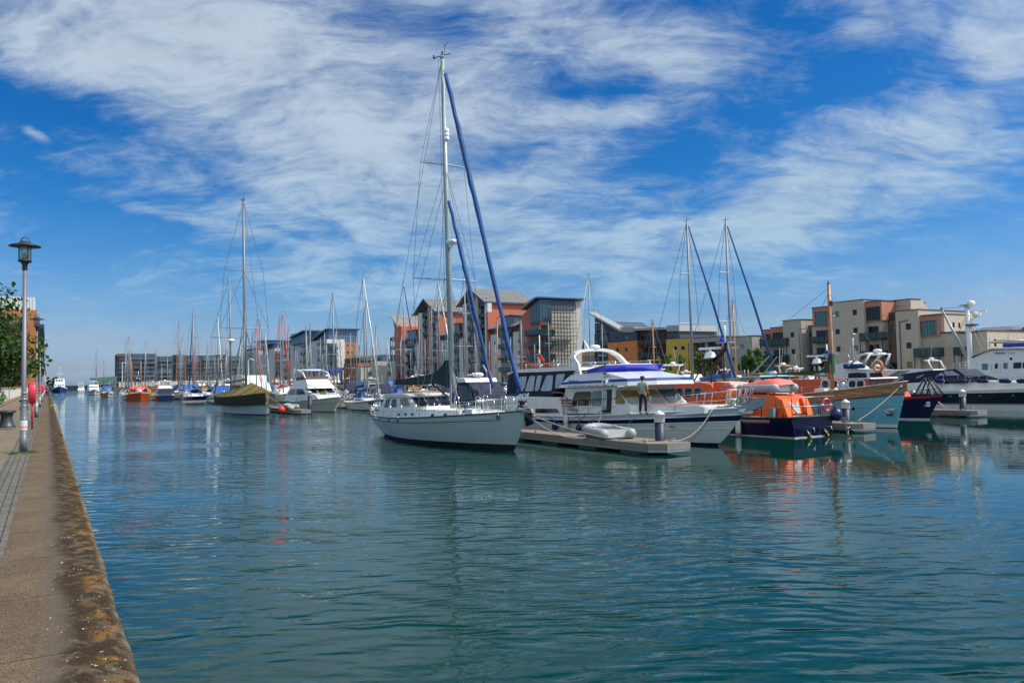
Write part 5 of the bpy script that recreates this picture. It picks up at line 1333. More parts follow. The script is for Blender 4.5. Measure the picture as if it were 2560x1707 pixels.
    sail(tp_.lerp(st, .055), tp_.lerp(st, .975), .125, mat('furled_sail_blue', (.004, .055, .20), .75, var=.35, scale=3, bump=.5, bscale=9), 'furled_genoa')
    i0, i1 = Vector((-36.85, c, 13.3)), Vector((-31.9, c, 2.0))
    mb = MB(); mb.tube([Vector((-36.8, c, 14.2)), i1], .012, wire, 4); put(mb, 'inner_forestay', T)
    sail(i0.lerp(i1, .07), i0.lerp(i1, .93), .10, mat('furled_sail_blue', (.004, .055, .20), .75), 'furled_staysail')
    # radar, reflector, lights
    dome(T, (-36.2, c, 10.2), .34, .26, whitep, 'radar_dome', (-36.8, c, 9.8))
    mb = MB(); mb.lathe([(.05, 0), (.16, .03), (.16, .2), (.14, .22), (.16, .24), (.16, .42), (.14, .44), (.16, .46), (.15, .66), (.05, .7)], whitep, (-36.62, c - .05, 15.7), 12); put(mb, 'radar_reflector', T)
    # boom under its dark stack-pack
    mb = MB(); mb.tube([(-36.6, c, 3.35), (-43.6, c, 3.0)], .10, alup, 8); mb.tube([(-36.7, c, 2.2), (-39.5, c, 3.2)], .05, blackm, 6); put(mb, 'boom', T)
    poly = Pz(Zr9, c, [(330, 868), (400, 862), (480, 848), (560, 835), (640, 818), (700, 785), (735, 740), (768, 698), (806, 704), (800, 935), (760, 925), (690, 905), (590, 908), (500, 914), (400, 914), (332, 912)])
    def th(f): return lambda a, z: c + f * (.10 + .05 * sin(a * 7 + z * 2) + .10 * max(0, min(1, (z - 3.0) / .8)) * max(0, (1 - (a + 44) / 9)))
    mb = MB(); n = len(poly)
    mb.slab(poly, th(-1.3), th(1.3), darkcan); put(mb, 'sail_cover', T)
    mb = MB()
    for a_ in (-42, -40, -38.4):
        mb.tube([(a_, c - .14, 3.2), (-37, c - .1, 8.5)], .006, wire, 4); mb.tube([(a_, c + .14, 3.2), (-37, c + .1, 8.5)], .006, wire, 4)
    mb.tube([(-36.55, c - .05, 3.3), (-38.2, c - .05, 1.9)], .035, blackm, 6); mb.tube([(-39.8, c, 3.2), (-39.4, c, 2.4)], .02, rope, 5)
    put(mb, 'lazy_jack', T)
    mb = MB(); n = 5
    for i in range(4):
        mb.tube(sag((-36.4 + i * .08, c - .1, 3 + i * .3), (-36.1 + i * .25, c - .25 + .12 * i, 1.8), .1, 5), .02, (rope, brope, rope, blackm)[i], 5)
    mb.lathe([(.05, 0), (.09, .1), (.08, .5), (.03, .62)], brope, (-35.98, c - .2, 2.0), 8); put(mb, 'coiled_halyard', T)
    # stretched canvas screen lines and the mooring
    mooring('pale bow rope from the grey sloop down to a pontoon cleat', sag((a1 - .1, c + .15, 1.6), (-28.9, 20.98, .5), .35), .02)
    mooring('pale rope from the grey sloop bow slanting far along the pontoon', sag((a1 - .1, c + .2, 1.66), (-25.2, 21.3, .5), .25), .02)
    mooring('pale rope down the side deck of the grey sloop to the pontoon', sag((-41, 19.6, 1.3), (-37.5, 21, .5), .2), .02)
    return H
Z4 = Zm(900, 920, 5.345); Z5 = Zm(1280, 820, 3.92); Z6 = Zm(1640, 820, 4.523); Z7 = Zm(2060, 720, 4.126); Zr9 = Zm(900, 700, 3.484); Zc5 = Zm(1300, 860, 6.189)
ZT = Zm(1560, 860, 5.6); Z8 = Zm(1880, 900, 8.711); Zk = Zm(2300, 740, 7.127); Z3b = Zm(500, 780, 5.113)
sloop()

# ------------------------------------------------------------------ pontoons and piles
deckm = bpy.data.materials.new('pontoon_boards'); deckm.use_nodes = True
def _deck():
    g = NG(deckm.node_tree); b = g.n['Principled BSDF']; tc = g.n.new('ShaderNodeTexCoord'); o = tc.outputs['Object']; x, y, z = g.sep(o)
    br = g.m('FRACT', g.m('MULTIPLY', x, 7.0)); gap = g.rng(br, .07, .03); wn_ = g.n.new('ShaderNodeTexWhiteNoise'); wn_.noise_dimensions = '1D'; g.put(wn_.inputs['W'], g.m('FLOOR', g.m('MULTIPLY', x, 7.0)))
    c = g.mix(wn_.outputs[0], (.20, .14, .105), (.29, .22, .165)); n = g.noise(g.mapping(o, (1, 8, 1)), 3, 5, .6)
    c = g.mix(g.rng(n, .3, .7, 0, .4), c, (.16, .13, .11)); c = g.mix(g.m('MULTIPLY', gap, .85), c, (.02, .02, .02)); g.put(b.inputs['Base Color'], c); b.inputs['Roughness'].default_value = .9
_deck()
edgew = mat('weathered_edge_timber', (.22, .20, .17), .9, var=.2, scale=3, streak=.3)
def pontoon(name_label, a0, a1, c0, c1, z=.45, cham=0.0, floats=True, group='floating finger pontoons'):
    T = thing('pontoon', name_label, 'pontoon', a1, (c0 + c1) / 2, 0, group)
    mb = MB()
    pl = [(a0, c0), (a1 - cham, c0), (a1, c0 + cham * .9), (a1, c1), (a0, c1)] if cham else [(a0, c0), (a1, c0), (a1, c1), (a0, c1)]
    n = len(pl); vs = [(x, y, z) for x, y in pl] + [(x, y, z - .045) for x, y in pl]
    mb.ad(vs, [tuple(range(n))] + [(i, (i + 1) % n, n + (i + 1) % n, n + i) for i in range(n)], deckm); put(mb, 'deck', T)
    mb = MB()
    for i in range(n - 1 if True else n):
        p, q = pl[i], pl[(i + 1) % n]
        if i == n - 1: continue
        mb.beam((p[0], p[1], z - .12), (q[0], q[1], z - .12), .09, .26, edgew); mb.beam((p[0], p[1], z - .30), (q[0], q[1], z - .30), .06, .09, galv)
    put(mb, 'edge_beam', T)
    if floats:
        a = a1 - 1.2
        while a > a0 + 1:
            mb = MB(); mb.box(a - 1.3, a, c0 + .12, c1 - .12, -.35, z - .34, floatc); put(mb, 'float', T); a -= 3.1
    mb = MB()
    a = a1 - .9
    while a > a0 + 1:
        for cc in (c0 + .14, c1 - .14): mb.tube([(a - .16, cc, z + .1), (a + .16, cc, z + .1)], .022, galv, 6); mb.box(a - .05, a + .05, cc - .02, cc + .02, z, z + .09, galv)
        a -= 4.2
    put(mb, 'cleat', T)
    return T
def pile(label, a, c, ztop=2.2, r=.205, group='mooring piles'):
    T = thing('mooring_pile', label, 'pile', a, c, 0, group)
    mb = MB(); mb.tube([(0, 0, -1), (0, 0, ztop - .5)], r, pileb, 22); mb.build('shaft', T)
    mb = MB(); mb.lathe([(r + .012, ztop - .5), (r + .018, ztop - .49), (r + .018, ztop - .18), (r + .03, ztop - .175), (r + .03, ztop - .16), (.02, ztop)], pilew, n=22); mb.build('cap', T)
    return T
pontoon('long timber decked pontoon finger beside the grey sloop, carrying the inflatable dinghy', -46, -24.2, 21.0, 22.75, .47, .55)
pile('dark pile with white cone cap at the end of the nearest pontoon', -25.5, 22.3, 1.76)
pontoon('short pontoon finger end before the sky blue fishing boat', -46, -26.3, 36.6, 38.0, .45, .4)
pile('dark pile with white cone cap standing in front of the sky blue bow', -27.6, 37.4, 1.72)
pontoon('pontoon finger in front of the long motor yacht at the right', -46, -29.0, 52.4, 53.8, .45, .3)
pile('dark pile with white cone cap before the dark blue motor yacht hull', -30.2, 53.2, 1.85)
pontoon('main walkway pontoon running behind the first row of boats', -48.6, -46.2, 20.5, 92, .5, 0, False, 'walkway pontoons')

# ------------------------------------------------------------------ inflatable dinghies
def dinghy(label, a, c, z, L=3.0, B=1.6, ang=0.0, tilt=0.0, cones=False, m=None, grp='inflatable dinghies', name='inflatable_dinghy'):
    T = thing(name, label, 'dinghy', a, c, z, grp, ANG + ang); m = m or hyp; r = .235
    T.rotation_euler = (0, tilt, ANG + ang)
    w = B / 2 - r; mb = MB(); pts = [(-L / 2, -w, r)]
    rs = [r * .55]
    pts += [(-L / 2 + .15, -w, r), (0, -w, r), (L * .22, -w * .98, r + .02)]; rs += [r, r, r]
    for i in range(7):
        t = -pi / 2 + pi * i / 6; pts.append((L * .30 + L * .17 * cos(t), w * .95 * sin(t), r + .10 * cos(t))); rs.append(r * .97)
    pts += [(L * .22, w * .98, r + .02), (0, w, r), (-L / 2 + .15, w, r), (-L / 2, w, r)]; rs += [r, r, r, r * .55]
    if cones:
        pts = [(-L / 2 - .35, -w, r)] + pts[0:] + [(-L / 2 - .35, w, r)]; rs = [.02] + rs + [.02]
    mb.tube(pts, rs, m, 12); mb.build('tube', T)
    mb = MB(); mb.tube([(x, y * (1 + r / w), zz) for x, y, zz in pts[3:-3]], .022, rubber, 6); mb.build('rubbing_strake', T)
    mb = MB(); mb.box(-L / 2 + .12, L * .25, -w, w, .06, .10, midgr); mb.box(-L / 2 + .22, -L / 2 + .28, -w + .1, w - .1, .05, .42, gel2); mb.build('floor', T)
    mb = MB(); mb.box(-.15, .12, -w - .05, w + .05, .30, .335, gel2); mb.build('thwart', T)
    mb = MB()
    for sd in (-1, 1): mb.tube([(-L * .3, sd * (w - .25), .42), (L * .22, sd * (w - .1), .46)], .018, alu, 6); mb.lathe([(.03, -.05), (.045, 0), (.03, .05)], blue, (0, sd * w, .45), 8)
    mb.build('oar', T)
    return T
dinghy('light grey inflatable dinghy lying on the nearest pontoon', -28.8, 22.0, .47, 3.3, 1.75, pi - .32)
dinghy('dark grey inflatable with pointed tube ends beside the orange lifeboat stern', -29.6, 35.9, .25, 3.2, 1.6, pi * .97, 0, True, mat('dark_grey_tube', (.16, .18, .20), .5))
# ------------------------------------------------------------------ the white flybridge trawler
def trawler():
    c = 26.1; cs = 24.2
    H = Hull(-41.6, 15.6, c, 4.3, (1.10, 1.18, 1.78), 1.9, .25, .9, .93, 2.6, 1.5, draft=.4, sp=.85, wbp=1.9)
    T = thing('motor_yacht', 'white flybridge trawler yacht with blue stripes and a man on its side deck', 'motor yacht', -33, c, 0)
    sb = mat('silver_blue_bulwark', (.50, .54, .58), .3, coat=.3)
    put(H.mesh([(-.02, antif, 2), (.07, navy, 1), (.46, gel, 4), (.66, gel, 3), (.80, navy, 2), (1.0, sb, 3)], teak, .06, 36, gel), 'hull', T)
    mb = MB(); H.strake(mb, .82, .035, gel); H.strake(mb, .64, .022, gel); H.strake(mb, .46, .02, gel, .5, 1); H.strake(mb, 1.0, .05, whitep, out=-.01); put(mb, 'rubbing_strake', T)
    t = H.t_at(-27.5); p = H.P(t, .55, -1, .004); mb = MB(); mb.box(p[0] - .22, p[0] + .22, p[1] - .02, p[1] + .03, p[2] - .04, p[2] + .04, midgr); put(mb, 'hull_vent', T)
    # main cabin
    HS = House(c, c - cs, -32, 0, 1.3, -.05)
    side = Pz(Z5, cs, [(482, 838), (492, 760), (515, 590), (1040, 572), (1012, 600), (1145, 755), (1160, 838)])
    mb = MB(); HS.body(mb, side, gel); put(mb, 'cabin', T)
    fw = House(c, c - cs - .02, -30, -.02, 1.3, -.05)
    for poly, g_, r_ in (([(612, 628), (768, 622), (768, 758), (596, 758), (583, 735)], glassd, .12), ([(782, 622), (866, 618), (872, 628), (872, 745), (862, 757), (782, 757)], glasst, .1), ([(1012, 612), (1030, 614), (1100, 715), (1100, 738), (1012, 738)], glassc, .15)):
        HS.win(T, rr(Pz(Z5, cs, poly), 2, r_), g_, midgr, grow=.035)
    mb = MB(); HS.patch(mb, Pz(Z5, cs, [(888, 602), (972, 600), (972, 832), (882, 832)]), blackm, -1, .006, .02); put(mb, 'doorway', T)
    mb = MB(); HS.patch(mb, Pz(Z5, cs, [(890, 606), (922, 605), (926, 800), (888, 800)]), mat('net_curtain', (.45, .43, .40), .9, var=.2), -1, .012, .02); put(mb, 'curtain', T)
    mb = MB(); dp = Pz(Z5, cs, [(775, 596), (880, 592), (880, 834), (775, 836)]); HS.patch(mb, dp, gel, -1, .003, .01); put(mb, 'sliding_door', T)
    # raked windscreens looking over the bow
    a_t, z_t = onc(*Z5(1015, 600), cs); a_b, z_b = onc(*Z5(1145, 755), cs)
    n3 = 3; W2 = c - cs
    for i in range(3):
        u0 = c - W2 + .12 + i * (2 * W2 - .12) / 3; u1 = u0 + (2 * W2 - .12) / 3 - .12
        k0, k1 = .03, .03
        def Q(u, f): return (a_t + (a_b - a_t) * f + .015 + .03, u, z_t + (z_b - z_t) * f)
        q = [(u0 + .05, .08), (u1 - .05, .08), (u1, .18), (u1, .84), (u1 - .06, .92), (u0 + .06, .92), (u0, .84), (u0, .18)]
        mb = MB(); vs = [Q(*p_) for p_ in q]; mb.ad(vs, [tuple(range(8))], glassc if i < 2 else glassb)
        put(mb, 'windscreen', T)
        mb = MB(); q2 = [Q(u0 + .03, .55), Q(u1 - .03, .55), Q(u1 - .03, .9), Q(u0 + .06, .9)]; mb.ad([(x + .01, y, z) for x, y, z in q2], [(0, 1, 2, 3)], mat('screen_cover', (.32, .34, .36), .6)); put(mb, 'screen_cover', T)
    # roof plate and flybridge
    br = onc(*Z5(480, 590), cs - .1); br2 = onc(*Z5(1080, 575), 23.9)
    af = br2[0] + .35; ar = br[0]; z0 = br[1] + .02; z1 = br2[1] + .06
    wb = c - 23.95
    def plan(a0, a1, w, zf, zr, nose=.55, nw=.72): return [(a0, c - w, zr), (a1, c - w, zf), (a1 + nose, c - w * nw * .5, zf + .02), (a1 + nose, c + w * nw * .5, zf + .02), (a1, c + w, zf), (a0, c + w, zr)]
    def loft(mb, A, B, m, top=None, bot=True, lid=None):
        n = len(A); mb.ad(A + B, [(i, (i + 1) % n, n + (i + 1) % n, n + i) for i in range(n)] + ([tuple(range(n))] if bot else []), m)
        if lid: mb.ad(B, [tuple(range(n))], lid)
        return mb
    A = plan(ar, af, wb, z1, z0); B_ = plan(ar + .2, af - .03, wb - .03, z1 + .22, z0 + .20)
    mb = MB(); loft(mb, A, B_, gel, lid=gel); put(mb, 'cabin_roof', T)
    C_ = plan(ar + .28, af - .12, wb - .05, z1 + .33, z0 + .30)
    mb = MB(); loft(mb, plan(ar + .2, af - .02, wb - .02, z1 + .20, z0 + .18), plan(ar + .24, af - .08, wb - .03, z1 + .33, z0 + .31), blue); put(mb, 'blue_stripe', T)
    ft = onc(*Z5(930, 430), 24.35); fl = onc(*Z5(585, 458), 24.3)
    E_ = plan(fl[0], ft[0] - .1, wb - .30, ft[1], fl[1], .35)
    mb = MB(); loft(mb, C_, E_, gel, bot=False, lid=gel2); put(mb, 'flybridge', T)
    # blue wind deflector
    bl = mat('blue_acrylic', (.01, .03, .55), .25, spec=.6)
    F0 = plan(ft[0] - 1.6, ft[0] - .12, wb - .33, ft[1] + .0, ft[1] - .12, .33); F1 = plan(ft[0] - 1.5, ft[0] + .15, wb - .24, ft[1] + .36, ft[1] + .12, .42)
    mb = MB(); vs = F0 + F1; n = 6
    mb.ad(vs, [(i, i + 1, n + i + 1, n + i) for i in range(5)], bl); mb.tube([F1[i] for i in range(6)], .018, steel, 5); put(mb, 'wind_deflector', T)
    # arch
    at, ab = onc(*Z5(575, 232), 24.4), onc(*Z5(640, 445), 24.4)
    fr = onc(*Z5(960, 365), 25.2)
    z = at[1]; mb = MB(); A_ = [(ab[0] + .12, -1.74, ab[1] - .1, .30), (ab[0] - .02, -1.72, ab[1] + .5, .24), (at[0] + .12, -1.66, z - .3, .20), (at[0] + .08, -1.52, z - .1, .2), (at[0] + .06, -1.2, z + .02, .2), (at[0] + .05, -.5, z + .1, .2), (at[0] + .05, .4, z + .1, .2), (at[0] + .08, 1.0, z, .2), (at[0] + .15, 1.4, z - .22, .2), (ab[0], 1.62, z - .75, .22), (ab[0] + .1, 1.74, ab[1] - .1, .28)]
    n = len(A_); vs = []
    for i, (a_, dc, zz, hw) in enumerate(A_):
        p, q = A_[max(0, i - 1)], A_[min(n - 1, i + 1)]; tc_, tz = q[1] - p[1], q[2] - p[2]; L_ = sqrt(tc_ * tc_ + tz * tz); nc, nz = -tz / L_ * .07, tc_ / L_ * .07
        vs += [(a_ - hw, c + dc + nc, zz + nz), (a_ + hw, c + dc + nc, zz + nz), (a_ + hw, c + dc - nc, zz - nz), (a_ - hw, c + dc - nc, zz - nz)]
    mb.ad(vs, [(4 * i + k, 4 * i + (k + 1) % 4, 4 * i + 4 + (k + 1) % 4, 4 * i + 4 + k) for i in range(n - 1) for k in range(4)], gel); put(mb, 'radar_arch', T)
    dome(T, (at[0] + .05, c - .1, z + .14), .3, .24, whitep, 'radar_dome', (at[0] + .05, c - .1, z))
    mb = MB(); mb.tube([(at[0] + .3, c - .6, z), (at[0] - .1, c - .7, z + .6)], .03, whitep, 5); mb.ad([(at[0] - .1, c - .7, z + .62), (at[0] - .16, c - .7, z + .12), (at[0] - .32, c - .72, z + .2), (at[0] - .2, c - .7, z + .6)], [(0, 1, 2, 3)], navycan); put(mb, 'ensign_staff', T)
    # rails, horn cluster, lamp
    mb = MB(); 
    mb.tube([(fl[0] + .4, c - wb + .34, fl[1] + .12), (ft[0] - 1.6, c - wb + .36, ft[1] + .02)], .018, steel, 6)
    for i in range(4): f = i / 3; a_ = fl[0] + .4 + (ft[0] - 1.6 - fl[0] - .4) * f; mb.tube([(a_, c - wb + .35, fl[1] - .1 + (ft[1] - fl[1]) * f), (a_, c - wb + .35, fl[1] + .12 + (ft[1] - fl[1] - .1) * f)], .014, steel, 5)
    p0, p1 = onc(*Zc5(745, 652), 23.9), onc(*Zc5(1425, 632), 23.9); mb.tube([(p0[0], 23.88, p0[1]), (p1[0], 23.88, p1[1])], .016, steel, 6)
    for i in range(7): f = i / 6; mb.lathe([(.02, -.02), (.03, 0), (.02, .04)], blackm, (p0[0] + (p1[0] - p0[0]) * f, 23.92, p0[1] + (p1[1] - p0[1]) * f - .02), 6)
    put(mb, 'grab_rail', T)
    mb = MB()
    for x, y, r_, m in ((1310, 520, .07, blackm), (1350, 500, .05, blackm), (1395, 512, .06, redp), (1300, 455, .05, blackm)):
        q = onc(*Zc5(x, y), 24.1); mb.lathe([(.02, -.12), (r_ * .6, -.05), (r_, .1), (r_ * .2, .12)], m, (q[0], 24.12, q[1]), 10, 'X')
    q = onc(*Zc5(1312, 590), 23.9); mb.box(q[0] - .16, q[0] + .2, 23.84, 24.0, q[1] - .1, q[1] + .12, whitep); mb.box(q[0] - .07, q[0] + .09, 23.825, 23.84, q[1] - .05, q[1] + .08, glassb); put(mb, 'horn_and_lamp', T)
    # lettering
    q = onc(*Zc5(750, 598), 24.02); OFFT = OFF[T.name]
    def tx(s_, x0, x1, y, cc, h, slope=.0):
        p = onc(*Zc5(x0, y), cc); p2 = onc(*Zc5(x1, y), cc); text(s_, h, navy, T, p[0] - OFFT[0], cc - OFFT[1], p[1], 'boat_name', shear=.25, bold=.004, width=p2[0] - p[0], slope=slope)
    tx('TRADER GIRL', 750, 908, 596, 24.0, .17); tx('TRADER 41', 1108, 1222, 510, 24.22, .16)
    # foredeck trunk and teak
    TR = House(c, 1.22, -28, -.12, 1.5, -.2)
    tp = Pz(Z5, 24.7, [(1150, 832), (1165, 760), (1300, 735), (1600, 728), (1900, 730), (1960, 765), (1500, 838)])
    mb = MB(); a_e = onc(*Z5(1940, 765), 25.6)[0]
    TR.body(mb, [(a_b - .2, 1.3), (a_b - .1, 1.80), (-27.4, 1.80), (a_e - .3, 1.84), (a_e + .1, 1.76), (a_e + .1, 1.5), (-28.5, 1.3)], gel); put(mb, 'foredeck_cabin', T)
    mb = MB(); mb.ad([(a_b + .05, c - 1.25, 1.808), (-27.4, c - 1.0, 1.808), (-27.4, c + 1.0, 1.808), (a_b + .05, c + 1.25, 1.808)], [(0, 1, 2, 3)], teak); put(mb, 'teak_panel', T)
    mb = MB(); mb.box(-25.2, -24.6, c - .2, c + .2, 1.7, 1.86, steel); mb.lathe([(.1, 0), (.12, .1), (.08, .2), (.12, .28)], steel, (-24.9, c, 1.84), 10); mb.box(-25.8, -24.1, c - .16, c + .16, 1.70, 1.78, alup); put(mb, 'windlass', T)
    a1 = H.P(1, 1, 1)[0]; mb = MB(); mb.box(a1 - 1.2, a1 + .5, c - .22, c + .22, 1.70, 1.82, alup); mb.lathe([(.02, -.5), (.14, -.42), (.16, 0), (.1, .2)], whitep, (a1 + .1, c - .1, 1.62), 10, 'X')
    mb.ad([(a1 + .1, c - .3, 1.6), (a1 + .95, c, 1.85), (a1 + .1, c + .3, 1.6), (a1 + .9, c, 2.3), (a1 - .4, c, 1.9)], [(0, 1, 3), (1, 2, 3), (0, 3, 4), (3, 2, 4)], midgr); put(mb, 'anchor_roller', T)
    # aft cockpit: raised aft cabin sides, navy enclosure, white roof
    sides = Pz(Z5, 24.05, [(150, 845), (50, 845), (50, 675), (380, 672), (470, 640), (500, 700), (470, 838)])
    a0 = H.a0; zt = onc(*Z5(250, 672), 24.05)[1]; ax = onc(*Z5(490, 700), 24.05)[0]
    AH = House(c, c - 24.05, -38, 0, 1.2, -.05)
    mb = MB(); AH.body(mb, [(a0 + .3, 1.0), (ax + .1, 1.0), (ax - .2, zt), (a0 + .2, zt)], gel); put(mb, 'aft_cabin', T)
    AH.win(T, rr(Pz(Z5, 24.05, [(228, 788), (440, 790), (470, 832), (232, 832)]), 2, .1), glassd, gel, grow=.05)
    AH.win(T, rr(Pz(Z5, 24.05, [(120, 788), (190, 788), (190, 832), (120, 832)]), 2, .1), glassd, gel, grow=.05)
    zr_ = onc(*Z5(300, 430), 24.1)[1]; ax2 = onc(*Z5(575, 480), 24.1)[0] + .2
    EN = House(c, c - 24.1, -38, 0, zt, -.09)
    mb = MB(); EN.body(mb, [(a0 + .1, zt - .02), (onc(*Z5(380, 650), 24.1)[0], zt - .02), (ax2 - .4, zr_ - .2), (ax2, zr_), (a0 + .55, zr_)], navycan); put(mb, 'canvas_enclosure', T)
    for poly in ([(60, 480), (130, 472), (128, 560), (100, 622), (45, 620)], [(160, 470), (214, 466), (205, 618), (122, 620)], [(235, 466), (282, 464), (262, 600), (250, 616), (218, 616)], [(325, 464), (388, 461), (388, 600), (376, 616), (275, 616)], [(420, 452), (505, 448), (470, 590), (415, 590)]):
        EN.win(T, rr(Pz(Z5, 24.1, poly), 2, .12), glassv, navycan, 'vinyl_window', .02)
    mb = MB(); mb.slab([(a0 + .1, zr_ + .02), (a0 + 1.2, zr_ + .12), (ax2 - .1, zr_ + .2), (ax2 + .1, zr_ + .12), (ax2 + .1, zr_ + .04), (a0 + .1, zr_ - .04)], c - 1.85, c + 1.85, gel); put(mb, 'hardtop', T)
    # rails on the side deck: rising aft section then the long pulpit
    sp = [onc(*Z5(x, y), 23.95) for x, y in ((380, 632), (485, 632), (505, 650), (545, 700), (590, 706), (680, 692), (775, 692))]
    mb = MB()
    for sd in (-1, 1): mb.tube([(a_, c + sd * 2.12, z_) for a_, z_ in sp], .028, varn, 6)
    put(mb, 'handrail', T)
    tss = [H.t_at(v) for v in (-35.2, -34.0, -33.0, -31.7, -30.3, -28.9, -27.5, -26.1, -25.0)]
    H.rail(T, tss, .82, (1.0, .5), lean=.18, r=.017)
    tq = [H.t_at(v) for v in (-25.0, -24.4, -24.0, -23.8)]
    H.rail(T, tq, .90, (1.0, .5), lean=.3, name='pulpit', r=.02)
    mb = MB()
    for i, (x, y) in enumerate(((500, 700), (520, 735), (545, 765), (580, 800))):
        a_, z_ = onc(*Z5(x, y), 24); mb.box(a_ - .3, a_ + .35, 23.95, 24.5, z_ - .03, z_ + .02, teak)
    put(mb, 'step', T)
    # fenders and ropes over the side
    for x, y, yt, r_, L_, m, lab in ((405, 960, 850, .16, .55, fendb, 'round blue fender leftmost on the trawler side'), (513, 925, 845, .13, .85, fend, 'white cylindrical fender on the trawler side'), (635, 985, 845, .16, .42, fendb, 'dark blue teardrop fender right of the white cylindrical one'), (735, 995, 850, .15, .5, fendb, 'dark blue fender half behind the grey dinghy')):
        a_, z_ = onc(*Z5(x, y), 23.72); t_ = H.t_at(a_); p = H.P(t_, 1, -1, .03); free_fender(lab, (a_, p[1] - r_ * .6, z_), r_, L_, m, (a_, p[1], p[2]))
    mooring('pale mooring rope sagging from the trawler bow to the pontoon end pile', sag((-24.9, c - 1.3, 1.72), (-24.9, 22.3, .55), .45, 20), .019)
    mooring('dark rope hanging just under the pale bow rope of the trawler', sag((-24.9, c - 1.25, 1.70), (-25.1, 22.4, .5), .62, 20), .014, blackm)
    mooring('blue rope from the trawler side deck down to the dinghy', sag((-28.9, 24.0, 1.4), (-29.2, 22.9, .8), .1), .014, brope)
    mooring('dark rope looped along the trawler topsides', sag((-36.6, 23.9, 1.1), (-33.0, 23.88, 1.25), .45), .016, blackm)
    mooring('dark rope slanting from the trawler rail to the dinghy bow', sag((-33.6, 23.9, 1.2), (-34.6, 22.8, .55), .08), .016, blackm)
    T2 = thing('boarding_hoop', 'bent metal step hoop leaning against the trawler next to the dinghy', 'boarding step', -31.6, 23.5, .47); mb = MB()
    mb.tube([(-.2, -.3, 0), (-.2, .25, .9), (.0, .32, 1.05), (.25, .25, .95), (.25, -.3, 0)], .025, steel, 6)
    for z_ in (.3, .6): mb.tube([(-.2, -.3 + .6 * z_ * .6, z_), (.25, -.3 + .6 * z_ * .6, z_)], .02, steel, 6)
    mb.build('frame', T2)
trawler()

# ------------------------------------------------------------------ the man on the side deck
def skin_chain(verts, edges, radii, m, sub=2, root=0):
    me = bpy.data.meshes.new('sk'); me.from_pydata(verts, edges, []); o = bpy.data.objects.new('sk', me); COL.objects.link(o)
    md = o.modifiers.new('skin', 'SKIN'); 
    for i, r in enumerate(radii):
        v = me.skin_vertices[0].data[i] if me.skin_vertices else None
        if v: v.radius = (r, r) if not isinstance(r, tuple) else r
    if me.skin_vertices: me.skin_vertices[0].data[root].use_root = True
    md.use_smooth_shade = True
    s_ = o.modifiers.new('sub', 'SUBSURF'); s_.levels = sub; s_.render_levels = sub
    dg = bpy.context.evaluated_depsgraph_get(); bpy.context.view_layer.update(); dg.update()
    m2 = bpy.data.meshes.new_from_object(o.evaluated_get(dg)); bpy.data.objects.remove(o); bpy.data.meshes.remove(me)
    m2.materials.clear()
    for q in (m if isinstance(m, (list, tuple)) else [m]): m2.materials.append(q)
    m2.polygons.foreach_set('use_smooth', [True] * len(m2.polygons))
    return m2
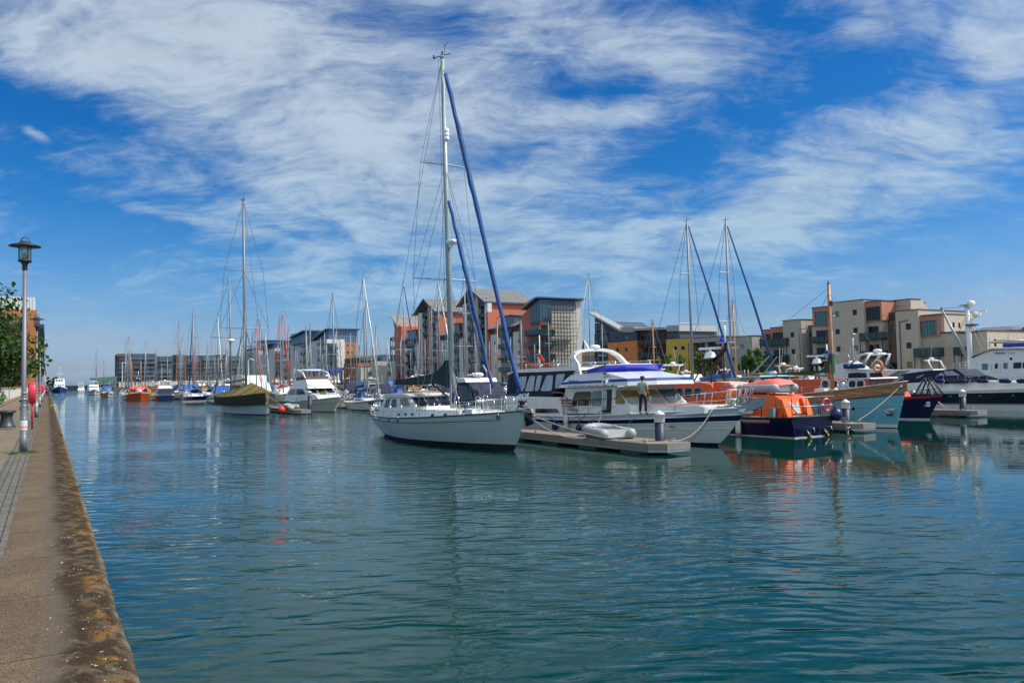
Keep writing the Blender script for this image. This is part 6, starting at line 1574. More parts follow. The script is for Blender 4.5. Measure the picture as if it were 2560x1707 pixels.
def person(label, a, c, z, h, yaw, pose='stand', shirtm=None):
    """faces local +X; height h"""
    T = thing('person', label, 'person', a, c, z, None, ANG + yaw); k = h / 1.78
    V = lambda *p: tuple(q * k for q in p)
    # body in skin
    J = {'pel': V(0, 0, .96), 'sp1': V(-.01, 0, 1.12), 'ch': V(0, 0, 1.32), 'nk': V(.0, 0, 1.50), 'hb': V(.015, 0, 1.58), 'hd': V(.02, 0, 1.68),
         'hl': V(0, .09, .93), 'kl': V(.03, .13, .50), 'al': V(-.02, .15, .09), 'tl': V(.13, .17, .03),
         'hr': V(0, -.09, .93), 'kr': V(.02, -.13, .50), 'ar': V(-.05, -.15, .09), 'tr': V(.10, -.18, .03),
         'sl': V(0, .17, 1.43), 'el': V(-.02, .25, 1.14), 'wl': V(.17, .21, .97), 'sr': V(0, -.17, 1.43), 'er': V(-.04, -.25, 1.16), 'wr': V(.19, -.17, 1.05)}
    nm = list(J); E = [('pel', 'sp1'), ('sp1', 'ch'), ('ch', 'nk'), ('nk', 'hb'), ('hb', 'hd'), ('pel', 'hl'), ('hl', 'kl'), ('kl', 'al'), ('al', 'tl'), ('pel', 'hr'), ('hr', 'kr'), ('kr', 'ar'), ('ar', 'tr'), ('ch', 'sl'), ('sl', 'el'), ('el', 'wl'), ('ch', 'sr'), ('sr', 'er'), ('er', 'wr')]
    R_ = {'pel': .12, 'sp1': .115, 'ch': .13, 'nk': .055, 'hb': .075, 'hd': .098, 'hl': .085, 'kl': .055, 'al': .04, 'tl': .035, 'hr': .085, 'kr': .055, 'ar': .04, 'tr': .035, 'sl': .06, 'el': .042, 'wl': .028, 'sr': .06, 'er': .042, 'wr': .028}
    me = skin_chain([J[n_] for n_ in nm], [(nm.index(p), nm.index(q)) for p, q in E], [R_[n_] * k for n_ in nm], skin)
    o = bpy.data.objects.new('body', me); COL.objects.link(o); o.parent = T
    def chain(name, pts, rs, m, edges=None, sub=2):
        me = skin_chain(pts, edges or [(i, i + 1) for i in range(len(pts) - 1)], rs, m, sub); o = bpy.data.objects.new(name, me); COL.objects.link(o); o.parent = T; return o
    b = lambda n_, dx=0, dy=0, dz=0: tuple(J[n_][i] + (dx, dy, dz)[i] * k for i in range(3))
    chain('tshirt', [b('pel', 0, 0, .04), J['sp1'], J['ch'], b('nk', 0, 0, -.04), J['sl'], b('el', .0, -.02, .10), J['sr'], b('er', 0, .02, .10)], [(.135 * k, .16 * k), (.13 * k, .155 * k), (.145 * k, .17 * k), .075 * k, .085 * k, .07 * k, .085 * k, .07 * k], shirtm or shirt, [(0, 1), (1, 2), (2, 3), (2, 4), (4, 5), (2, 6), (6, 7)])
    chain('trousers', [b('pel', 0, 0, .03), b('pel', 0, 0, -.04), J['hl'], J['kl'], b('al', 0, 0, .02), J['hr'], J['kr'], b('ar', 0, 0, .02)], [.14 * k, .14 * k, .105 * k, .078 * k, .066 * k, .105 * k, .078 * k, .066 * k], trous, [(0, 1), (1, 2), (2, 3), (3, 4), (1, 5), (5, 6), (6, 7)])
    for s_ in ('l', 'r'): chain('shoe', [b('a' + s_, -.02, 0, -.04), b('t' + s_, 0, 0, .012), b('t' + s_, .05, 0, .01)], [.048 * k, .046 * k, .034 * k], blackm)
    # hands: palm, four unequal fingers and a thumb
    for s_, sg in (('l', 1), ('r', -1)):
        wv = Vector(J['w' + s_]); ev = Vector(J['e' + s_]); d = (wv - ev).normalized(); up = Vector((0, 0, 1)); sd_ = d.cross(up).normalized() * -sg
        mb = MB(); P0 = wv + d * .01 * k; mb.tube([P0, P0 + d * .045 * k, P0 + d * .09 * k], [.026 * k, .036 * k, .034 * k], skin, 10, sq=.55)
        for i, (L_, off) in enumerate(((.065, -.027), (.075, -.009), (.07, .009), (.055, .027))):
            q0 = P0 + d * .085 * k + sd_ * 0 + d.cross(sd_) * off * k; q1 = q0 + d * L_ * .5 * k + sd_ * .012 * k; q2 = q1 + d * L_ * .35 * k + sd_ * .03 * k
            mb.tube([q0, q1, q2], [.0095 * k, .009 * k, .007 * k], skin, 6)
        q0 = P0 + d * .02 * k + d.cross(sd_) * -.03 * k; mb.tube([q0, q0 + d * .03 * k + d.cross(sd_) * -.025 * k, q0 + d * .062 * k + d.cross(sd_) * -.022 * k + sd_ * .02 * k], [.012 * k, .011 * k, .008 * k], skin, 6); mb.build('hand', T)
    # head detail, hair, cap
    hx, hz = .02 * k, 1.675 * k
    mb = MB(); mb.lathe([(.01, -.015), (.016, 0), (.008, .03)], skin, (hx + .105 * k, 0, hz - .01), 8); mb.build('nose', T)
    mb = MB()
    for s_ in (-1, 1): mb.lathe([(.002, -.012), (.012, 0), (.002, .012)], hair, (hx + .088 * k, s_ * .034 * k, hz + .015 * k), 8)
    mb.build('eye', T); mb = MB(); mb.box(hx + .085 * k, hx + .098 * k, -.024 * k, .024 * k, hz - .052 * k, hz - .045 * k, redspar); mb.build('mouth', T)
    mb = MB()
    for s_ in (-1, 1): mb.lathe([(.004, -.03), (.016, -.01), (.018, .015), (.005, .03)], skin, (hx - .005, s_ * .097 * k, hz - .01), 8)
    mb.build('ear', T)
    mb = MB(); mb.lathe([(.085 * k, -.05 * k), (.104 * k, .0), (.106 * k, .035 * k), (.09 * k, .08 * k), (.02, .10 * k)], hair, (hx - .015 * k, 0, hz), 16); mb.build('hair', T)
    mb = MB(); mb.lathe([(.112 * k, .028 * k), (.114 * k, .05 * k), (.10 * k, .095 * k), (.06 * k, .12 * k), (.01, .128 * k)], blackm, (hx - .005, 0, hz), 18)
    mb.ad([(hx + .09 * k, -.07 * k, hz + .03 * k), (hx + .19 * k, -.05 * k, hz + .015 * k), (hx + .19 * k, .05 * k, hz + .015 * k), (hx + .09 * k, .07 * k, hz + .03 * k), (hx + .09 * k, -.07 * k, hz + .042 * k), (hx + .19 * k, -.05 * k, hz + .025 * k), (hx + .19 * k, .05 * k, hz + .025 * k), (hx + .09 * k, .07 * k, hz + .042 * k)], [(0, 1, 2, 3), (4, 5, 6, 7), (0, 1, 5, 4), (1, 2, 6, 5), (2, 3, 7, 6)], blackm); mb.build('cap', T)
    return T
PM = person('man in black cap and grey T-shirt seen from behind on the trawler side deck', -28.95, 24.33, 1.40, 1.80, radians(122))
tcl = thing('cleaning_cloth', 'yellow cloth held in the hand of the man on the trawler', 'cloth', -28.95, 24.33, 1.40, None, ANG + radians(122))
mb = MB(); rnd = random.Random(5); vs = []
for i in range(6):
    for j in range(5): vs.append((.25 + i * .03, -.23 + j * .04 + .01 * sin(i * 2), 1.06 - i * .018 - .02 * sin(j * 2 + i)))
mb.ad(vs, [(i * 5 + j, i * 5 + j + 1, i * 5 + j + 6, i * 5 + j + 5) for i in range(5) for j in range(4)], yellow, True); mb.build('cloth', tcl)
# ------------------------------------------------------------------ orange and navy lifeboats
def rwin(T, HS, a0, a1, z0, z1, gm, fm, both=True, name='window'):
    HS.win(T, rr([(a0, z1), (a1, z1), (a1, z0), (a0, z0)], 3, .25), gm, fm, name, .06, both)
def radar_mast(T, a, c, z, h, barname='radar_scanner'):
    mb = MB()
    for da, dc in ((-.7, -.7), (-.7, .7), (.6, -.55), (.6, .55)): mb.tube([(a + da, c + dc, z), (a + da * .25, c + dc * .3, z + h * .62)], .05, blackm, 6)
    mb.box(a - .5, a + .45, c - .4, c + .4, z + h * .58, z + h * .66, blackm)
    mb.tube([(a + .4, c, z + h * .6), (a + 1.2, c, z + h * .95), (a + 1.25, c, z + h * 1.12)], [.2, .12, .06], blackm, 8)
    mb.tube([(a + 1.0, c, z), (a + 1.1, c, z + h * .9)], .045, blackm, 6); put(mb, 'mast_frame', T)
    mb = MB(); zz = z + h * .68
    mb.lathe([(.34, 0), (.38, .05), (.34, .10), (.30, .22), (.24, .36), (.08, .40), (.07, .52)], whitep, (a, c, zz), 14); put(mb, 'radar_base', T)
    mb = MB(); mb.box(a - .85, a + .85, c - .06, c + .06, zz + .52, zz + .66, whitep); o = put(mb, barname, T)
    mb = MB(); zz = z + h * 1.1
    mb.box(a + .7, a + 1.7, c - .25, c + .25, zz, zz + .06, galv); mb.tube([(a + 1.2, c, zz), (a + 1.2, c, zz + 1.0)], .04, whitep, 6); mb.tube([(a + 1.5, c + .1, zz), (a + 1.45, c + .1, zz + 1.4)], .015, galv, 5)
    mb.lathe([(.09, 0), (.10, .02), (.10, .2), (.05, .24)], mat('blue_beacon', (.0, .01, .6), .3), (a + .95, c, zz + .06), 10); mb.tube([(a + 1.6, c - .2, zz), (a + 1.8, c - .3, zz - .6)], .03, galv, 5)
    put(mb, 'light_mast', T)
def lifeboat():
    c = 32.8; cs = 31.7
    H = Hull(-26.2, 13.0, c, 3.4, (1.05, 1.0, 1.55), 1.0, .15, .96, .94, 2.4, 1.2, d=-1, draft=.4, wbp=1.9)
    T = thing('lifeboat', 'orange and navy lifeboat seen from the stern, a covered dinghy on its roof', 'lifeboat', -32, c, 0)
    nv = mat('lifeboat_navy', (.003, .005, .040), .3, coat=.2)
    put(H.mesh([(-.02, antif, 2), (.05, bootw, 1), (.80, nv, 5), (.93, nv, 2), (1.0, darkgr, 1)], midgr, .12, 28, darkgr), 'hull', T)
    mb = MB()
    for k, m, v in ((1, mat('grey_blue_line', (.35, .40, .50), .4), .80), (2, orange, .72)):
        n = 20; t0, t1 = .10, .75
        for sd in (-1, 1):
            P = []
            for i in range(n + 1): t = t0 + (t1 - t0) * i / n; P += [H.P(t, v, sd, .006), H.P(t, v + (.085 if k == 1 else .075), sd, .006)]
            mb.ad(P, [(2 * i, 2 * i + 1, 2 * i + 3, 2 * i + 2) for i in range(n)], m)
    put(mb, 'side_stripe', T)
    mb = MB(); H.strake(mb, .97, .06, rubber, 0, 1, .02); mb.tube([H.P(0, .97, -1, .02), H.P(0, .97, 1, .02)], .06, rubber, 6); put(mb, 'fender_strake', T)
    # sterndrives
    for dc in (-.7, .6):
        mb = MB(); a = -26.0; mb.box(a, a + .14, c + dc - .12, c + dc + .12, .08, .4, blackm); mb.box(a + .12, a + .28, c + dc - .05, c + dc + .05, -.3, .3, darkgr)
        mb.tube([(a + .15, c + dc - .1, .4), (a + .35, c + dc - .12, .15)], .03, galv, 6); mb.tube([(a + .1, c + dc, .55), (a + .5, c + dc, .52), (a + .55, c + dc, .3)], .02, galv, 6); mb.lathe([(.03, 0), (.05, .04), (.03, .12)], yellow, (a + .3, c + dc, .04), 8); put(mb, 'stern_drive', T)
    # aft house with sloping end, white V panel
    AH = House(c, 1.12, -29, -.03, .95, -.07)
    prof = [(-31.6, .9), (-27.25, .9), (-27.05, 1.15), (-27.35, 1.98), (-27.6, 2.06), (-31.6, 2.2)]
    mb = MB(); AH.body(mb, prof, orangeb, orangeb); put(mb, 'aft_house', T)
    mb = MB()
    for cc in (c - .78, c + .74): mb.ad([(-27.35, cc - .2, 1.9), (-27.02, cc - .22, 1.15), (-26.95, cc - .2, .92), (-26.95, cc + .2, .92), (-27.02, cc + .22, 1.15), (-27.35, cc + .2, 1.9), (-27.15, cc - .2, 1.9), (-26.82, cc - .22, 1.12), (-26.75, cc - .2, .92), (-26.75, cc + .2, .92), (-26.82, cc + .22, 1.12), (-27.15, cc + .2, 1.9)], [(6, 7, 8, 9, 10, 11), (0, 6, 11, 5), (0, 1, 7, 6), (5, 11, 10, 4), (1, 2, 8, 7), (4, 10, 9, 3)], orangeb)
    mb.box(-30.4, -28.0, c - .9, c + .9, 2.05, 2.12, orangeb)
    for a_ in (-28.1, -29.2, -30.3):
        for cc in (-.85, .85): mb.box(a_ - .06, a_ + .06, c + cc - .05, c + cc + .05, 2.1, 2.24, orange)
    mb.slab([(-30.2, 2.1), (-29.9, 2.42), (-29.8, 2.1)], c - 1.0, c - .94, orange); put(mb, 'engine_casing', T)
    mb = MB(); mb.ad([(-27.30, c - .42, 1.78), (-27.02, c - .02, 1.15), (-27.02, c + .2, 1.15), (-27.30, c + .40, 1.78), (-27.30, c + .28, 1.78), (-27.16, c + .08, 1.5), (-27.24, c - .1, 1.66)], [(0, 1, 5, 6), (1, 2, 5), (2, 3, 4, 5)], mat('pale_grey_panel', (.38, .38, .40), .5)); 
    mb.v = [(x + .02, y, z) for x, y, z in mb.v]; put(mb, 'white_panel', T)
    q = onc(*Z6(1088, 810), cs); mb = MB(); mb.lathe([(.0, -.01), (.09, 0), (.09, .02), (.01, .03)], blackm, (q[0], c - AH.w(q[0], q[1]) - .02, q[1]), 14, 'Y'); put(mb, 'vent', T)
    # wheelhouse with rounded windows
    WH = House(c, 1.12, -33, .0, .95, -.09)
    wp = [(-38.4, .95), (-31.6, .95), (-31.7, 2.3), (-32.0, 2.62), (-32.5, 2.72), (-37.8, 2.82), (-38.2, 2.6)]
    mb = MB(); WH.body(mb, wp, orange); put(mb, 'wheelhouse', T)
    mb = MB(); mb.slab([(-38.0, 2.84), (-32.5, 2.74), (-32.5, 2.70), (-38.0, 2.78)], c - .9, c + .9, mat('faded_orange_roof', (.55, .25, .17), .7)); put(mb, 'roof_panel', T)
    for x in (155, 250, 352, 457):
        p = Pz(Z6, cs, [(x - 36, 680), (x + 36, 680), (x + 36, 776), (x - 36, 776)]); WH.win(T, rr(p, 3, .3), glassd, midgr, grow=.06)
    # middle structure, frames, lockers
    MH = House(c, .95, -31, 0, 1, -.1)
    mb = MB(); MH.body(mb, [(-32, .95), (-30.4, .95), (-30.5, 2.2), (-31.2, 2.72), (-32, 2.78)], orange)
    mb.slab([(-32, 2.80), (-30.9, 2.74), (-30.4, 2.3), (-30.5, 2.2), (-32, 2.7)], c - .7, c + .7, mat('faded_pink_panel', (.62, .32, .26), .7)); put(mb, 'companionway', T)
    mb = MB()
    for cc in (31.5, 34.0):
        mb.tube([(-30.9, cc, 1), (-30.9, cc, 2.45), (-30.75, cc, 2.6), (-30.0, cc, 2.6), (-29.85, cc, 2.45), (-29.9, cc, 1)], .03, galv, 6)
        mb.tube([(-32.6, cc, 2.05), (-28.3, cc, 1.95)], .022, galv, 6); mb.tube([(-29.2, cc, 1.0), (-29.1, cc, 1.95)], .02, galv, 6); mb.tube([(-28.85, cc, 1.0), (-28.75, cc, 1.95)], .02, galv, 6)
        for z_ in (1.2, 1.45, 1.7): mb.tube([(-29.17, cc, z_), (-28.8, cc, z_)], .016, galv, 6)
    put(mb, 'handrail', T)
    mb = MB(); mb.box(-31.4, -31.2, 31.5, 31.7, 1.2, 1.75, orangeb); mb.box(-30.6, -30.3, 31.45, 31.6, 1.6, 2.1, yellow); mb.lathe([(.03, 0), (.1, .03), (.1, .5), (.04, .6)], orangeb, (-31.0, 31.45, .95), 10); mb.box(-30.05, -29.6, 31.45, 31.85, .95, 1.3, midgr); put(mb, 'deck_gear', T)
    radar_mast(T, -33.0, c, 2.75, 2.0)
    # stern deck: guard rails, davit post, lifebuoys, locker, ball fender
    ts = [0.0, .07, .14, .21]
    mb = MB()
    for sd in (-1, 1):
        for t in ts: p = H.P(t, 1, sd, -.08); mb.tube([p, (p[0], p[1], p[2] + .95)], .022, blackm, 6)
        for f in (.5, .95): mb.tube([(*H.P(t, 1, sd, -.08)[:2], H.P(t, 1, sd)[2] + f) for t in ts], .018, galv, 6)
    for f in (.5, .95):
        p, q = H.P(0, 1, -1, -.08), H.P(0, 1, 1, -.08); mb.tube([(p[0], p[1], p[2] + f), (q[0], q[1], q[2] + f)], .018, galv, 6)
    for i in range(1, 3): p = Vector(H.P(0, 1, -1, -.08)).lerp(Vector(H.P(0, 1, 1, -.08)), i / 3); mb.tube([p, p + Vector((0, 0, .95))], .02, blackm, 6)
    put(mb, 'guard_rail', T)
    mb = MB(); t = .24; p = H.P(t, 1, 1, -.15); mb.box(p[0] - .14, p[0] + .14, p[1] - .02, p[1] + .2, .95, 2.0, midgr); mb.slab([(p[0] - .9, 1.6), (p[0] + .1, 1.98), (p[0] + .1, 1.62), (p[0] - .7, 1.52)], p[1] - .0, p[1] + .1, midgr); put(mb, 'davit', T)
    for i, (x, z_) in enumerate(((-.5, 1.25), (.45, 1.4))):
        mb = MB(); pts = [(p[0] + x + .32 * cos(t_) * .5, p[1] - .05 + .12 * cos(t_), z_ + .32 * sin(t_)) for t_ in [k * pi / 8 for k in range(17)]]; mb.tube(pts, .06, redp, 8, cap=False)
        q_ = 'lifebuoy'; 
        L_ = thing('lifebuoy', ('red horseshoe lifebuoy left of the grey davit on the lifeboat stern', 'red lifebuoy with white rope right of the grey davit on the lifeboat')[i], 'lifebuoy', p[0] + x, p[1], z_, 'lifebuoys'); put(mb, 'ring', L_)
        mb = MB(); mb.tube([(a_ , b_ - .07, c_) for a_, b_, c_ in pts[2:8]], .015, whitep, 5); put(mb, 'grab_line', L_)
    L_ = thing('lifebuoy', 'red and white lifebuoy on the far rail of the lifeboat stern', 'lifebuoy', -26.5, 34.25, 1.5, 'lifebuoys'); mb = MB(); mb.tube([(-26.4, 34.25 + .3 * cos(t_), 1.55 + .3 * sin(t_)) for t_ in [k * pi / 8 for k in range(17)]], .06, redp, 8, cap=False); put(mb, 'ring', L_)
    mb = MB()
    for k in (0, 4, 8, 12): t_ = k * pi / 8; mb.lathe([(.062, -.05), (.066, 0), (.062, .05)], whitep, (-26.4, 34.25 + .3 * cos(t_), 1.55 + .3 * sin(t_)), 8)
    put(mb, 'white_band', L_)
    mb = MB(); mb.box(-27.6, -27.3, 31.35, 31.6, .95, 1.45, midgr); mb.box(-29.3, -27.9, 31.3, 31.5, .93, 1.02, whitep)
    for i in range(8): mb.tube([(-26.9 + .2 * cos(i), 32 + i * .25, 1.0), (-26.7 + .2 * sin(i * 2), 32.2 + i * .25, 1.06)], .03, rope, 5)
    put(mb, 'deck_gear', T)
    free_fender('white sausage fender hanging on the navy lifeboat hull', (-29.3, H.P(H.t_at(-29.3), 1, 1)[1] - .14, .42), .15, .8, fend, (-29.3, H.P(H.t_at(-29.3), 1, 1)[1], 1.0))
    free_fender('white fender low between the trawler bow and the navy lifeboat', (-31.7, 30.85, .25), .14, .75, fend, (-31.7, 31.1, 1.0))
    BF = thing('ball_fender', 'large dark blue ball fender at the stern corner of the orange lifeboat', 'fender', -25.95, 34.4, 1.1); mb = MB(); mb.lathe([(.02, .36), (.08, .33), (.22, .25), (.30, .08), (.30, -.08), (.22, -.24), (.08, -.31), (.01, -.32)], fendb, (-25.95, 34.4, 1.05), 18); put(mb, 'ball', BF)
    mb = MB(); mb.lathe([(.05, .30), (.07, .36), (.05, .42)], blackm, (-25.95, 34.4, 1.05), 8); put(mb, 'eye', BF)
    # covered dinghy on top
    R = dinghy('grey inflatable under a faded red cover on the orange lifeboat roof', -29.1, 32.8, 2.16, 3.5, 1.7, pi * .95, .03, grp=None)
    mb = MB(); n = 12; vs = []
    for i in range(n + 1):
        for j in range(7):
            x = 1.7 - 2.9 * i / n; y = -.86 + 1.72 * j / 6; e = (1 - (j / 3 - 1) ** 2) * (1 - abs(2 * i / n - 1) ** 3)
            vs.append((-x, y * (1.0 if 0 < i < n else .9), .40 + .42 * e ** .5 * (1 - .55 * (i / n)) + .02 * sin(i * 2 + j) - (.22 if j in (0, 6) else 0) * (1 if i % 3 else .7)))
    mb.ad(vs, [(i * 7 + j, i * 7 + j + 1, i * 7 + j + 8, i * 7 + j + 7) for i in range(n) for j in range(6)], pinkcov, True); mb.build('cover', R)
lifeboat()
def lifeboat2():
    c = 48.8; H = Hull(-42.5, 12.6, c, 4.0, (1.2, 1.15, 1.68), 1.0, .2, .9, .92, 2.2, 1.4, wbp=1.8)
    T = thing('lifeboat', 'navy bowed lifeboat with long orange windowed cabin, behind the sky blue boat', 'lifeboat', -35, c, 0)
    nv = mat('lifeboat_navy', (.003, .005, .040), .3)
    put(H.mesh([(-.02, antif, 2), (.05, bootw, 1), (.88, nv, 5), (.95, redp, 1), (1.0, darkgr, 1)], midgr, .1, 26, darkgr), 'hull', T)
    Hs = House(c, 1.5, -35, 0, 1.2, -.08)
    mb = MB(); Hs.body(mb, [(-41, 1.1), (-32.9, 1.2), (-33.0, 1.95), (-33.2, 2.72), (-39.8, 2.66), (-40.7, 2.2)], orange); put(mb, 'wheelhouse', T)
    mb = MB(); mb.slab([(-34.6, 2.73), (-32.95, 2.76), (-32.9, 2.68), (-34.6, 2.66)], c - 1.5, c + 1.5, whitep); put(mb, 'roof_panel', T)
    for x in (5, 92, 185, 283, 367):
        q = Pz(Z7, 47.3, [(x - 34, 955), (x + 34, 955), (x + 34, 1024), (x - 34, 1024)]); Hs.win(T, rr(q, 3, .3), glassd, whitep, grow=.08)
    for i in range(4): u = c - 1.35 + i * .7; mb = MB(); mb.quad((-33.15, u, 2.6), (-33.15, u + .56, 2.6), (-32.98, u + .56, 2.0), (-32.98, u, 2.0), glassd); mb.v = [(x + .03, y, z) for x, y, z in mb.v]; put(mb, 'windscreen', T)
    q = onc(*Z7(208, 1058), 47.25); mb = MB(); q2 = onc(*Z7(312, 1040), 47.25); mb.slab([q, (q2[0], q[1]), q2, (q[0], q2[1])], c - 1.535, c - 1.5, whitep); put(mb, 'name_board', T)
    text('LONE RANGER', .16, blackm, T, q[0] + .08 - OFF[T.name][0], -1.545, q[1] + .05, 'lettering', width=q2[0] - q[0] - .16)
    Hs3 = House(c, 1.1, -30, -.1, 1.2, -.2)
    mb = MB(); Hs3.body(mb, [(-33.0, 1.1), (-31.8, 1.35), (-32.0, 1.75), (-33.0, 1.85)], orange); put(mb, 'fore_cabin', T)
    mb = MB()
    for dc in (-.7, .0, .7): mb.tube([(-30.4, c + dc, 1.6), (-29.9, c + dc * .4, 2.7)], .05, blackm, 6); mb.tube([(-29.3, c + dc, 1.6), (-29.9, c + dc * .4, 2.7)], .05, blackm, 6)
    mb.lathe([(.15, 0), (.2, .15), (.12, .3)], galv, (-30.6, c - .5, 1.6), 10); put(mb, 'tripod', T)
    H.rail(T, [H.t_at(v) for v in (-31, -30, -29.2)], .35, (1.0,), m=blackm)
    radar_mast(T, -38.3, c, 2.7, 1.6)
    mb = MB(); mb.tube([(-37.4, c, 2.7), (-37.4, c, 5.2)], .05, whitep, 6); mb.tube([(-37.1, c + .3, 2.7), (-37.1, c + .3, 6.2)], .02, whitep, 5); mb.box(-37.8, -37.0, c - .3, c + .3, 4.0, 4.06, whitep); put(mb, 'aerial_mast', T)
    p = H.P(.965, .62, -1, .01); L_ = MB(); L_.box(p[0] - .35, p[0] + .2, p[1] - .03, p[1] + .02, p[2] - .14, p[2] + .16, whitep); L_.box(p[0] - .11, p[0] - .04, p[1] - .04, p[1] - .03, p[2] - .14, p[2] + .16, redp); L_.box(p[0] - .35, p[0] + .2, p[1] - .042, p[1] - .03, p[2] - .02, p[2] + .05, redp); put(L_, 'flag_badge', T)
lifeboat2()

# ------------------------------------------------------------------ sky blue wooden fishing boat
def fishing_boat():
    c = 40.8; H = Hull(-41.8, 14.9, c, 4.5, (1.75, 1.72, 2.62), .75, .5, .75, .9, 2.3, 1.3, wbp=1.8, sp=1.0)
    T = thing('fishing_boat', 'sky blue fishing boat with varnished plank bulwark and green covered boom', 'fishing boat', -34, c, 0)
    plank = bpy.data.materials.new('varnished_planks'); plank.use_nodes = True; g = NG(plank.node_tree); b = g.n['Principled BSDF']
    tc = g.n.new('ShaderNodeTexCoord'); o = tc.outputs['Object']; n = g.noise(g.mapping(o, (.5, 1, 7)), 2.5, 6, .65); x, y, z = g.sep(o)
    cc = g.mix(g.rng(n, .3, .7), (.12, .055, .02), (.42, .25, .11)); ln = g.rng(g.m('ABSOLUTE', g.m('SUBTRACT', g.m('FRACT', g.m('MULTIPLY', z, 5.0)), .5)), .05, .02)
    g.put(b.inputs['Base Color'], g.mix(g.m('MULTIPLY', ln, .7), cc, (.03, .02, .01))); b.inputs['Roughness'].default_value = .45
    put(H.mesh([(-.02, antif, 2), (.015, antif, 1), (.085, bootw, 1), (.73, cyanp, 6), (.99, plank, 4), (1.0, whitep, 1)], teak, .55, 30, plank), 'hull', T)
    mb = MB(); H.strake(mb, .73, .03, darkgr); H.strake(mb, 1.0, .035, mat('rail_cap', (.45, .40, .32), .6)); H.strake(mb, .50, .022, cyanp, .3, 1); put(mb, 'rubbing_strake', T)
    mb = MB()
    q = onc(*Z7(205, 1245), 38.8); t = H.t_at(q[0]); p = H.P(t, q[1] / H.zsh(t), -1, .0); mb.lathe([(.0, -.01), (.13, 0), (.13, .03), (.02, .04)], blackm, p, 14, 'Y'); p = H.P(.985, .90, -1, .0); mb.lathe([(.02, -.03), (.14, 0), (.1, .04)], steel, p, 12, 'Y'); put(mb, 'hawse_hole', T)
    # anchor on the bow flare
    q = onc(*Z7(655, 1320), 40.2); t = H.t_at(q[0], .5); p = Vector(H.P(t, .40, -1, .05)); mb = MB()
    mb.beam(p + Vector((0, 0, .28)), p + Vector((0, 0, -.2)), .07, .07, galv); 
    for sx in (-1, 1): mb.tube([p + Vector((0, 0, -.2)), p + Vector((.22 * sx, -.03, -.12)), p + Vector((.32 * sx, -.05, .14))], [.06, .05, .02], galv, 6); mb.tube([p + Vector((0, 0, -.2)), p + Vector((.16 * sx, -.02, -.32))], .035, blackm, 6)
    mb.box(p.x - .26, p.x + .26, p.y - .02, p.y + .04, p.z + .0, p.z + .07, whitep); put(mb, 'anchor', T)
    # wheelhouse
    cs = 39.3; Hs = House(c, c - cs, -35, 0, 1.8, -.06)
    mb = MB(); pf = Pz(Z6, cs, [(820, 755), (822, 585), (1000, 558), (1150, 548), (1185, 620), (1205, 705), (1205, 755)]); pf[0] = (pf[0][0], 1.25); pf[-1] = (pf[-1][0], 1.25); Hs.body(mb, pf, gel); put(mb, 'wheelhouse', T)
    mb = MB(); rp = Pz(Z6, cs - .15, [(815, 592), (822, 574), (1000, 546), (1168, 536), (1172, 552), (1000, 564)]); mb.slab(rp, c - 1.62, c + 1.62, mat('cyan_roof_edge', (.30, .55, .60), .4)); put(mb, 'wheelhouse_roof', T)
    for poly, gm_, fm_ in (([(868, 602), (930, 598), (932, 668), (876, 668)], glassc, gel), ([(955, 597), (1022, 595), (1022, 695), (955, 695)], glassd, gel), ([(1045, 592), (1100, 592), (1100, 695), (1045, 700)], glassd, varn)):
        Hs.win(T, rr(Pz(Z6, cs, poly), 2, .12), gm_, fm_, grow=.04)
    mb = MB(); Hs.patch(mb, Pz(Z6, cs, [(940, 572), (1118, 566), (1118, 580), (940, 586)]), varn); put(mb, 'wood_trim', T)
    f0, f1 = onc(*Z6(1158, 560), cs), onc(*Z6(1202, 700), cs)
    for i in range(3): u = c - 1.3 + i * .9; mb = MB(); mb.quad((f0[0] + .05, u, f0[1]), (f0[0] + .05, u + .78, f0[1]), (f1[0] + .05, u + .78, f1[1] + .2), (f1[0] + .05, u, f1[1] + .2), glassb); put(mb, 'windscreen', T)
    mb = MB(); zt = rp[2][1]
    for x0, y0, x1, y1 in ((1070, 520, 1280, 320), (1225, 505, 1368, 325), (1100, 515, 1275, 322)):
        p, q = onc(*Z6(x0, y0), c), onc(*Z6(x1, y1), c); mb.tube([(p[0], c, p[1]), (q[0], c, q[1])], .03, alup, 6)
    for x in (1000, 1040): p = onc(*Z6(x, 470), c + .5); mb.tube([(p[0], c + .5, zt), (p[0], c + .5, p[1])], .03, mat('cream_frame', (.5, .42, .33), .6), 6)
    p, q = onc(*Z6(1398, 510), c), onc(*Z6(1398, 225), c); mb.tube([(p[0], c, p[1]), (q[0], c, q[1])], .02, whitep, 5); put(mb, 'derrick', T)
    mb = MB(); p = onc(*Z6(1160, 525), c - .6); mb.box(p[0] - .5, p[0] + .3, c - .9, c - .4, p[1], p[1] + .12, varn); mb.lathe([(.1, 0), (.16, .08), (.1, .2)], whitep, (p[0] + 1.3, c - .6, p[1]), 10); mb.box(p[0] + .7, p[0] + 1.0, c - .7, c - .4, p[1] + .02, p[1] + .2, cyanp); put(mb, 'roof_gear', T)
    # mast, boom with green cover
    mb = MB(); mx = -30.98; mb.tube([(mx, c, 1.6), (mx, c, 5), (mx + .03, c, 8.5)], [.135, .125, .09], spar, 10); mb.lathe([(.05, 0), (.07, .05), (.03, .3)], blackm, (mx, c, 8.45), 8)
    mb.tube([(mx, c - .5, 6.75), (mx, c + .5, 6.7)], .03, blackm, 6); mb.box(mx + .08, mx + .2, c - .08, c + .08, 7.2, 7.5, blackm); mb.lathe([(.03, -.05), (.09, 0), (.03, .05)], whitep, (mx, c + .4, 6.6), 8); put(mb, 'mast', T)
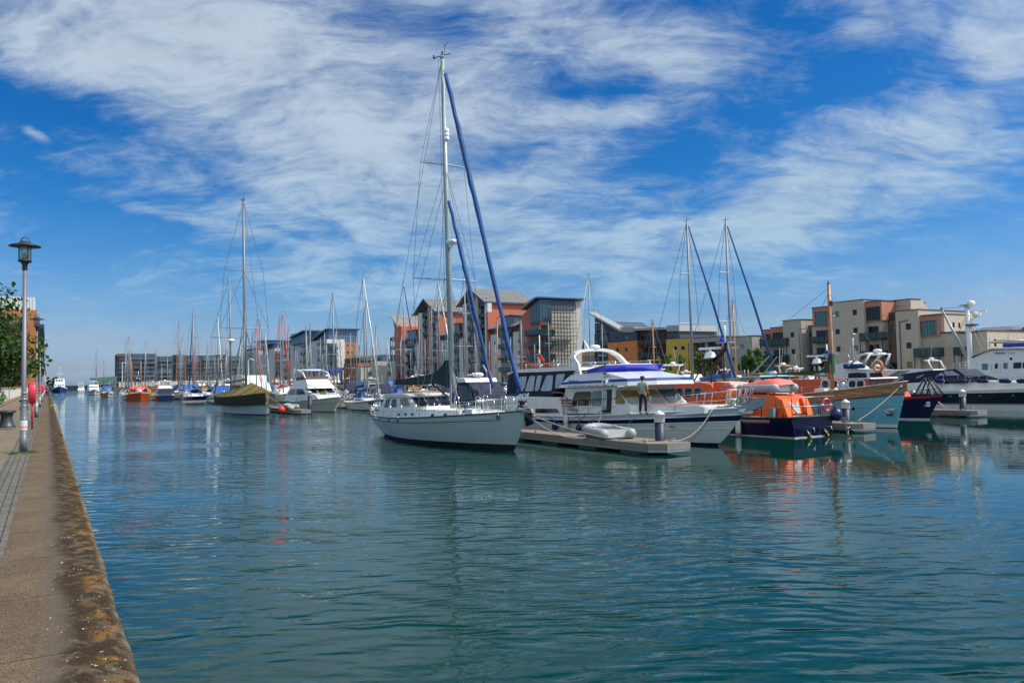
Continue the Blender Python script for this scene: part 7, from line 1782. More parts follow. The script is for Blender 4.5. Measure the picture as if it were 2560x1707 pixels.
    mb = MB(); b1 = onc(*Z8(560, 300), c); mb.tube([(mx, c, 2.95), (b1[0], c, b1[1])], .06, spar, 8); put(mb, 'boom', T)
    pol = Pz(Z8, c, [(575, 295), (850, 268), (1100, 250), (1300, 236), (1500, 228), (1590, 170), (1660, 60), (1700, -70), (1728, -140), (1765, -140), (1775, 80), (1778, 300), (1700, 290), (1590, 275), (1300, 300), (1000, 318), (700, 325), (580, 320)])
    mb = MB(); mb.slab(pol, lambda a, z: c - .12 - .04 * sin(a * 6), lambda a, z: c + .12 + .04 * sin(a * 5), greencan); put(mb, 'sail_cover', T)
    mb = MB()
    for q in ((-26.3, c, 2.6), (-33.2, c - 2, 1.9), (-33.2, c + 2, 1.9), (-41, c - 1.2, 2.0)): mb.tube([(mx, c, 8.0 if q[0] > -40 else 8.3), q], .012, wire, 4)
    put(mb, 'rigging', T)
    mb = MB(); rnd = random.Random(6)
    p = onc(*Z8(1540, 710), c - .8); mb.box(p[0] - .35, p[0] + .35, c - 1.1, c - .5, 1.4, p[1] + .25, whitep)
    for x, y, m, r in ((1700, 720, fendb, .3), (1840, 740, gel2, .28), (1950, 700, fendb, .25), (1820, 660, gel2, .2), (1350, 760, orangeb, .24)):
        p = onc(*Z8(x, y), c - .6); mb.lathe([(.02, .3 * r / .3), (r * .7, r * .7), (r, 0), (r * .7, -r * .7), (.02, -r)], m, (p[0], c - .6, p[1] - .05), 12)
    mb.lathe([(.15, 0), (.2, .1), (.12, .3), (.2, .5), (.1, .6)], galv, (mx + .7, c, 2.0), 12); put(mb, 'deck_gear', T)
    H.rail(T, [H.t_at(v) for v in (-36.5, -35, -33.5, -32)], .55, (1.0, .5), m=galv, closed=False)
    mooring('pale mooring rope from the sky blue bow down to the pontoon pile', sag(H.P(.985, .9, -1, .05), (-27.0, 37.5, .55), .12), .022)
    mooring('thin pale rope from the sky blue bow rail across the plank bulwark', sag((-26.5, c - .3, 2.6), (-32.8, 38.3, .55), .1), .012)
    mooring('pale rope looping from the lifeboat stern to the pontoon with the dark inflatable', sag((-26.0, 34.9, 1.0), (-26.9, 36.9, .5), .45), .025)
    mooring('second slack rope from the lifeboat stern, hanging lower towards the pontoon', sag((-25.9, 35.0, .9), (-27.0, 36.8, .5), .75), .02)
fishing_boat()

# ------------------------------------------------------------------ dark blue sport cruiser and big white yacht at the right
def sport_cruiser():
    c = 63.4; H = Hull(-42.6, 17.0, c, 4.6, (1.35, 1.55, 1.9), 2.4, .2, .92, .9, 2.0, 1.5, wbp=1.6)
    T = thing('motor_yacht', 'long sport cruiser with black upper hull and navy canopy, cut by the right frame edge', 'motor yacht', -34, c, 0)
    dkb = mat('black_blue_gelcoat', (.006, .008, .016), .12, coat=.5)
    put(H.mesh([(-.02, antif, 2), (.30, gel, 3), (.34, midgr, 1), (.86, dkb, 5), (1.0, gel, 2)], gel, .05, 30), 'hull', T)
    mb = MB(); H.strake(mb, .86, .03, steel, 0, 1); H.strake(mb, .30, .02, midgr); put(mb, 'rubbing_strake', T)
    K = House(c, 1.95, -36, -.08, 1.5, -.3)
    mb = MB(); K.body(mb, [(-42.3, 1.3), (-28, 1.72), (-29, 2.02), (-33.5, 2.25), (-36.5, 2.3), (-42.3, 1.9)], gel); put(mb, 'coachroof', T)
    q = Pz(Z7, 61.5, [(650, 1000), (700, 900), (1060, 850), (1330, 838), (1430, 905), (1120, 930), (830, 985)])
    mb = MB(); K.body(mb, [(p[0], p[1]) for p in q], navycan); put(mb, 'canopy', T)
    for poly in ([(1205, 860), (1290, 852), (1380, 900), (1240, 905)], [(1150, 905), (1185, 868), (1225, 902)], [(940, 925), (1020, 888), (1010, 905), (960, 930)], [(720, 965), (780, 915), (830, 912), (740, 985)]):
        K.win(T, Pz(Z7, 61.5, poly), glassv, navycan, 'vinyl_window', .02)
    mb = MB(); K.patch(mb, Pz(Z7, 61.5, [(1120, 935), (1430, 908), (1600, 960), (1480, 975), (1250, 985)]), glassd, -1, .1); K.patch(mb, Pz(Z7, 61.5, [(1120, 935), (1430, 908), (1600, 960), (1480, 975), (1250, 985)]), glassd, 1, .1); put(mb, 'windscreen', T)
    for i in range(5):
        a_ = -38 + i * 2.3; t = H.t_at(a_); p = H.P(t, .7, -1, .012); mb = MB(); mb.lathe([(.01, -.01), (.16, 0), (.14, .02)], glassb, p, 12, 'Y'); put(mb, 'portlight', T)
    H.rail(T, [H.t_at(v) for v in (-38.5, -36.5, -34.5, -32.5, -30.5, -28.5, -26.5, -24.8)], .85, (1.0,), lean=.45, r=.02)
    for i, x in enumerate((1195, 1420, 1640, 1875, 2060)):
        p = onc(*Z7(x, 958), 61.4); T2 = thing('fender', ('navy covered fender leftmost on the sport cruiser rail', 'second navy covered fender on the sport cruiser rail', 'third navy covered fender on the sport cruiser rail', 'fourth navy covered fender on the sport cruiser rail', 'navy covered fender at the right frame edge on the sport cruiser rail')[i], 'fender', p[0], 61.35, p[1], 'navy fenders on the cruiser rail')
        mb = MB(); mb.lathe([(.05, -.45), (.14, -.38), (.17, -.2), (.17, .2), (.14, .38), (.05, .45)], fendb, (p[0], 61.3, p[1]), 12, 'X'); put(mb, 'fender_body', T2)
        mb = MB(); mb.tube([(p[0] - .3, 61.35, p[1] + .2), (p[0] - .3, 61.5, p[1] + .45)], .012, rope, 5); mb.tube([(p[0] + .3, 61.35, p[1] + .2), (p[0] + .3, 61.5, p[1] + .45)], .012, rope, 5); put(mb, 'lanyard', T2)
    mooring('pale rope from the dark cruiser to its pontoon', sag((-37.0, 60.9, 1.3), (-31.2, 53.4, .5), .2), .025)
    mooring('second pale rope beside it from the dark cruiser to its pontoon', sag((-37.2, 60.9, 1.5), (-31.5, 53.4, .5), .12), .02)
def big_yacht():
    c = 72.5; cs = 70.2; H = Hull(-44, 19, c, 5.6, (1.9, 1.95, 2.9), 2.4, .2, .92, .93, 2.6, 1.5, wbp=1.9)
    T = thing('motor_yacht', 'big white flybridge yacht with a tall white mast and crane, at the right frame edge', 'motor yacht', -38, c, 0)
    put(H.mesh([(-.02, antif, 2), (.06, navy, 1), (1.0, gel, 8)], gel, .1, 26), 'hull', T); mb = MB(); H.strake(mb, 1.0, .05, whitep); put(mb, 'rubbing_strake', T)
    K = House(c, c - cs, -38, 0, 2, -.04)
    q = Pz(Z7, cs, [(1420, 990), (1440, 900), (1520, 880), (1505, 740), (1640, 660), (1700, 622), (2063, 612), (2160, 640), (2200, 720), (2260, 900), (2300, 990)])
    mb = MB(); K.body(mb, q, gel); put(mb, 'superstructure', T)
    q2 = Pz(Z7, cs - .2, [(1690, 632), (1705, 618), (2080, 606), (2180, 640), (2170, 652), (2070, 624)]); mb = MB(); mb.slab(q2, c - 2.5, c + 2.5, gel); mb.slab(Pz(Z7, cs - .25, [(1500, 712), (1640, 655), (1700, 636), (2075, 626), (2075, 630), (1700, 641), (1640, 661), (1500, 718)]), c - 2.35, c + 2.35, blackm); put(mb, 'flybridge_deck', T)
    for poly, gm_ in (([(1626, 778), (1690, 778), (1690, 844), (1626, 844)], glasst), ([(1758, 780), (1790, 780), (1790, 832), (1758, 832)], glassd), ([(1845, 772), (1892, 770), (1892, 832), (1847, 834)], glasst), ([(1950, 768), (2035, 765), (2032, 828), (1950, 830)], glassd), ([(2045, 765), (2110, 762), (2150, 828), (2045, 828)], glassd)):
        K.win(T, rr(Pz(Z7, cs, poly), 2, .15), gm_, gel2, grow=.04)
    mb = MB()
    p0 = Pz(Z7, cs, [(1722, 788), (1722, 855), (1812, 790), (1812, 870)]); 
    K.patch(mb, [(p0[0][0], p0[0][1]), (p0[0][0] + .04, p0[0][1]), (p0[0][0] + .04, p0[1][1]), (p0[0][0], p0[1][1])], midgr); K.patch(mb, [(p0[2][0], p0[2][1]), (p0[2][0] + .03, p0[2][1]), (p0[2][0] + .03, p0[3][1]), (p0[2][0], p0[3][1])], midgr)
    p = onc(*Z7(1925, 730), cs); mb.lathe([(.01, -.01), (.12, 0), (.1, .02)], glassd, (p[0], c - K.w(*p) - .01, p[1]), 12, 'Y'); put(mb, 'door', T)
    a_, z_ = onc(*Z7(1752, 680), cs - .1); a2, _ = onc(*Z7(1860, 680), cs - .1); text('Wanderlust', .22, navy, T, a_ - OFF[T.name][0], cs - .02 - OFF[T.name][1], z_, 'boat_name', shear=.3, bold=.004, width=a2 - a_)
    a_, z_ = onc(*Z7(1900, 680), cs - .1); a2, _ = onc(*Z7(1965, 680), cs - .1); text('E=mc', .2, midgr, T, a_ - OFF[T.name][0], cs - .02 - OFF[T.name][1], z_, 'emblem', shear=.3, width=a2 - a_)
    mb = MB(); q3 = Pz(Z7, c, [(1795, 572), (1830, 552), (1950, 530), (2063, 534), (2250, 545), (2260, 570), (2060, 562), (1850, 566)]); mb.slab(q3, c - 1.8, c + 1.8, mat('cream_canvas', (.62, .58, .48), .8)); put(mb, 'bimini_top', T)
    mb = MB(); p = q3[0]; 
    for x in (1810, 1960, 2100): b = onc(*Z7(x, 615), c); mb.tube([(b[0], c - 1.6, b[1]), (b[0] + .1, c - 1.6, b[1] + 1.0)], .03, steel, 6); mb.tube([(b[0], c + 1.6, b[1]), (b[0] + .1, c + 1.6, b[1] + 1.0)], .03, steel, 6)
    b = onc(*Z7(1850, 610), c - 2); mb.box(b[0], b[0] + 3.6, c - 2.1, c - 1.2, b[1], b[1] + .3, mat('blue_cushion', (.02, .03, .30), .7)); put(mb, 'bimini_frame', T)
    # mast, crane boom, satellite domes
    mb = MB(); b, t_ = onc(*Z7(1505, 720), c), onc(*Z7(1470, 182), c); mb.tube([(b[0], c, b[1] - 1.6), (b[0], c, b[1] + 2.2), (t_[0], c, t_[1])], [.2, .22, .17], whitep, 10); mb.box(t_[0] - .4, t_[0] + .3, c - .5, c + .5, t_[1], t_[1] + .08, midgr); put(mb, 'mast', T)
    mb = MB(); s0, s1 = onc(*Z7(1470, 700), c), onc(*Z7(1212, 218), c); mb.tube([(s0[0], c, s0[1]), (s1[0], c, s1[1])], [.16, .09], alup, 8); mb.tube([(s1[0], c, s1[1] + .05), (t_[0], c, t_[1] - .1)], .02, wire, 4); mb.lathe([(.05, -.2), (.1, 0), (.05, .2)], blackm, (s1[0], c, s1[1]), 8)
    for x1, y1, m in ((1632, 640, galv), (1700, 600, galv), (1395, 450, galv)):
        e = onc(*Z7(x1, y1), c); mb.tube([(t_[0], c, t_[1] - .8), (e[0], c, e[1])], .03, m, 5)
    put(mb, 'crane_boom', T)
    for x, y, r_, h_ in ((1518, 190, .33, .55), (1575, 300, .36, .5)):
        p = onc(*Z7(x, y), c); dome(T, (p[0], c, p[1]), r_, h_, whitep, 'satellite_dome', (t_[0] + .1, c, p[1] - .35))
    mb = MB(); p = onc(*Z7(1592, 248), c); mb.box(p[0] - .7, p[0] + .7, c - .08, c + .08, p[1], p[1] + .13, whitep); put(mb, 'radar_scanner', T)
    mb = MB(); p = onc(*Z7(1525, 385), c); mb.lathe([(.1, -.1), (.55, .0), (.6, .1), (.1, .15)], mat('blue_disc', (.05, .10, .3), .4), (p[0], c, p[1]), 14); p = onc(*Z7(1490, 430), c); mb.lathe([(.25, -.2), (.3, 0), (.25, .25)], whitep, (p[0], c, p[1]), 10); put(mb, 'spreader', T)
    mb = MB()
    for y in (770, 800, 825, 855): p, q = onc(*Z7(1330, y), cs), onc(*Z7(1500, y - 5), cs); mb.tube([(p[0], cs, p[1]), (q[0], cs, q[1])], .035, steel, 6)
    for x in (1340, 1400, 1460): p = onc(*Z7(x, 770), cs); q = onc(*Z7(x, 860), cs); mb.tube([(p[0], cs, p[1]), (q[0], cs, q[1])], .03, steel, 6)
    put(mb, 'guard_rail', T)
    H.rail(T, [H.t_at(v) for v in (-34, -32, -30, -28, -26)], .8, (1.0, .5), r=.025)
sport_cruiser(); big_yacht()
def yacht_behind():     # white flybridge cruiser between the cream flats and the orange cabin
    c = 57.5; H = Hull(-60, 13, c, 4.4, (1.4, 1.5, 2.1), 1.8, .2, .9, .93, 2.4, 1.5, d=1, wbp=1.8)
    T = thing('motor_yacht', 'white motor yacht with a raked radar arch and orange lifebuoy, moored behind the orange cabins', 'motor yacht', -53, c, 0)
    put(H.mesh([(-.02, antif, 2), (.08, navy, 1), (1.0, gel, 7)], gel, .06, 24), 'hull', T)
    Z = Z7; cs = 56.0; K = House(c, c - cs, -55, -.03, 1.6, -.12)
    q = Pz(Z, cs, [(-150, 960), (-100, 790), (200, 770), (300, 835), (705, 850), (690, 862), (620, 900), (560, 960)]); mb = MB(); K.body(mb, q, gel); put(mb, 'superstructure', T)
    for poly in ([(205, 880), (300, 872), (385, 878), (400, 935), (205, 940)], [(420, 876), (540, 872), (560, 925), (430, 930)]): K.win(T, Pz(Z, cs, poly), glassd, gel2)
    mb = MB(); z0 = onc(*Z(400, 820), c)[1]
    for sd in (-1, 1):
        p = [onc(*Z(x, y), c) for x, y in ((375, 800), (490, 685), (575, 680), (525, 790))]; mb.tube([(p[0][0], c + sd * 1.5, p[0][1]), (p[1][0], c + sd * 1.3, p[1][1]), (p[2][0], c + sd * 1.3, p[2][1]), (p[3][0], c + sd * 1.5, p[3][1])], .14, gel, 8, sq=.6)
    p = onc(*Z(530, 680), c); mb.tube([(p[0], c - 1.3, p[1]), (p[0], c + 1.3, p[1])], .12, gel, 8); put(mb, 'radar_arch', T); dome(T, (p[0] + .2, c, p[1] + .1), .35, .3)
    mb = MB(); f = [onc(*Z(x, y), c) for x, y in ((250, 790), (210, 695), (345, 680), (370, 740))]; 
    for sd in (-1.2, 1.2): mb.tube([(x, c + sd, z) for x, z in f], .03, steel, 6)
    put(mb, 'bimini_frame', T)
    mb = MB(); p = onc(*Z(312, 805), c - 1.2); mb.tube([(p[0] - .9, c - 1.2, p[1]), (p[0] + .9, c - 1.2, p[1])], .2, bluecan, 8); put(mb, 'rolled_cover', T)
    L_ = thing('lifebuoy', 'orange lifebuoy on the rail of the white yacht behind the orange cabins', 'lifebuoy', *([onc(*Z(558, 808), 56)[0], 56, onc(*Z(558, 808), 56)[1]]))
    a0, cc, z0 = OFF[L_.name]; mb = MB(); mb.tube([(a0 + .36 * cos(t), cc, z0 + .42 * sin(t)) for t in [k * pi / 8 for k in range(17)]], .1, mat('faded_orange', (.62, .22, .12), .6), 8, cap=False); put(mb, 'ring', L_)
    H.rail(T, [.3, .42, .54, .66, .78, .9, .98], .7, (1.0, .5), r=.02)
yacht_behind()
# ------------------------------------------------------------------ left group: covered ketch, white cruiser, grey launch
def covered_ketch():
    c = 18.4; H = Hull(-94.8, 16.3, c, 4.9, (1.7, 1.55, 1.95), .9, 1.0, .7, .86, 2.2, 1.2, wbp=1.7, sp=.8)
    T = thing('sailing_yacht', 'white ketch wrapped in an olive brown canvas cover with two bare masts', 'sailing boat', -86, c, 0)
    put(H.mesh([(-.02, antif, 2), (.06, navy, 1), (1.0, greyhull, 7)], gel2, .1, 28), 'hull', T)
    skirt = mat('dark_olive_skirt', (.016, .017, .005), .85, var=.4, scale=1.2, bump=.4, bscale=5, streak=.4)
    n = 22; vs = []; J = [(1.06, .48, 0), (1.06, .8, 0), (1.05, 1.12, 0), (.86, 1.35, .05), (.55, 1.62, .12), (.25, 1.85, .18), (.0, 2.0, .2)]
    def ridge(t): return 1.0 + .55 * max(0, 1 - abs(t - .62) / .38) ** .8 + .30 * max(0, 1 - abs(t - .25) / .25)
    rn = random.Random(8); mb = MB()
    rows = []
    for i in range(n + 1):
        t = i / n * .99; zs_ = H.zsh(t); x0 = H.a0 + H.x(t, .9); row = []
        top = zs_ + .30 + 1.45 * (ridge(t) - 1.0) / .55 * .85 * (1 if t < .95 else .6)
        w = H.w(t, 1) + .07
        for sd in (-1, 1):
            pr = []
            for f, (wf, zf) in enumerate(((1.0, .56), (1.02, .86), (1.03, 1.16))): pr.append((x0, c + sd * w * wf, zs_ * zf + .015 * sin(i * 1.9 + f)))
            for k in range(1, 6):
                g_ = k / 5; pr.append((x0, c + sd * w * (1 - g_), zs_ * 1.16 + (top - zs_ * 1.1) * (g_ ** .85) + .05 * sin(i * 1.3 + k) * (1 - g_)))
            row.append(pr)
        rows.append(row)
    for s_ in (0, 1):
        for i in range(n):
            for k in range(7):
                mb.ad([rows[i][s_][k], rows[i][s_][k + 1], rows[i + 1][s_][k + 1], rows[i + 1][s_][k]], [(0, 1, 2, 3)], skirt if k < 2 else olivecan, True)
    for i in (0, n): mb.ad(rows[i][0] + rows[i][1][::-1], [tuple(range(16))], skirt if i == 0 else olivecan)
    for i in range(2, n, 3): mb.tube([Vector(q) + Vector((0, 0, .03)) for q in rows[i][0][2:]], .03, skirt, 4)
    put(mb, 'canvas_cover', T)
    base, top = (-87.4, c, 2.2), (-88.2, c, 23.1)
    mast_rig(T, base, top, .125, alu, [(.33, 2.55, .3), (.63, 2.05, .2)], (2.2, 1.7), [(Vector(top), Vector((-78, c, 2.1)))], .022)
    masthead(T, top, .6)
    T_ = T
    b2, t2 = (-95.6 + .2, c, 2.2), (-96.0, c, 15.6); mb = MB(); mb.tube([b2, t2], [.11, .08], alu, 8); put(mb, 'mizzen_mast', T); mb = MB(); q = Vector(b2).lerp(Vector(t2), .47)
    for sd in (-1, 1): mb.tube([q, q + Vector((-.1, sd * 2.1, .1))], .05, alu, 5)
    put(mb, 'mizzen_spreader', T); dome(T, (-95.1, c, 8.0), .4, .35, whitep, 'radar_dome', (-95.7, c, 7.7))
    mb = MB()
    for sd in (-1, 1):
        p = q + Vector((-.1, sd * 2.1, .1)); mb.tube([(-95.5, c + sd * 2.2, 1.8), p, t2], .02, wire, 4)
    mb.tube([t2, (-99.6, c, 2.5)], .02, wire, 4); put(mb, 'mizzen_rigging', T)
    mb = MB(); mb.tube([(-87.5, c, 3.6), (-98.2, c, 3.25)], .12, mat('boom_green', (.10, .17, .14), .5), 8)
    for a_, zt in ((-89.8, 2.9), (-84.9, 2.9)): mb.tube([(a_, c - .8, zt), (-87.6, c, 11)], .055, alu, 6)
    mb.tube([(-93.5, c - 2.2, 1.9), (-93.3, c - .8, 9)], .06, alu, 6); put(mb, 'boom', T)
    rb = thing('mooring_buoy', 'round red buoy fender between the covered ketch bow and the pontoon', 'buoy', -77.2, 19.6, .2); mb = MB(); mb.lathe([(.02, -.35), (.25, -.25), (.36, 0), (.28, .22), (.08, .34), (.05, .42)], mat('bright_red_buoy', (.75, .03, .015), .45), (-77.2, 19.6, .55), 16); put(mb, 'ball', rb); mb = MB(); mb.tube([(-77.2, 19.6, .95), (-77.8, 18.6, 1.8)], .02, rope, 5); put(mb, 'lanyard', rb)
covered_ketch()
def cruiser_white():
    c = 26.0; H = Hull(-92.5, 11.6, c, 4.2, (1.0, 1.05, 1.55), 1.9, .1, .9, .9, 2.3, 1.6, wbp=1.7)
    T = thing('motor_yacht', 'white flybridge cruiser with a light bow, moored right of the covered ketch', 'motor yacht', -86, c, 0)
    put(H.mesh([(-.02, antif, 2), (.03, navy, 1), (.62, gel2, 4), (1.0, gel, 3)], gel, .04, 24), 'hull', T); mb = MB(); H.strake(mb, 1.0, .05, steel); H.strake(mb, .62, .02, midgr); put(mb, 'rubbing_strake', T)
    K = House(c, 1.75, -86, -.12, 1.2, -.16)
    mb = MB(); K.body(mb, [(-91.5, 1.0), (-82.0, 1.25), (-83.0, 1.75), (-84.6, 1.9), (-86.2, 2.45), (-90.4, 2.5), (-91.2, 1.8)], gel); put(mb, 'cabin', T)
    for poly in ([(-90.2, 2.38), (-88.7, 2.42), (-88.5, 1.75), (-90.9, 1.7)], [(-88.5, 2.42), (-86.6, 2.40), (-85.9, 1.95), (-85.7, 1.8), (-88.3, 1.75)]): K.win(T, rr(poly, 2, .1), glassc if poly[0][0] < -90 else glassd, gel)
    for i in range(3): u = c - 1.35 + i * .95; mb = MB(); mb.quad((-86.05, u + .05, 2.38), (-86.05, u + .8, 2.38), (-84.65, u + .85, 1.93), (-84.65, u, 1.93), glassd); mb.v = [(x + .02, y, z + .03) for x, y, z in mb.v]; put(mb, 'windscreen', T)
    F = House(c, 1.65, -88, -.05, 2.5, -.35); mb = MB(); F.body(mb, [(-91.0, 2.5), (-85.2, 2.45), (-85.3, 2.6), (-86.8, 3.45), (-90.8, 3.3)], gel); put(mb, 'flybridge', T)
    mb = MB(); F2 = House(c, 1.3, -88, 0, 3.3, -.1); F2.body(mb, [(-90.8, 3.3), (-86.8, 3.45), (-87.1, 3.8), (-90.9, 3.7)], mat('smoked_acrylic', (.09, .05, .02), .15)); put(mb, 'wind_deflector', T)
    mb = MB()
    for sd in (-1, 1): mb.tube([(-91, c + sd * 1.5, 3.2), (-90.7, c + sd * 1.4, 4.3), (-89.8, c + sd * 1.4, 4.5), (-87.5, c + sd * 1.4, 4.2), (-86.6, c + sd * 1.4, 3.6)], .09, gel, 8)
    mb.tube([(-89.9, c - 1.4, 4.5), (-89.9, c + 1.4, 4.5)], .12, gel, 8); put(mb, 'radar_arch', T)
    mb = MB(); mb.box(-85.6 + 1.6, -83.6, c - .5, c + .1, 1.85, 2.1, glassc); put(mb, 'hatch', T)
    for a_ in (-87.5, -84.5): t = H.t_at(a_); p = H.P(t, .62, -1, .02); mb = MB(); mb.lathe([(.01, -.02), (.2, 0), (.18, .02)], glassd, p, 12, 'Y'); put(mb, 'portlight', T)
    H.rail(T, [H.t_at(v) for v in (-88, -86, -84, -82.4, -80.8, -79.6)], .75, (1.0, .5), lean=.3, r=.02)
    c2 = 22.6
    pontoon('pontoon finger between the covered ketch and the white cruiser', -104, -77.0, 21.0, 22.4, .45, .5); pile('dark pile with white cone cap at the white cruiser bow', -78.0, 22.6, 2.3)
    dinghy('small grey upturned tender on the pontoon beside the white cruiser', -81.5, 21.6, .45, 2.4, 1.3, pi)
    T = thing('motor_yacht', 'white and grey motor yacht with railed upper deck behind the covered ketch', 'motor yacht', -112, 24.6, 0)
    H = Hull(-120, 12, 24.8, 4.4, (1.5, 1.6, 2.3), 1.6, .2, .9, .92, 2.4, 1.5); put(H.mesh([(-.02, antif, 2), (.05, navy, 1), (1, mat('warm_grey_gelcoat', (.40, .38, .37), .3), 7)], gel, .08, 22), 'hull', T)
    K = House(24.8, 1.8, -112, -.05, 2, -.1); mb = MB(); K.body(mb, [(-118.5, 1.6), (-109.5, 2.0), (-110.8, 3.1), (-112, 3.2), (-112.3, 4.2), (-117.8, 4.3), (-118.5, 3)], gel); put(mb, 'superstructure', T)
    K.win(T, [(-117.5, 2.9), (-112.6, 2.9), (-112.2, 2.3), (-117.5, 2.3)], glassd, gel); H.rail(T, [.2, .4, .6, .8, .95], .9, (1.0, .5), r=.03)
    mb = MB(); mb.tube([(-116, 24.8, 4.2), (-116.2, 24.8, 6.3), (-115, 24.8, 6.6), (-112.5, 24.8, 6.3)], .1, gel, 8); put(mb, 'radar_arch', T)
cruiser_white()

# ------------------------------------------------------------------ navy hooded motor boat and friends in the second line
def hood_boat():
    c = 29.2; H = Hull(-60.8, 10.5, c, 3.9, (1.1, 1.2, 1.8), 1.5, .1, .9, .9, 2.3, 1.5, d=1)
    T = thing('motor_boat', 'white motor boat with big navy canvas hood and arched windows behind the grey sloop', 'motor boat', -55, c, 0)
    put(H.mesh([(-.02, antif, 2), (.05, navy, 1), (1, gel, 7)], gel, .05, 22), 'hull', T)
    Z = Z4; cs = 27.7; K = House(c, c - cs, -55, -.02, 1.5, -.12)
    def ZP(pts): return Pz(Z, cs, pts)
    mb = MB(); K.body(mb, ZP([(1275, 640), (1275, 500), (1560, 500), (1650, 610), (1640, 640)]), gel); put(mb, 'cabin', T)
    mb = MB(); K.body(mb, ZP([(1275, 200), (1380, 190), (1440, 210), (1500, 320), (1540, 490), (1540, 510), (1275, 505)]), navycan); put(mb, 'canvas_hood', T)
    h0, h1 = onc(*Z(1450, 225), cs), onc(*Z(1540, 480), cs)
    for u0, u1 in ((-1.25, -.6), (-.5, .5), (.6, 1.2)):
        q = [(u0, .95), (u0, .35), (u0 + .12, .12), (u1 - .12, .12), (u1, .35), (u1, .95)]; mb = MB(); mb.ad([(h0[0] + (h1[0] - h0[0]) * f + .05, c + u, h0[1] + (h1[1] - h0[1]) * f) for u, f in q], [tuple(range(6))], glassv); put(mb, 'vinyl_window', T)
    mb = MB(); K2 = House(c, 1.4, -55); K2.body(mb, ZP([(1000, 168), (1100, 140), (1260, 132), (1380, 140), (1400, 190), (1100, 192)]), gel); put(mb, 'hardtop', T)
    mb = MB(); K.patch(mb, ZP([(1295, 230), (1400, 235), (1460, 340), (1480, 420), (1400, 430), (1300, 400)]), glassd); put(mb, 'side_window', T)
    p = onc(*Z(1578, 118), c); dome(T, (p[0], c, p[1]), .45, .35, whitep); mb = MB(); p = onc(*Z(1740, 130), c); q = onc(*Z(1645, -40), c); mb.tube([(p[0], c, p[1]), (q[0], c, q[1])], .03, whitep, 6); put(mb, 'aerial', T)
    EF = thing('ensign', 'red ensign hanging on a staff behind the blue furled sail of the grey sloop', 'flag', p[0], c, p[1]); f = [onc(*Z(x, y), c - .3) for x, y in ((1722, 30), (1738, 25), (1765, 140), (1745, 152), (1718, 135), (1715, 80))]
    mb = MB(); mb.slab(f, c - .34, c - .28, mat('red_flag', (.62, .02, .02), .8, bump=.3)); put(mb, 'flag_cloth', EF); mb = MB(); mb.tube([(f[0][0], c - .31, f[0][1] + .3), (f[0][0] + .25, c - .31, f[4][1] - 1.2)], .02, whitep, 5); put(mb, 'staff', EF)
hood_boat()
def enclosure_boat():
    c = 36.5; H = Hull(-63, 12, c, 4.2, (1.3, 1.4, 2.1), 1.6, .1, .9, .9, 2.3, 1.5)
    T = thing('motor_yacht', 'white motor yacht with railed roof and navy side screens behind the trawler stern', 'motor yacht', -57, c, 0)
    put(H.mesh([(-.02, antif, 2), (.05, navy, 1), (1, gel, 7)], gel, .05, 22), 'hull', T)
    Z = Z5; cs = 34.6; K = House(c, c - cs, -57, 0, 1.5, -.06)
    P = lambda pts: Pz(Z, cs, pts)
    mb = MB(); K.body(mb, P([(-60, 800), (-60, 600), (60, 470), (560, 450), (700, 560), (760, 700)]), gel); put(mb, 'cabin', T)
    mb = MB(); K.body(mb, P([(-60, 580), (-40, 470), (0, 450), (110, 440), (100, 580)]), navycan); put(mb, 'canvas_screen', T)
    K.win(T, P([(-30, 478), (25, 472), (28, 545), (-30, 548)]), glassv, navycan, 'vinyl_window', .02)
    mb = MB(); K2 = House(c, 2.0, -57); K2.body(mb, P([(-60, 452), (60, 408), (560, 375), (800, 360), (800, 385), (400, 405), (70, 432)]), gel); put(mb, 'hardtop', T)
    mb = MB(); p, q = onc(*Z(110, 355), cs), onc(*Z(980, 325), cs)
    for sd in (-1, 1):
        mb.tube([(p[0], c + sd * 1.6, p[1]), (q[0], c + sd * 1.6, q[1])], .03, steel, 6)
        for i in range(6): f = i / 5; mb.tube([(p[0] + (q[0] - p[0]) * f, c + sd * 1.6, p[1] + (q[1] - p[1]) * f), (p[0] + (q[0] - p[0]) * f, c + sd * 1.6, p[1] + (q[1] - p[1]) * f - .6)], .025, steel, 6)
    put(mb, 'roof_rail', T)
    mb = MB(); K2.body(mb, P([(620, 385), (770, 375), (795, 400), (620, 412)]), whitep); put(mb, 'roof_locker', T)
    EF = thing('ensign', 'red ensign drooping from a thin staff in front of the scaffolded tower', 'flag', -57, 36, 3); f = [onc(*Z(x, y), 36) for x, y in ((262, 240), (285, 270), (318, 318), (300, 330), (268, 290))]
    mb = MB(); mb.slab(f, 35.98, 36.04, mat('red_flag', (.62, .02, .02), .8)); mb.slab([onc(*Z(x, y), 36) for x, y in ((262, 215), (270, 215), (272, 240), (263, 240))], 35.98, 36.04, whitep); put(mb, 'flag_cloth', EF); mb = MB(); s0, s1 = onc(*Z(268, 70), 36.1), onc(*Z(275, 385), 36.1); mb.tube([(s0[0], 36.1, s0[1]), (s1[0], 36.1, s1[1])], .04, whitep, 6); put(mb, 'staff', EF)
enclosure_boat()

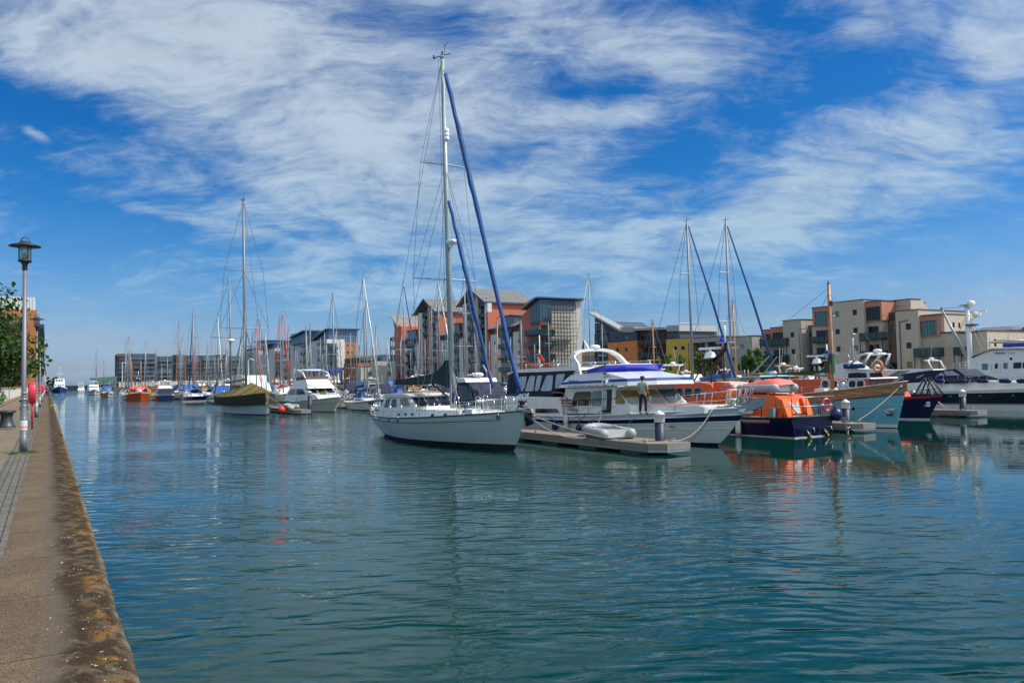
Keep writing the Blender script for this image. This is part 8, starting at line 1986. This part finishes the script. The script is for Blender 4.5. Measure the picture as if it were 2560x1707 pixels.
# ------------------------------------------------------------------ prototypes for the rest of the fleet
def proto_sail(name, label, L, hullm, coverm, mastm, mh, cabm=gel, stripe=navy, furl=None, doghouse=False, wirer=.02, boomc=True):
    B = L * .30; H = Hull(-L * .47, L * .90, 0, B, (L * .10, L * .095, L * .14), L * .09, L * .04, .68, .85, 2.1, 1.3)
    T = thing(name, label, 'sailing boat', 0, 0, 0); zd = L * .1
    put(H.mesh([(-.02, antif, 1), (.10, stripe, 1), (.82, hullm, 3), (.9, stripe, 1), (1, hullm, 1)], cabm, .04, 12), 'hull', T)
    K = House(0, B * .30, 0, -.05, zd, -.3); mb = MB(); K.body(mb, [(-L * .18, zd * .9), (-L * .16, zd + .45), (L * .08, zd + .42), (L * .22, zd + .15), (L * .26, zd)], cabm)
    if doghouse: K.body(mb, [(-L * .2, zd + .3), (-L * .18, zd + 1.05), (-L * .04, zd + 1.0), (L * .02, zd + .4)], cabm)
    put(mb, 'coachroof', T)
    mb = MB(); K.patch(mb, [(-L * .12, zd + .32), (L * .06, zd + .32), (L * .08, zd + .16), (-L * .12, zd + .16)], glassd); K.patch(mb, [(-L * .12, zd + .32), (L * .06, zd + .32), (L * .08, zd + .16), (-L * .12, zd + .16)], glassd, 1); put(mb, 'window', T)
    if not doghouse:
        mb = MB(); pts = []
        for i in range(7): t = pi * i / 6; pts.append((-L * .20, cos(t) * B * .30, zd + .35 + .75 * sin(t)))
        q = [(-L * .12, y * .9, z - .12) for x, y, z in pts]; mb.ad(pts + q, [(i, i + 1, 8 + i, 7 + i) for i in range(6)], coverm, True); q2 = [(-L * .07, y * .6, zd + .40) for x, y, z in pts]; mb.ad(q + q2, [(i, i + 1, 8 + i, 7 + i) for i in range(6)], coverm, True); put(mb, 'spray_hood', T)
    mx = L * .07; mb = MB(); mb.tube([(mx, 0, zd + .2), (mx - .15, 0, mh)], [.10, .075], mastm, 6); mb.tube([(mx - .15, 0, mh), (mx - .15, 0, mh + .35)], .02, blackm, 4); mb.tube([(mx - .5, 0, mh + .12), (mx + .2, 0, mh + .12)], .02, blackm, 4); put(mb, 'mast', T)
    mb = MB(); zs = []
    for f, w in ((.42, B * .30), (.70, B * .22)) if mh > 11 else ((.52, B * .28),):
        z = zd + (mh - zd) * f; zs.append((z, w)); mb.tube([(mx - .25, -w, z + .04), (mx - .05, 0, z), (mx - .25, w, z + .04)], .035, mastm, 5)
    put(mb, 'spreader', T)
    mb = MB()
    for sd in (-1, 1):
        pv = (mx - .2, sd * B * .42, zd)
        for z, w in zs: mb.tube([pv, (mx - .25, sd * w, z + .04)], wirer, wire, 3, cap=False); pv = (mx - .25, sd * w, z + .04)
        mb.tube([pv, (mx - .15, 0, mh)], wirer, wire, 3, cap=False)
    mb.tube([(mx - .15, 0, mh), (-L * .48, 0, zd + .1)], wirer, wire, 3, cap=False)
    if not furl: mb.tube([(mx - .1, 0, mh), (L * .49, 0, L * .14)], wirer, wire, 3, cap=False)
    put(mb, 'rigging', T)
    if furl: mb = MB(); mb.tube([(mx + .0, 0, mh - .4), (mx + (L * .49 - mx) * .5, 0, (mh + L * .14) * .5), (L * .48, 0, L * .15)], [.05, .09, .07], furl, 6); put(mb, 'furled_sail', T)
    bz = zd + 1.25; mb = MB(); mb.tube([(mx, 0, bz), (-L * .30, 0, bz - .1)], .07, mastm, 6); put(mb, 'boom', T)
    if boomc:
        mb = MB(); mb.tube([(mx, 0, bz + .8), (mx - .12, 0, bz + .35), (mx - .6, 0, bz + .2), (-L * .12, 0, bz + .12), (-L * .3, 0, bz)], [.07, .16, .2, .17, .09], coverm, 7); put(mb, 'sail_cover', T)
    H.rail(T, [.02, .18, .36, .54, .72, .88, .97], .6, (1.0, .5), r=.018, rw=.012)
    return T, H
def proto_motor(name, label, L, hullm, topm, style=0, canopy=None, stripe=navy):
    B = L * .33; H = Hull(-L * .46, L * .86, 0, B, (L * .10, L * .105, L * .155), L * .12, .1, .92, .9, 2.3, 1.6)
    T = thing(name, label, 'motor boat', 0, 0, 0); zd = L * .105
    put(H.mesh([(-.02, antif, 1), (.06, stripe, 1), (.62, hullm, 3), (.70, stripe, 1), (1, hullm, 2)], topm, .04, 12), 'hull', T)
    K = House(0, B * .40, 0, -.06, zd, -.16)
    mb = MB()
    if style == 0:   # flybridge
        K.body(mb, [(-L * .32, zd * .9), (-L * .30, zd + 1.3), (L * .06, zd + 1.3), (L * .16, zd + .55), (L * .30, zd + .25), (L * .34, zd)], topm)
        K.body(mb, [(-L * .30, zd + 1.42), (L * .07, zd + 1.36), (L * .03, zd + 1.95), (-L * .28, zd + 1.9)], topm); K.body(mb, [(-L * .34, zd + 1.32), (L * .10, zd + 1.32), (L * .11, zd + 1.38), (-L * .34, zd + 1.40)], topm)
    elif style == 1:  # open sports boat
        K.body(mb, [(-L * .40, zd * .9), (-L * .38, zd + .5), (L * .0, zd + .62), (L * .30, zd + .22), (L * .34, zd)], topm)
    else:             # wheelhouse
        K.body(mb, [(-L * .10, zd * .9), (-L * .08, zd + 1.6), (L * .12, zd + 1.65), (L * .14, zd + .8), (L * .28, zd + .6), (L * .30, zd)], topm); K.body(mb, [(-L * .14, zd + 1.62), (L * .15, zd + 1.68), (L * .15, zd + 1.76), (-L * .14, zd + 1.72)], topm)
    put(mb, 'superstructure', T)
    ws = {0: [(-L * .26, zd + 1.15), (L * .05, zd + 1.15), (L * .12, zd + .65), (-L * .26, zd + .62)], 1: [(-L * .02, zd + 1.15), (L * .02, zd + 1.15), (L * .18, zd + .5), (-L * .06, zd + .52)], 2: [(-L * .06, zd + 1.45), (L * .11, zd + 1.45), (L * .12, zd + .95), (-L * .06, zd + .95)]}[style]
    mb = MB()
    for sd in (-1, 1): K.patch(mb, ws, glassd, sd)
    if style != 1: x0, z0 = ws[1]; x1, z1 = ws[2]; mb.quad((x0 + .12, -B * .27, z0), (x0 + .12, B * .27, z0), (x1 + .15, B * .27, z1 + .05), (x1 + .15, -B * .27, z1 + .05), glassd)
    put(mb, 'window', T)
    if canopy:
        mb = MB(); x0, x1 = (-L * .40, 0) if style != 2 else (-L * .38, -L * .10); h = 1.3 if style == 1 else .9; zb = zd + (.5 if style == 1 else .3)
        K.body(mb, [(x0, zb), (x0 + .4, zb + h), (x1, zb + h + .1), (x1 + .6, zb + .2)], canopy); put(mb, 'canopy', T)
        mb = MB()
        for sd in (-1, 1): K.patch(mb, [(x0 + .7, zb + h - .2), (x1 - .6, zb + h - .1), (x1 - .5, zb + .45), (x0 + .6, zb + .4)], glassv, sd, .015)
        put(mb, 'vinyl_window', T)
    mb = MB(); za = zd + (1.9 if style == 0 else (.6 if style == 1 else 1.7)); xa = -L * .24 if style != 2 else 0
    for sd in (-1, 1): mb.tube([(xa - .5, sd * B * .34, za - .1), (xa, sd * B * .32, za + .85), (xa + .5, sd * B * .30, za + .95)], .09, topm, 6)
    mb.tube([(xa + .3, -B * .31, za + .93), (xa + .3, B * .31, za + .93)], .09, topm, 6); mb.lathe([(.25, 0), (.3, .1), (.15, .25)], whitep, (xa + .3, 0, za + .98), 10); mb.tube([(xa, B * .2, za + .9), (xa - .3, B * .2, za + 2.6)], .02, whitep, 4); put(mb, 'radar_arch', T)
    H.rail(T, [.40, .54, .68, .82, .94], .65, (1.0, .5), lean=.15, r=.02, rw=.012)
    return T, H
silver = mat('silver_grey_gelcoat', (.32, .34, .36), .25, coat=.3); navyhull = mat('navy_hull_paint', (.008, .016, .07), .2, coat=.3); greenh = mat('dark_green_hull', (.01, .06, .04), .25, coat=.3); tanwood = mat('tan_superstructure', (.36, .22, .10), .5)
SP = [proto_sail('sailing_yacht', 'p', 10.5, gel, bluecan, alu, 13.5), proto_sail('sailing_yacht', 'p', 12.5, gel, navycan, alu, 17.0, furl=gel2), proto_sail('sailing_yacht', 'p', 9.0, silver, bluecan, alu, 11.0), proto_sail('sailing_yacht', 'p', 11.0, navyhull, brightblue, alu, 14.5, furl=bluecan), proto_sail('sailing_yacht', 'p', 9.5, greenh, tealcan, alu, 12.0, stripe=bootw), proto_sail('sailing_yacht', 'p', 11.5, gel2, redp, alu, 15.0, doghouse=True, furl=redp), proto_sail('sailing_yacht', 'p', 8.5, gel, greencan, spar, 9.5)]
MP = [proto_motor('motor_cruiser', 'p', 11.5, gel, gel, 0), proto_motor('motor_cruiser', 'p', 9.5, gel, gel, 1, bluecan), proto_motor('motor_cruiser', 'p', 9.0, gel2, gel, 2), proto_motor('motor_cruiser', 'p', 10.5, navyhull, gel, 0, navycan), proto_motor('motor_cruiser', 'p', 8.5, silver, gel2, 1, navycan), proto_motor('motor_cruiser', 'p', 10.0, gel, gel, 1, brightblue), proto_motor('motor_cruiser', 'p', 9.5, greenh, tanwood, 2)]
SD = ['white yacht, blue sail cover', 'white yacht, rolled white headsail', 'silver grey yacht', 'navy hulled yacht', 'green yacht, teal cover', 'cream yacht, red headsail', 'small wooden masted yacht']
MD = ['white flybridge cruiser', 'white blue-hooded sports boat', 'cream wheelhouse cruiser', 'navy flybridge cruiser', 'silver navy-hooded sports boat', 'white sky-blue-hooded sports boat', 'green wheelhouse cruiser']
for T, H in SP + MP: index(T)
USED = set()
CNT = [0]
def scr(a, c, z=1.0):
    p = RC.transposed() @ (W(a, c, z) - CP); return 1280 + FPX * p.x / -p.z, 853.5 - FPX * p.y / -p.z
LANDM = [(250, 'by the lock'), (420, 'below slate flats'), (600, 'below right slate flats'), (720, 'below leftmost grey flats'), (860, 'below orange wing'), (985, 'below terracotta flats'), (1180, 'below brick gables'), (1320, 'below right gable'), (1460, 'below scaffolding'), (1640, 'below wedge roof'), (1800, 'below ochre flats'), (1960, 'below low grey flats'), (2240, 'below cream flats'), (2700, 'at the right frame edge')]
ORD = ['first', 'second', 'third', 'fourth', 'fifth', 'sixth', 'seventh', 'eighth', 'ninth', 'tenth']
SEEN = {}
def relabel():
    for (desc, where, row, side), L in SEEN.items():
        L.sort(key=lambda t: t[0]); n = len(L)
        for i, (x, T) in enumerate(L): T['label'] = f'{desc}, {side}, {row} {where}' if n == 1 else f'{desc}, {side}, {ORD[i]} from left in {row} {where}'
def place(P, k, a, c, flip=False, scale=1.0, lab=None):
    T = P[k][0]; desc = (SD if P is SP else MD)[k]
    x = scr(a, c)[0]
    key = None
    if not lab:
        where = next(w for lim, w in LANDM if x < lim)
        row = 'nearer row' if a > -80 else ('second row' if a > -125 else ('third row' if a > -175 else ('fourth row' if a > -225 else ('fifth row' if a > -300 else 'farthest row'))))
        key = (desc, where, row, 'bow-on' if not flip else 'stern-on'); lab = desc
    grp = 'yachts moored in rows' if P is SP else 'motor boats moored in rows'
    if T.name not in USED:
        USED.add(T.name); key and SEEN.setdefault(key, []).append((x, T)); T.location = W(a, c, 0); T.rotation_euler = (0, 0, ANG + (pi if flip else 0)); T.scale = (scale,) * 3; T['label'] = lab; T['group'] = grp; return T
    T = dup(T, a, c, 0, lab, flip, scale, group=grp); key and SEEN.setdefault(key, []).append((x, T)); return T
rf = random.Random(21)
# hand-placed boats whose masts or colours can be picked out in the photograph: pixel of masthead and c
def by_mast(k, xm, ym, c, flip=False, lab=None, P=None):
    a, z = onc(xm, ym, c); T, H = SP[k]; mh = (13.5, 17.0, 11.0, 14.5, 12.0, 15.0, 9.5)[k]; L = (10.5, 12.5, 9.0, 11.0, 9.5, 11.5, 8.5)[k]
    s = max(.6, min(1.7, z / mh)); return place(SP, k, a - (L * .06 * s if not flip else -L * .06 * s), c, flip, s, lab)
by_mast(3, 1718, 553, 45.5, lab='left of the two tall masted yachts, behind the orange lifeboat')
by_mast(3, 1815, 553, 52.5, lab='right of the two tall masted yachts, behind the white wheelhouse')
by_mast(6, 1833, 757, 58, lab='yacht with a brown wooden mast just right of the right tall mast')
by_mast(6, 1632, 804, 47, lab='yacht with a red brown wooden mast in front of the dark balconies')
by_mast(1, 908, 690, 33, lab='tall masted yacht before the low terracotta flats, wind vane at its masthead')
by_mast(0, 832, 737, 31, lab='yacht whose mast and dark stay stand before the grey flats')
by_mast(2, 940, 818, 34, lab='short masted yacht between the low terracotta flats and the red brick gables')
by_mast(1, 1095, 702, 33.5, lab='yacht whose mast rises left of the grey sloop mast')
by_mast(0, 1062, 850, 40, True, lab='short masted yacht in front of the left brick gable')
by_mast(5, 640, 812, 24, lab='yacht with red furled headsail right of the covered ketch masts')
by_mast(0, 650, 806, 27.5, lab='yacht whose mast stands just right of the red furled headsail')
by_mast(0, 447, 808, 24, lab='yacht with a tall dark mast in front of the dark slate flats')
by_mast(0, 322, 840, 15.5, True, lab='dark masted yacht at the left of the dark slate flats')
by_mast(6, 1242, 800, 46, True, lab='yacht with a short mast in front of the right brick gable')
by_mast(2, 1302, 825, 52, lab='small yacht masted before the red brick flank of the corner tower')
by_mast(0, 1371, 805, 60, lab='yacht whose blue stay slants in front of the scaffolding')
by_mast(0, 775, 812, 38, lab='yacht with a mast before the second grey block')
by_mast(4, 876, 832, 44, lab='yacht whose dark green stay crosses the orange brick wing')
by_mast(2, 241, 875, 16, lab='leftmost yacht of the marina with a thin tall mast')
by_mast(2, 260, 898, 21, lab='second yacht from the left end of the marina')
# rows of berths: (bow line, walkway, boats on both sides)
def row(a_bow, a_walk, a_back, c0, c1, seed, skip=(), pm=.5, gap=(3.3, 4.1)):
    r = random.Random(seed); c = c0
    pontoon('walkway pontoon between two lines of boats, ' + ORD[seed - 1] + ' beyond the front row', a_walk - 1.2, a_walk + 1.2, c0 - 3, c1, .5, 0, False, 'walkway pontoons')
    while c < c1:
        for side in (0, 1):
            if any(lo < c < hi and sd_ in (side, 2) for lo, hi, sd_ in skip): continue
            if r.random() < .05: continue
            P = SP if r.random() > pm else MP; k = r.choice((0, 0, 1, 2, 2, 3, 4, 0, 2, 5 if a_bow < -100 else 0, 6) if P is SP else range(7)); sc = r.uniform(.85, 1.08)
            L = ((10.5, 12.5, 9.0, 11.0, 9.5, 11.5, 8.5) if P is SP else (11.5, 9.5, 9.0, 10.5, 8.5, 10.0, 9.5))[k] * sc
            fl = r.random() < .35
            a = (a_bow - L / 2 + r.uniform(-1, .6)) if side == 0 else (a_walk - 1.5 - L / 2 - r.uniform(0, .6))
            place(P, k, a, c, fl if side == 0 else (r.random() > .35), sc)
        c += r.uniform(*gap)
        if r.random() < .4: c += 1.0
LIST_ROWS = [(-46, -47.4, -60, 24, 88, 1, [(0, 200, 0), (25, 34, 1), (34, 40.2, 1), (54, 61, 1)], .94), (-77, -91, -104, 30, 88, 2, [(21, 28, 2)], .88), (-122, -134, -146, 21.3, 86, 3, [(20, 28, 0)], .5), (-165, -177, -189, 20, 86, 4, [], .35), (-212, -224, -236, 18, 86, 5, [], .35), (-262, -273, -285, 22, 84, 6, [], .35)]
for a_bow, a_walk, a_back, c0, c1, sd_, sk, pm in LIST_ROWS: row(a_bow, a_walk, a_back, c0, c1, sd_, sk, pm)
relabel()
for T, H in SP + MP:
    if T.name not in USED:
        for ch in kids(T): bpy.data.objects.remove(ch)
        bpy.data.objects.remove(T)
# fingers and piles between the farther rows
for i, (a, c) in enumerate(((-78, 33), (-78, 45), (-122, 22), (-165, 24.5), (-165, 40))):
    pontoon(('pontoon finger below the brown hull left of the low terracotta flats', 'pontoon finger right of the white cruiser in the second row', 'pontoon finger left of the covered ketch stern', 'far pontoon finger beside the small orange lifeboat', 'far pontoon finger under the dark flats')[i], a - 12, a, c, c + 1.3, .45, .2)
    pile(('dark pile before the hulls left of the sloop stern', 'dark pile behind the grey sloop deckhouse', 'pile at the far left pontoon behind the covered ketch', 'small distant pile beside the orange lifeboat', 'small distant pile below the dark flats')[i], a - .8, c + .65, 2.1)
# small distant orange lifeboat seen end-on
def small_lifeboat():
    a0, c = -171, 15.9; H = Hull(a0 - 10.5, 10.5, c, 4.4, (1.3, 1.3, 1.7), .6, .1, .95, .95, 3.2, 1.2, wbp=2.6)
    T = thing('lifeboat', 'small distant orange lifeboat at the left end of the marina rows', 'lifeboat', a0 - 5, c, 0); og = mat('rust_orange_hull', (.34, .065, .015), .5)
    put(H.mesh([(-.02, antif, 1), (.05, og, 1), (.95, og, 4), (1, whitep, 1)], midgr, .1, 14), 'hull', T); K = House(c, 1.7, a0 - 5, 0, 1.5, -.1)
    mb = MB(); K.body(mb, [(a0 - 8.5, 1.2), (a0 - 2.8, 1.3), (a0 - 3.1, 2.5), (a0 - 5, 2.8), (a0 - 8, 2.8)], orange); put(mb, 'wheelhouse', T); mb = MB()
    for i in range(3): mb.box(a0 - 3.0, a0 - 2.85, c - 1.5 + i * 1.1, c - .7 + i * 1.1, 1.8, 2.35, (glassd, whitep, glassd)[i])
    mb.box(a0 - 2.84, a0 - 2.82, c - .3, c, 1.95, 2.2, redp); put(mb, 'window', T); H.rail(T, [.1, .3, .5, .7, .85, .95], .9, (1.0, .5), r=.03, rw=.025); radar_mast(T, a0 - 6, c, 3.2, 1.6)
small_lifeboat()
# blue ship at the lock and the grey launch beside it
def far_ship():
    a0, c = -420, 5; H = Hull(a0 - 22, 22, c, 6.5, (2.2, 2.0, 3.4), 2.0, .4, .85, .9, 2.4, 1.4)
    T = thing('ship', 'small blue hulled ship with white wheelhouse and mast beyond the end of the quay', 'ship', a0 - 10, c, 0)
    put(H.mesh([(-.02, antif, 1), (.93, mat('ship_blue', (.01, .05, .22), .4), 4), (1, whitep, 1)], midgr, .4, 16), 'hull', T); K = House(c, 2.2, a0 - 10, 0, 2, -.05)
    mb = MB(); K.body(mb, [(a0 - 16, 2), (a0 - 5, 2), (a0 - 5.5, 4.2), (a0 - 7, 4.3), (a0 - 7.4, 6.6), (a0 - 11, 6.6), (a0 - 11, 4.3), (a0 - 16, 4.2)], whitep); put(mb, 'superstructure', T); mb = MB()
    for i in range(4): mb.box(a0 - 5.42, a0 - 5.3, c - 1.9 + i * 1.0, c - 1.3 + i * 1.0, 3.2, 3.8, glassd)
    for i in range(3): mb.box(a0 - 7.3, a0 - 7.15, c - 1.6 + i * 1.1, c - .9 + i * 1.1, 5.4, 6.2, glassd)
    put(mb, 'window', T); mb = MB(); mb.tube([(a0 - 9, c, 6.6), (a0 - 9.2, c, 12)], [.2, .08], whitep, 6); mb.tube([(a0 - 9.1, c - 1.4, 9), (a0 - 9.1, c + 1.4, 9)], .08, whitep, 5); mb.tube([(a0 - 9.1, c, 11.5), (a0 - 2, c, 3.4)], .05, wire, 4); put(mb, 'mast', T)
far_ship()
place(MP, 2, -432, 14, True, 1.15, 'grey distant launch right of the small blue ship')
place(MP, 0, -420 if False else -300, 13.5, False, 1.1, 'white cruiser leftmost in front of the glass pavilion')
place(MP, 5, -236, 13.8, False, 1.0, 'white sports cruiser with blue canopy left of the dark hulled yacht')
# blue boat hoist in front of the grey flats
def hoist():
    hb = mat('hoist_blue', (.01, .06, .42), .45); T = thing('boat_hoist', 'bright blue travelling boat hoist frame in front of the grey flats', 'boat hoist', -230, 93, 1.7)
    x0 = onc(790, 925, 84)[0]; 
    a0 = -246; cL, zt = ona(797, 922, a0); cR, _ = ona(856, 922, a0)
    mb = MB(); 
    for aa in (a0, a0 - 9):
        for cc in (cL + 1.2, cR - .5): mb.box(aa - .45, aa + .45, cc - .45, cc + .45, 1.0, zt - .5, hb)
    put(mb, 'leg', T); mb = MB()
    for aa in (a0, a0 - 9): mb.box(aa - .5, aa + .5, cL - .6, cR + .4, zt - .5, zt + .3, hb)
    mb.box(a0 - 9, a0, cL + .8, cL + 1.6, zt - 1.3, zt - .52, hb); mb.box(a0 - 9, a0, cR - .9, cR - .1, zt - 1.3, zt - .52, hb); put(mb, 'gantry_beam', T)
    mb = MB()
    for cc in (cL + 1.2, cR - .5):
        for aa in (a0, a0 - 9): mb.lathe([(.2, -.3), (.8, -.28), (.85, 0), (.8, .28), (.2, .3)], rubber, (aa, cc, 1.9), 14, 'Y')
    put(mb, 'wheel', T)
hoist()
pp = person('distant person in a blue jacket standing at the far end of the quay', -140, -.05, 1.65, 1.75, 2.6, shirtm=mat('blue_jacket', (.03, .10, .35), .8))
# lamp standards on the far promenade
def far_lamp(a, c, label, h=7):
    T = thing('promenade_lamp', label, 'street lamp', a, c, 1.7, 'promenade lamps'); mb = MB(); mb.tube([(0, 0, 0), (0, 0, h)], [.07, .045], galv, 6); mb.build('post', T)
    mb = MB(); mb.lathe([(.1, h), (.42, h + .05), (.40, h + .12), (.06, h + .22)], galv, n=12); mb.build('lamp_head', T); return T
f0 = index(far_lamp(-112, 97, 'grey lamp standard before the grey balconies', 6.5))
for a, lab in ((-152, 'lamp standard right of the scaffolded tower'), (-196, 'lamp standard before the right brick gable'), (-70, 'lamp standard before the cream flats')): dup(f0, a, 97, 1.7, lab)
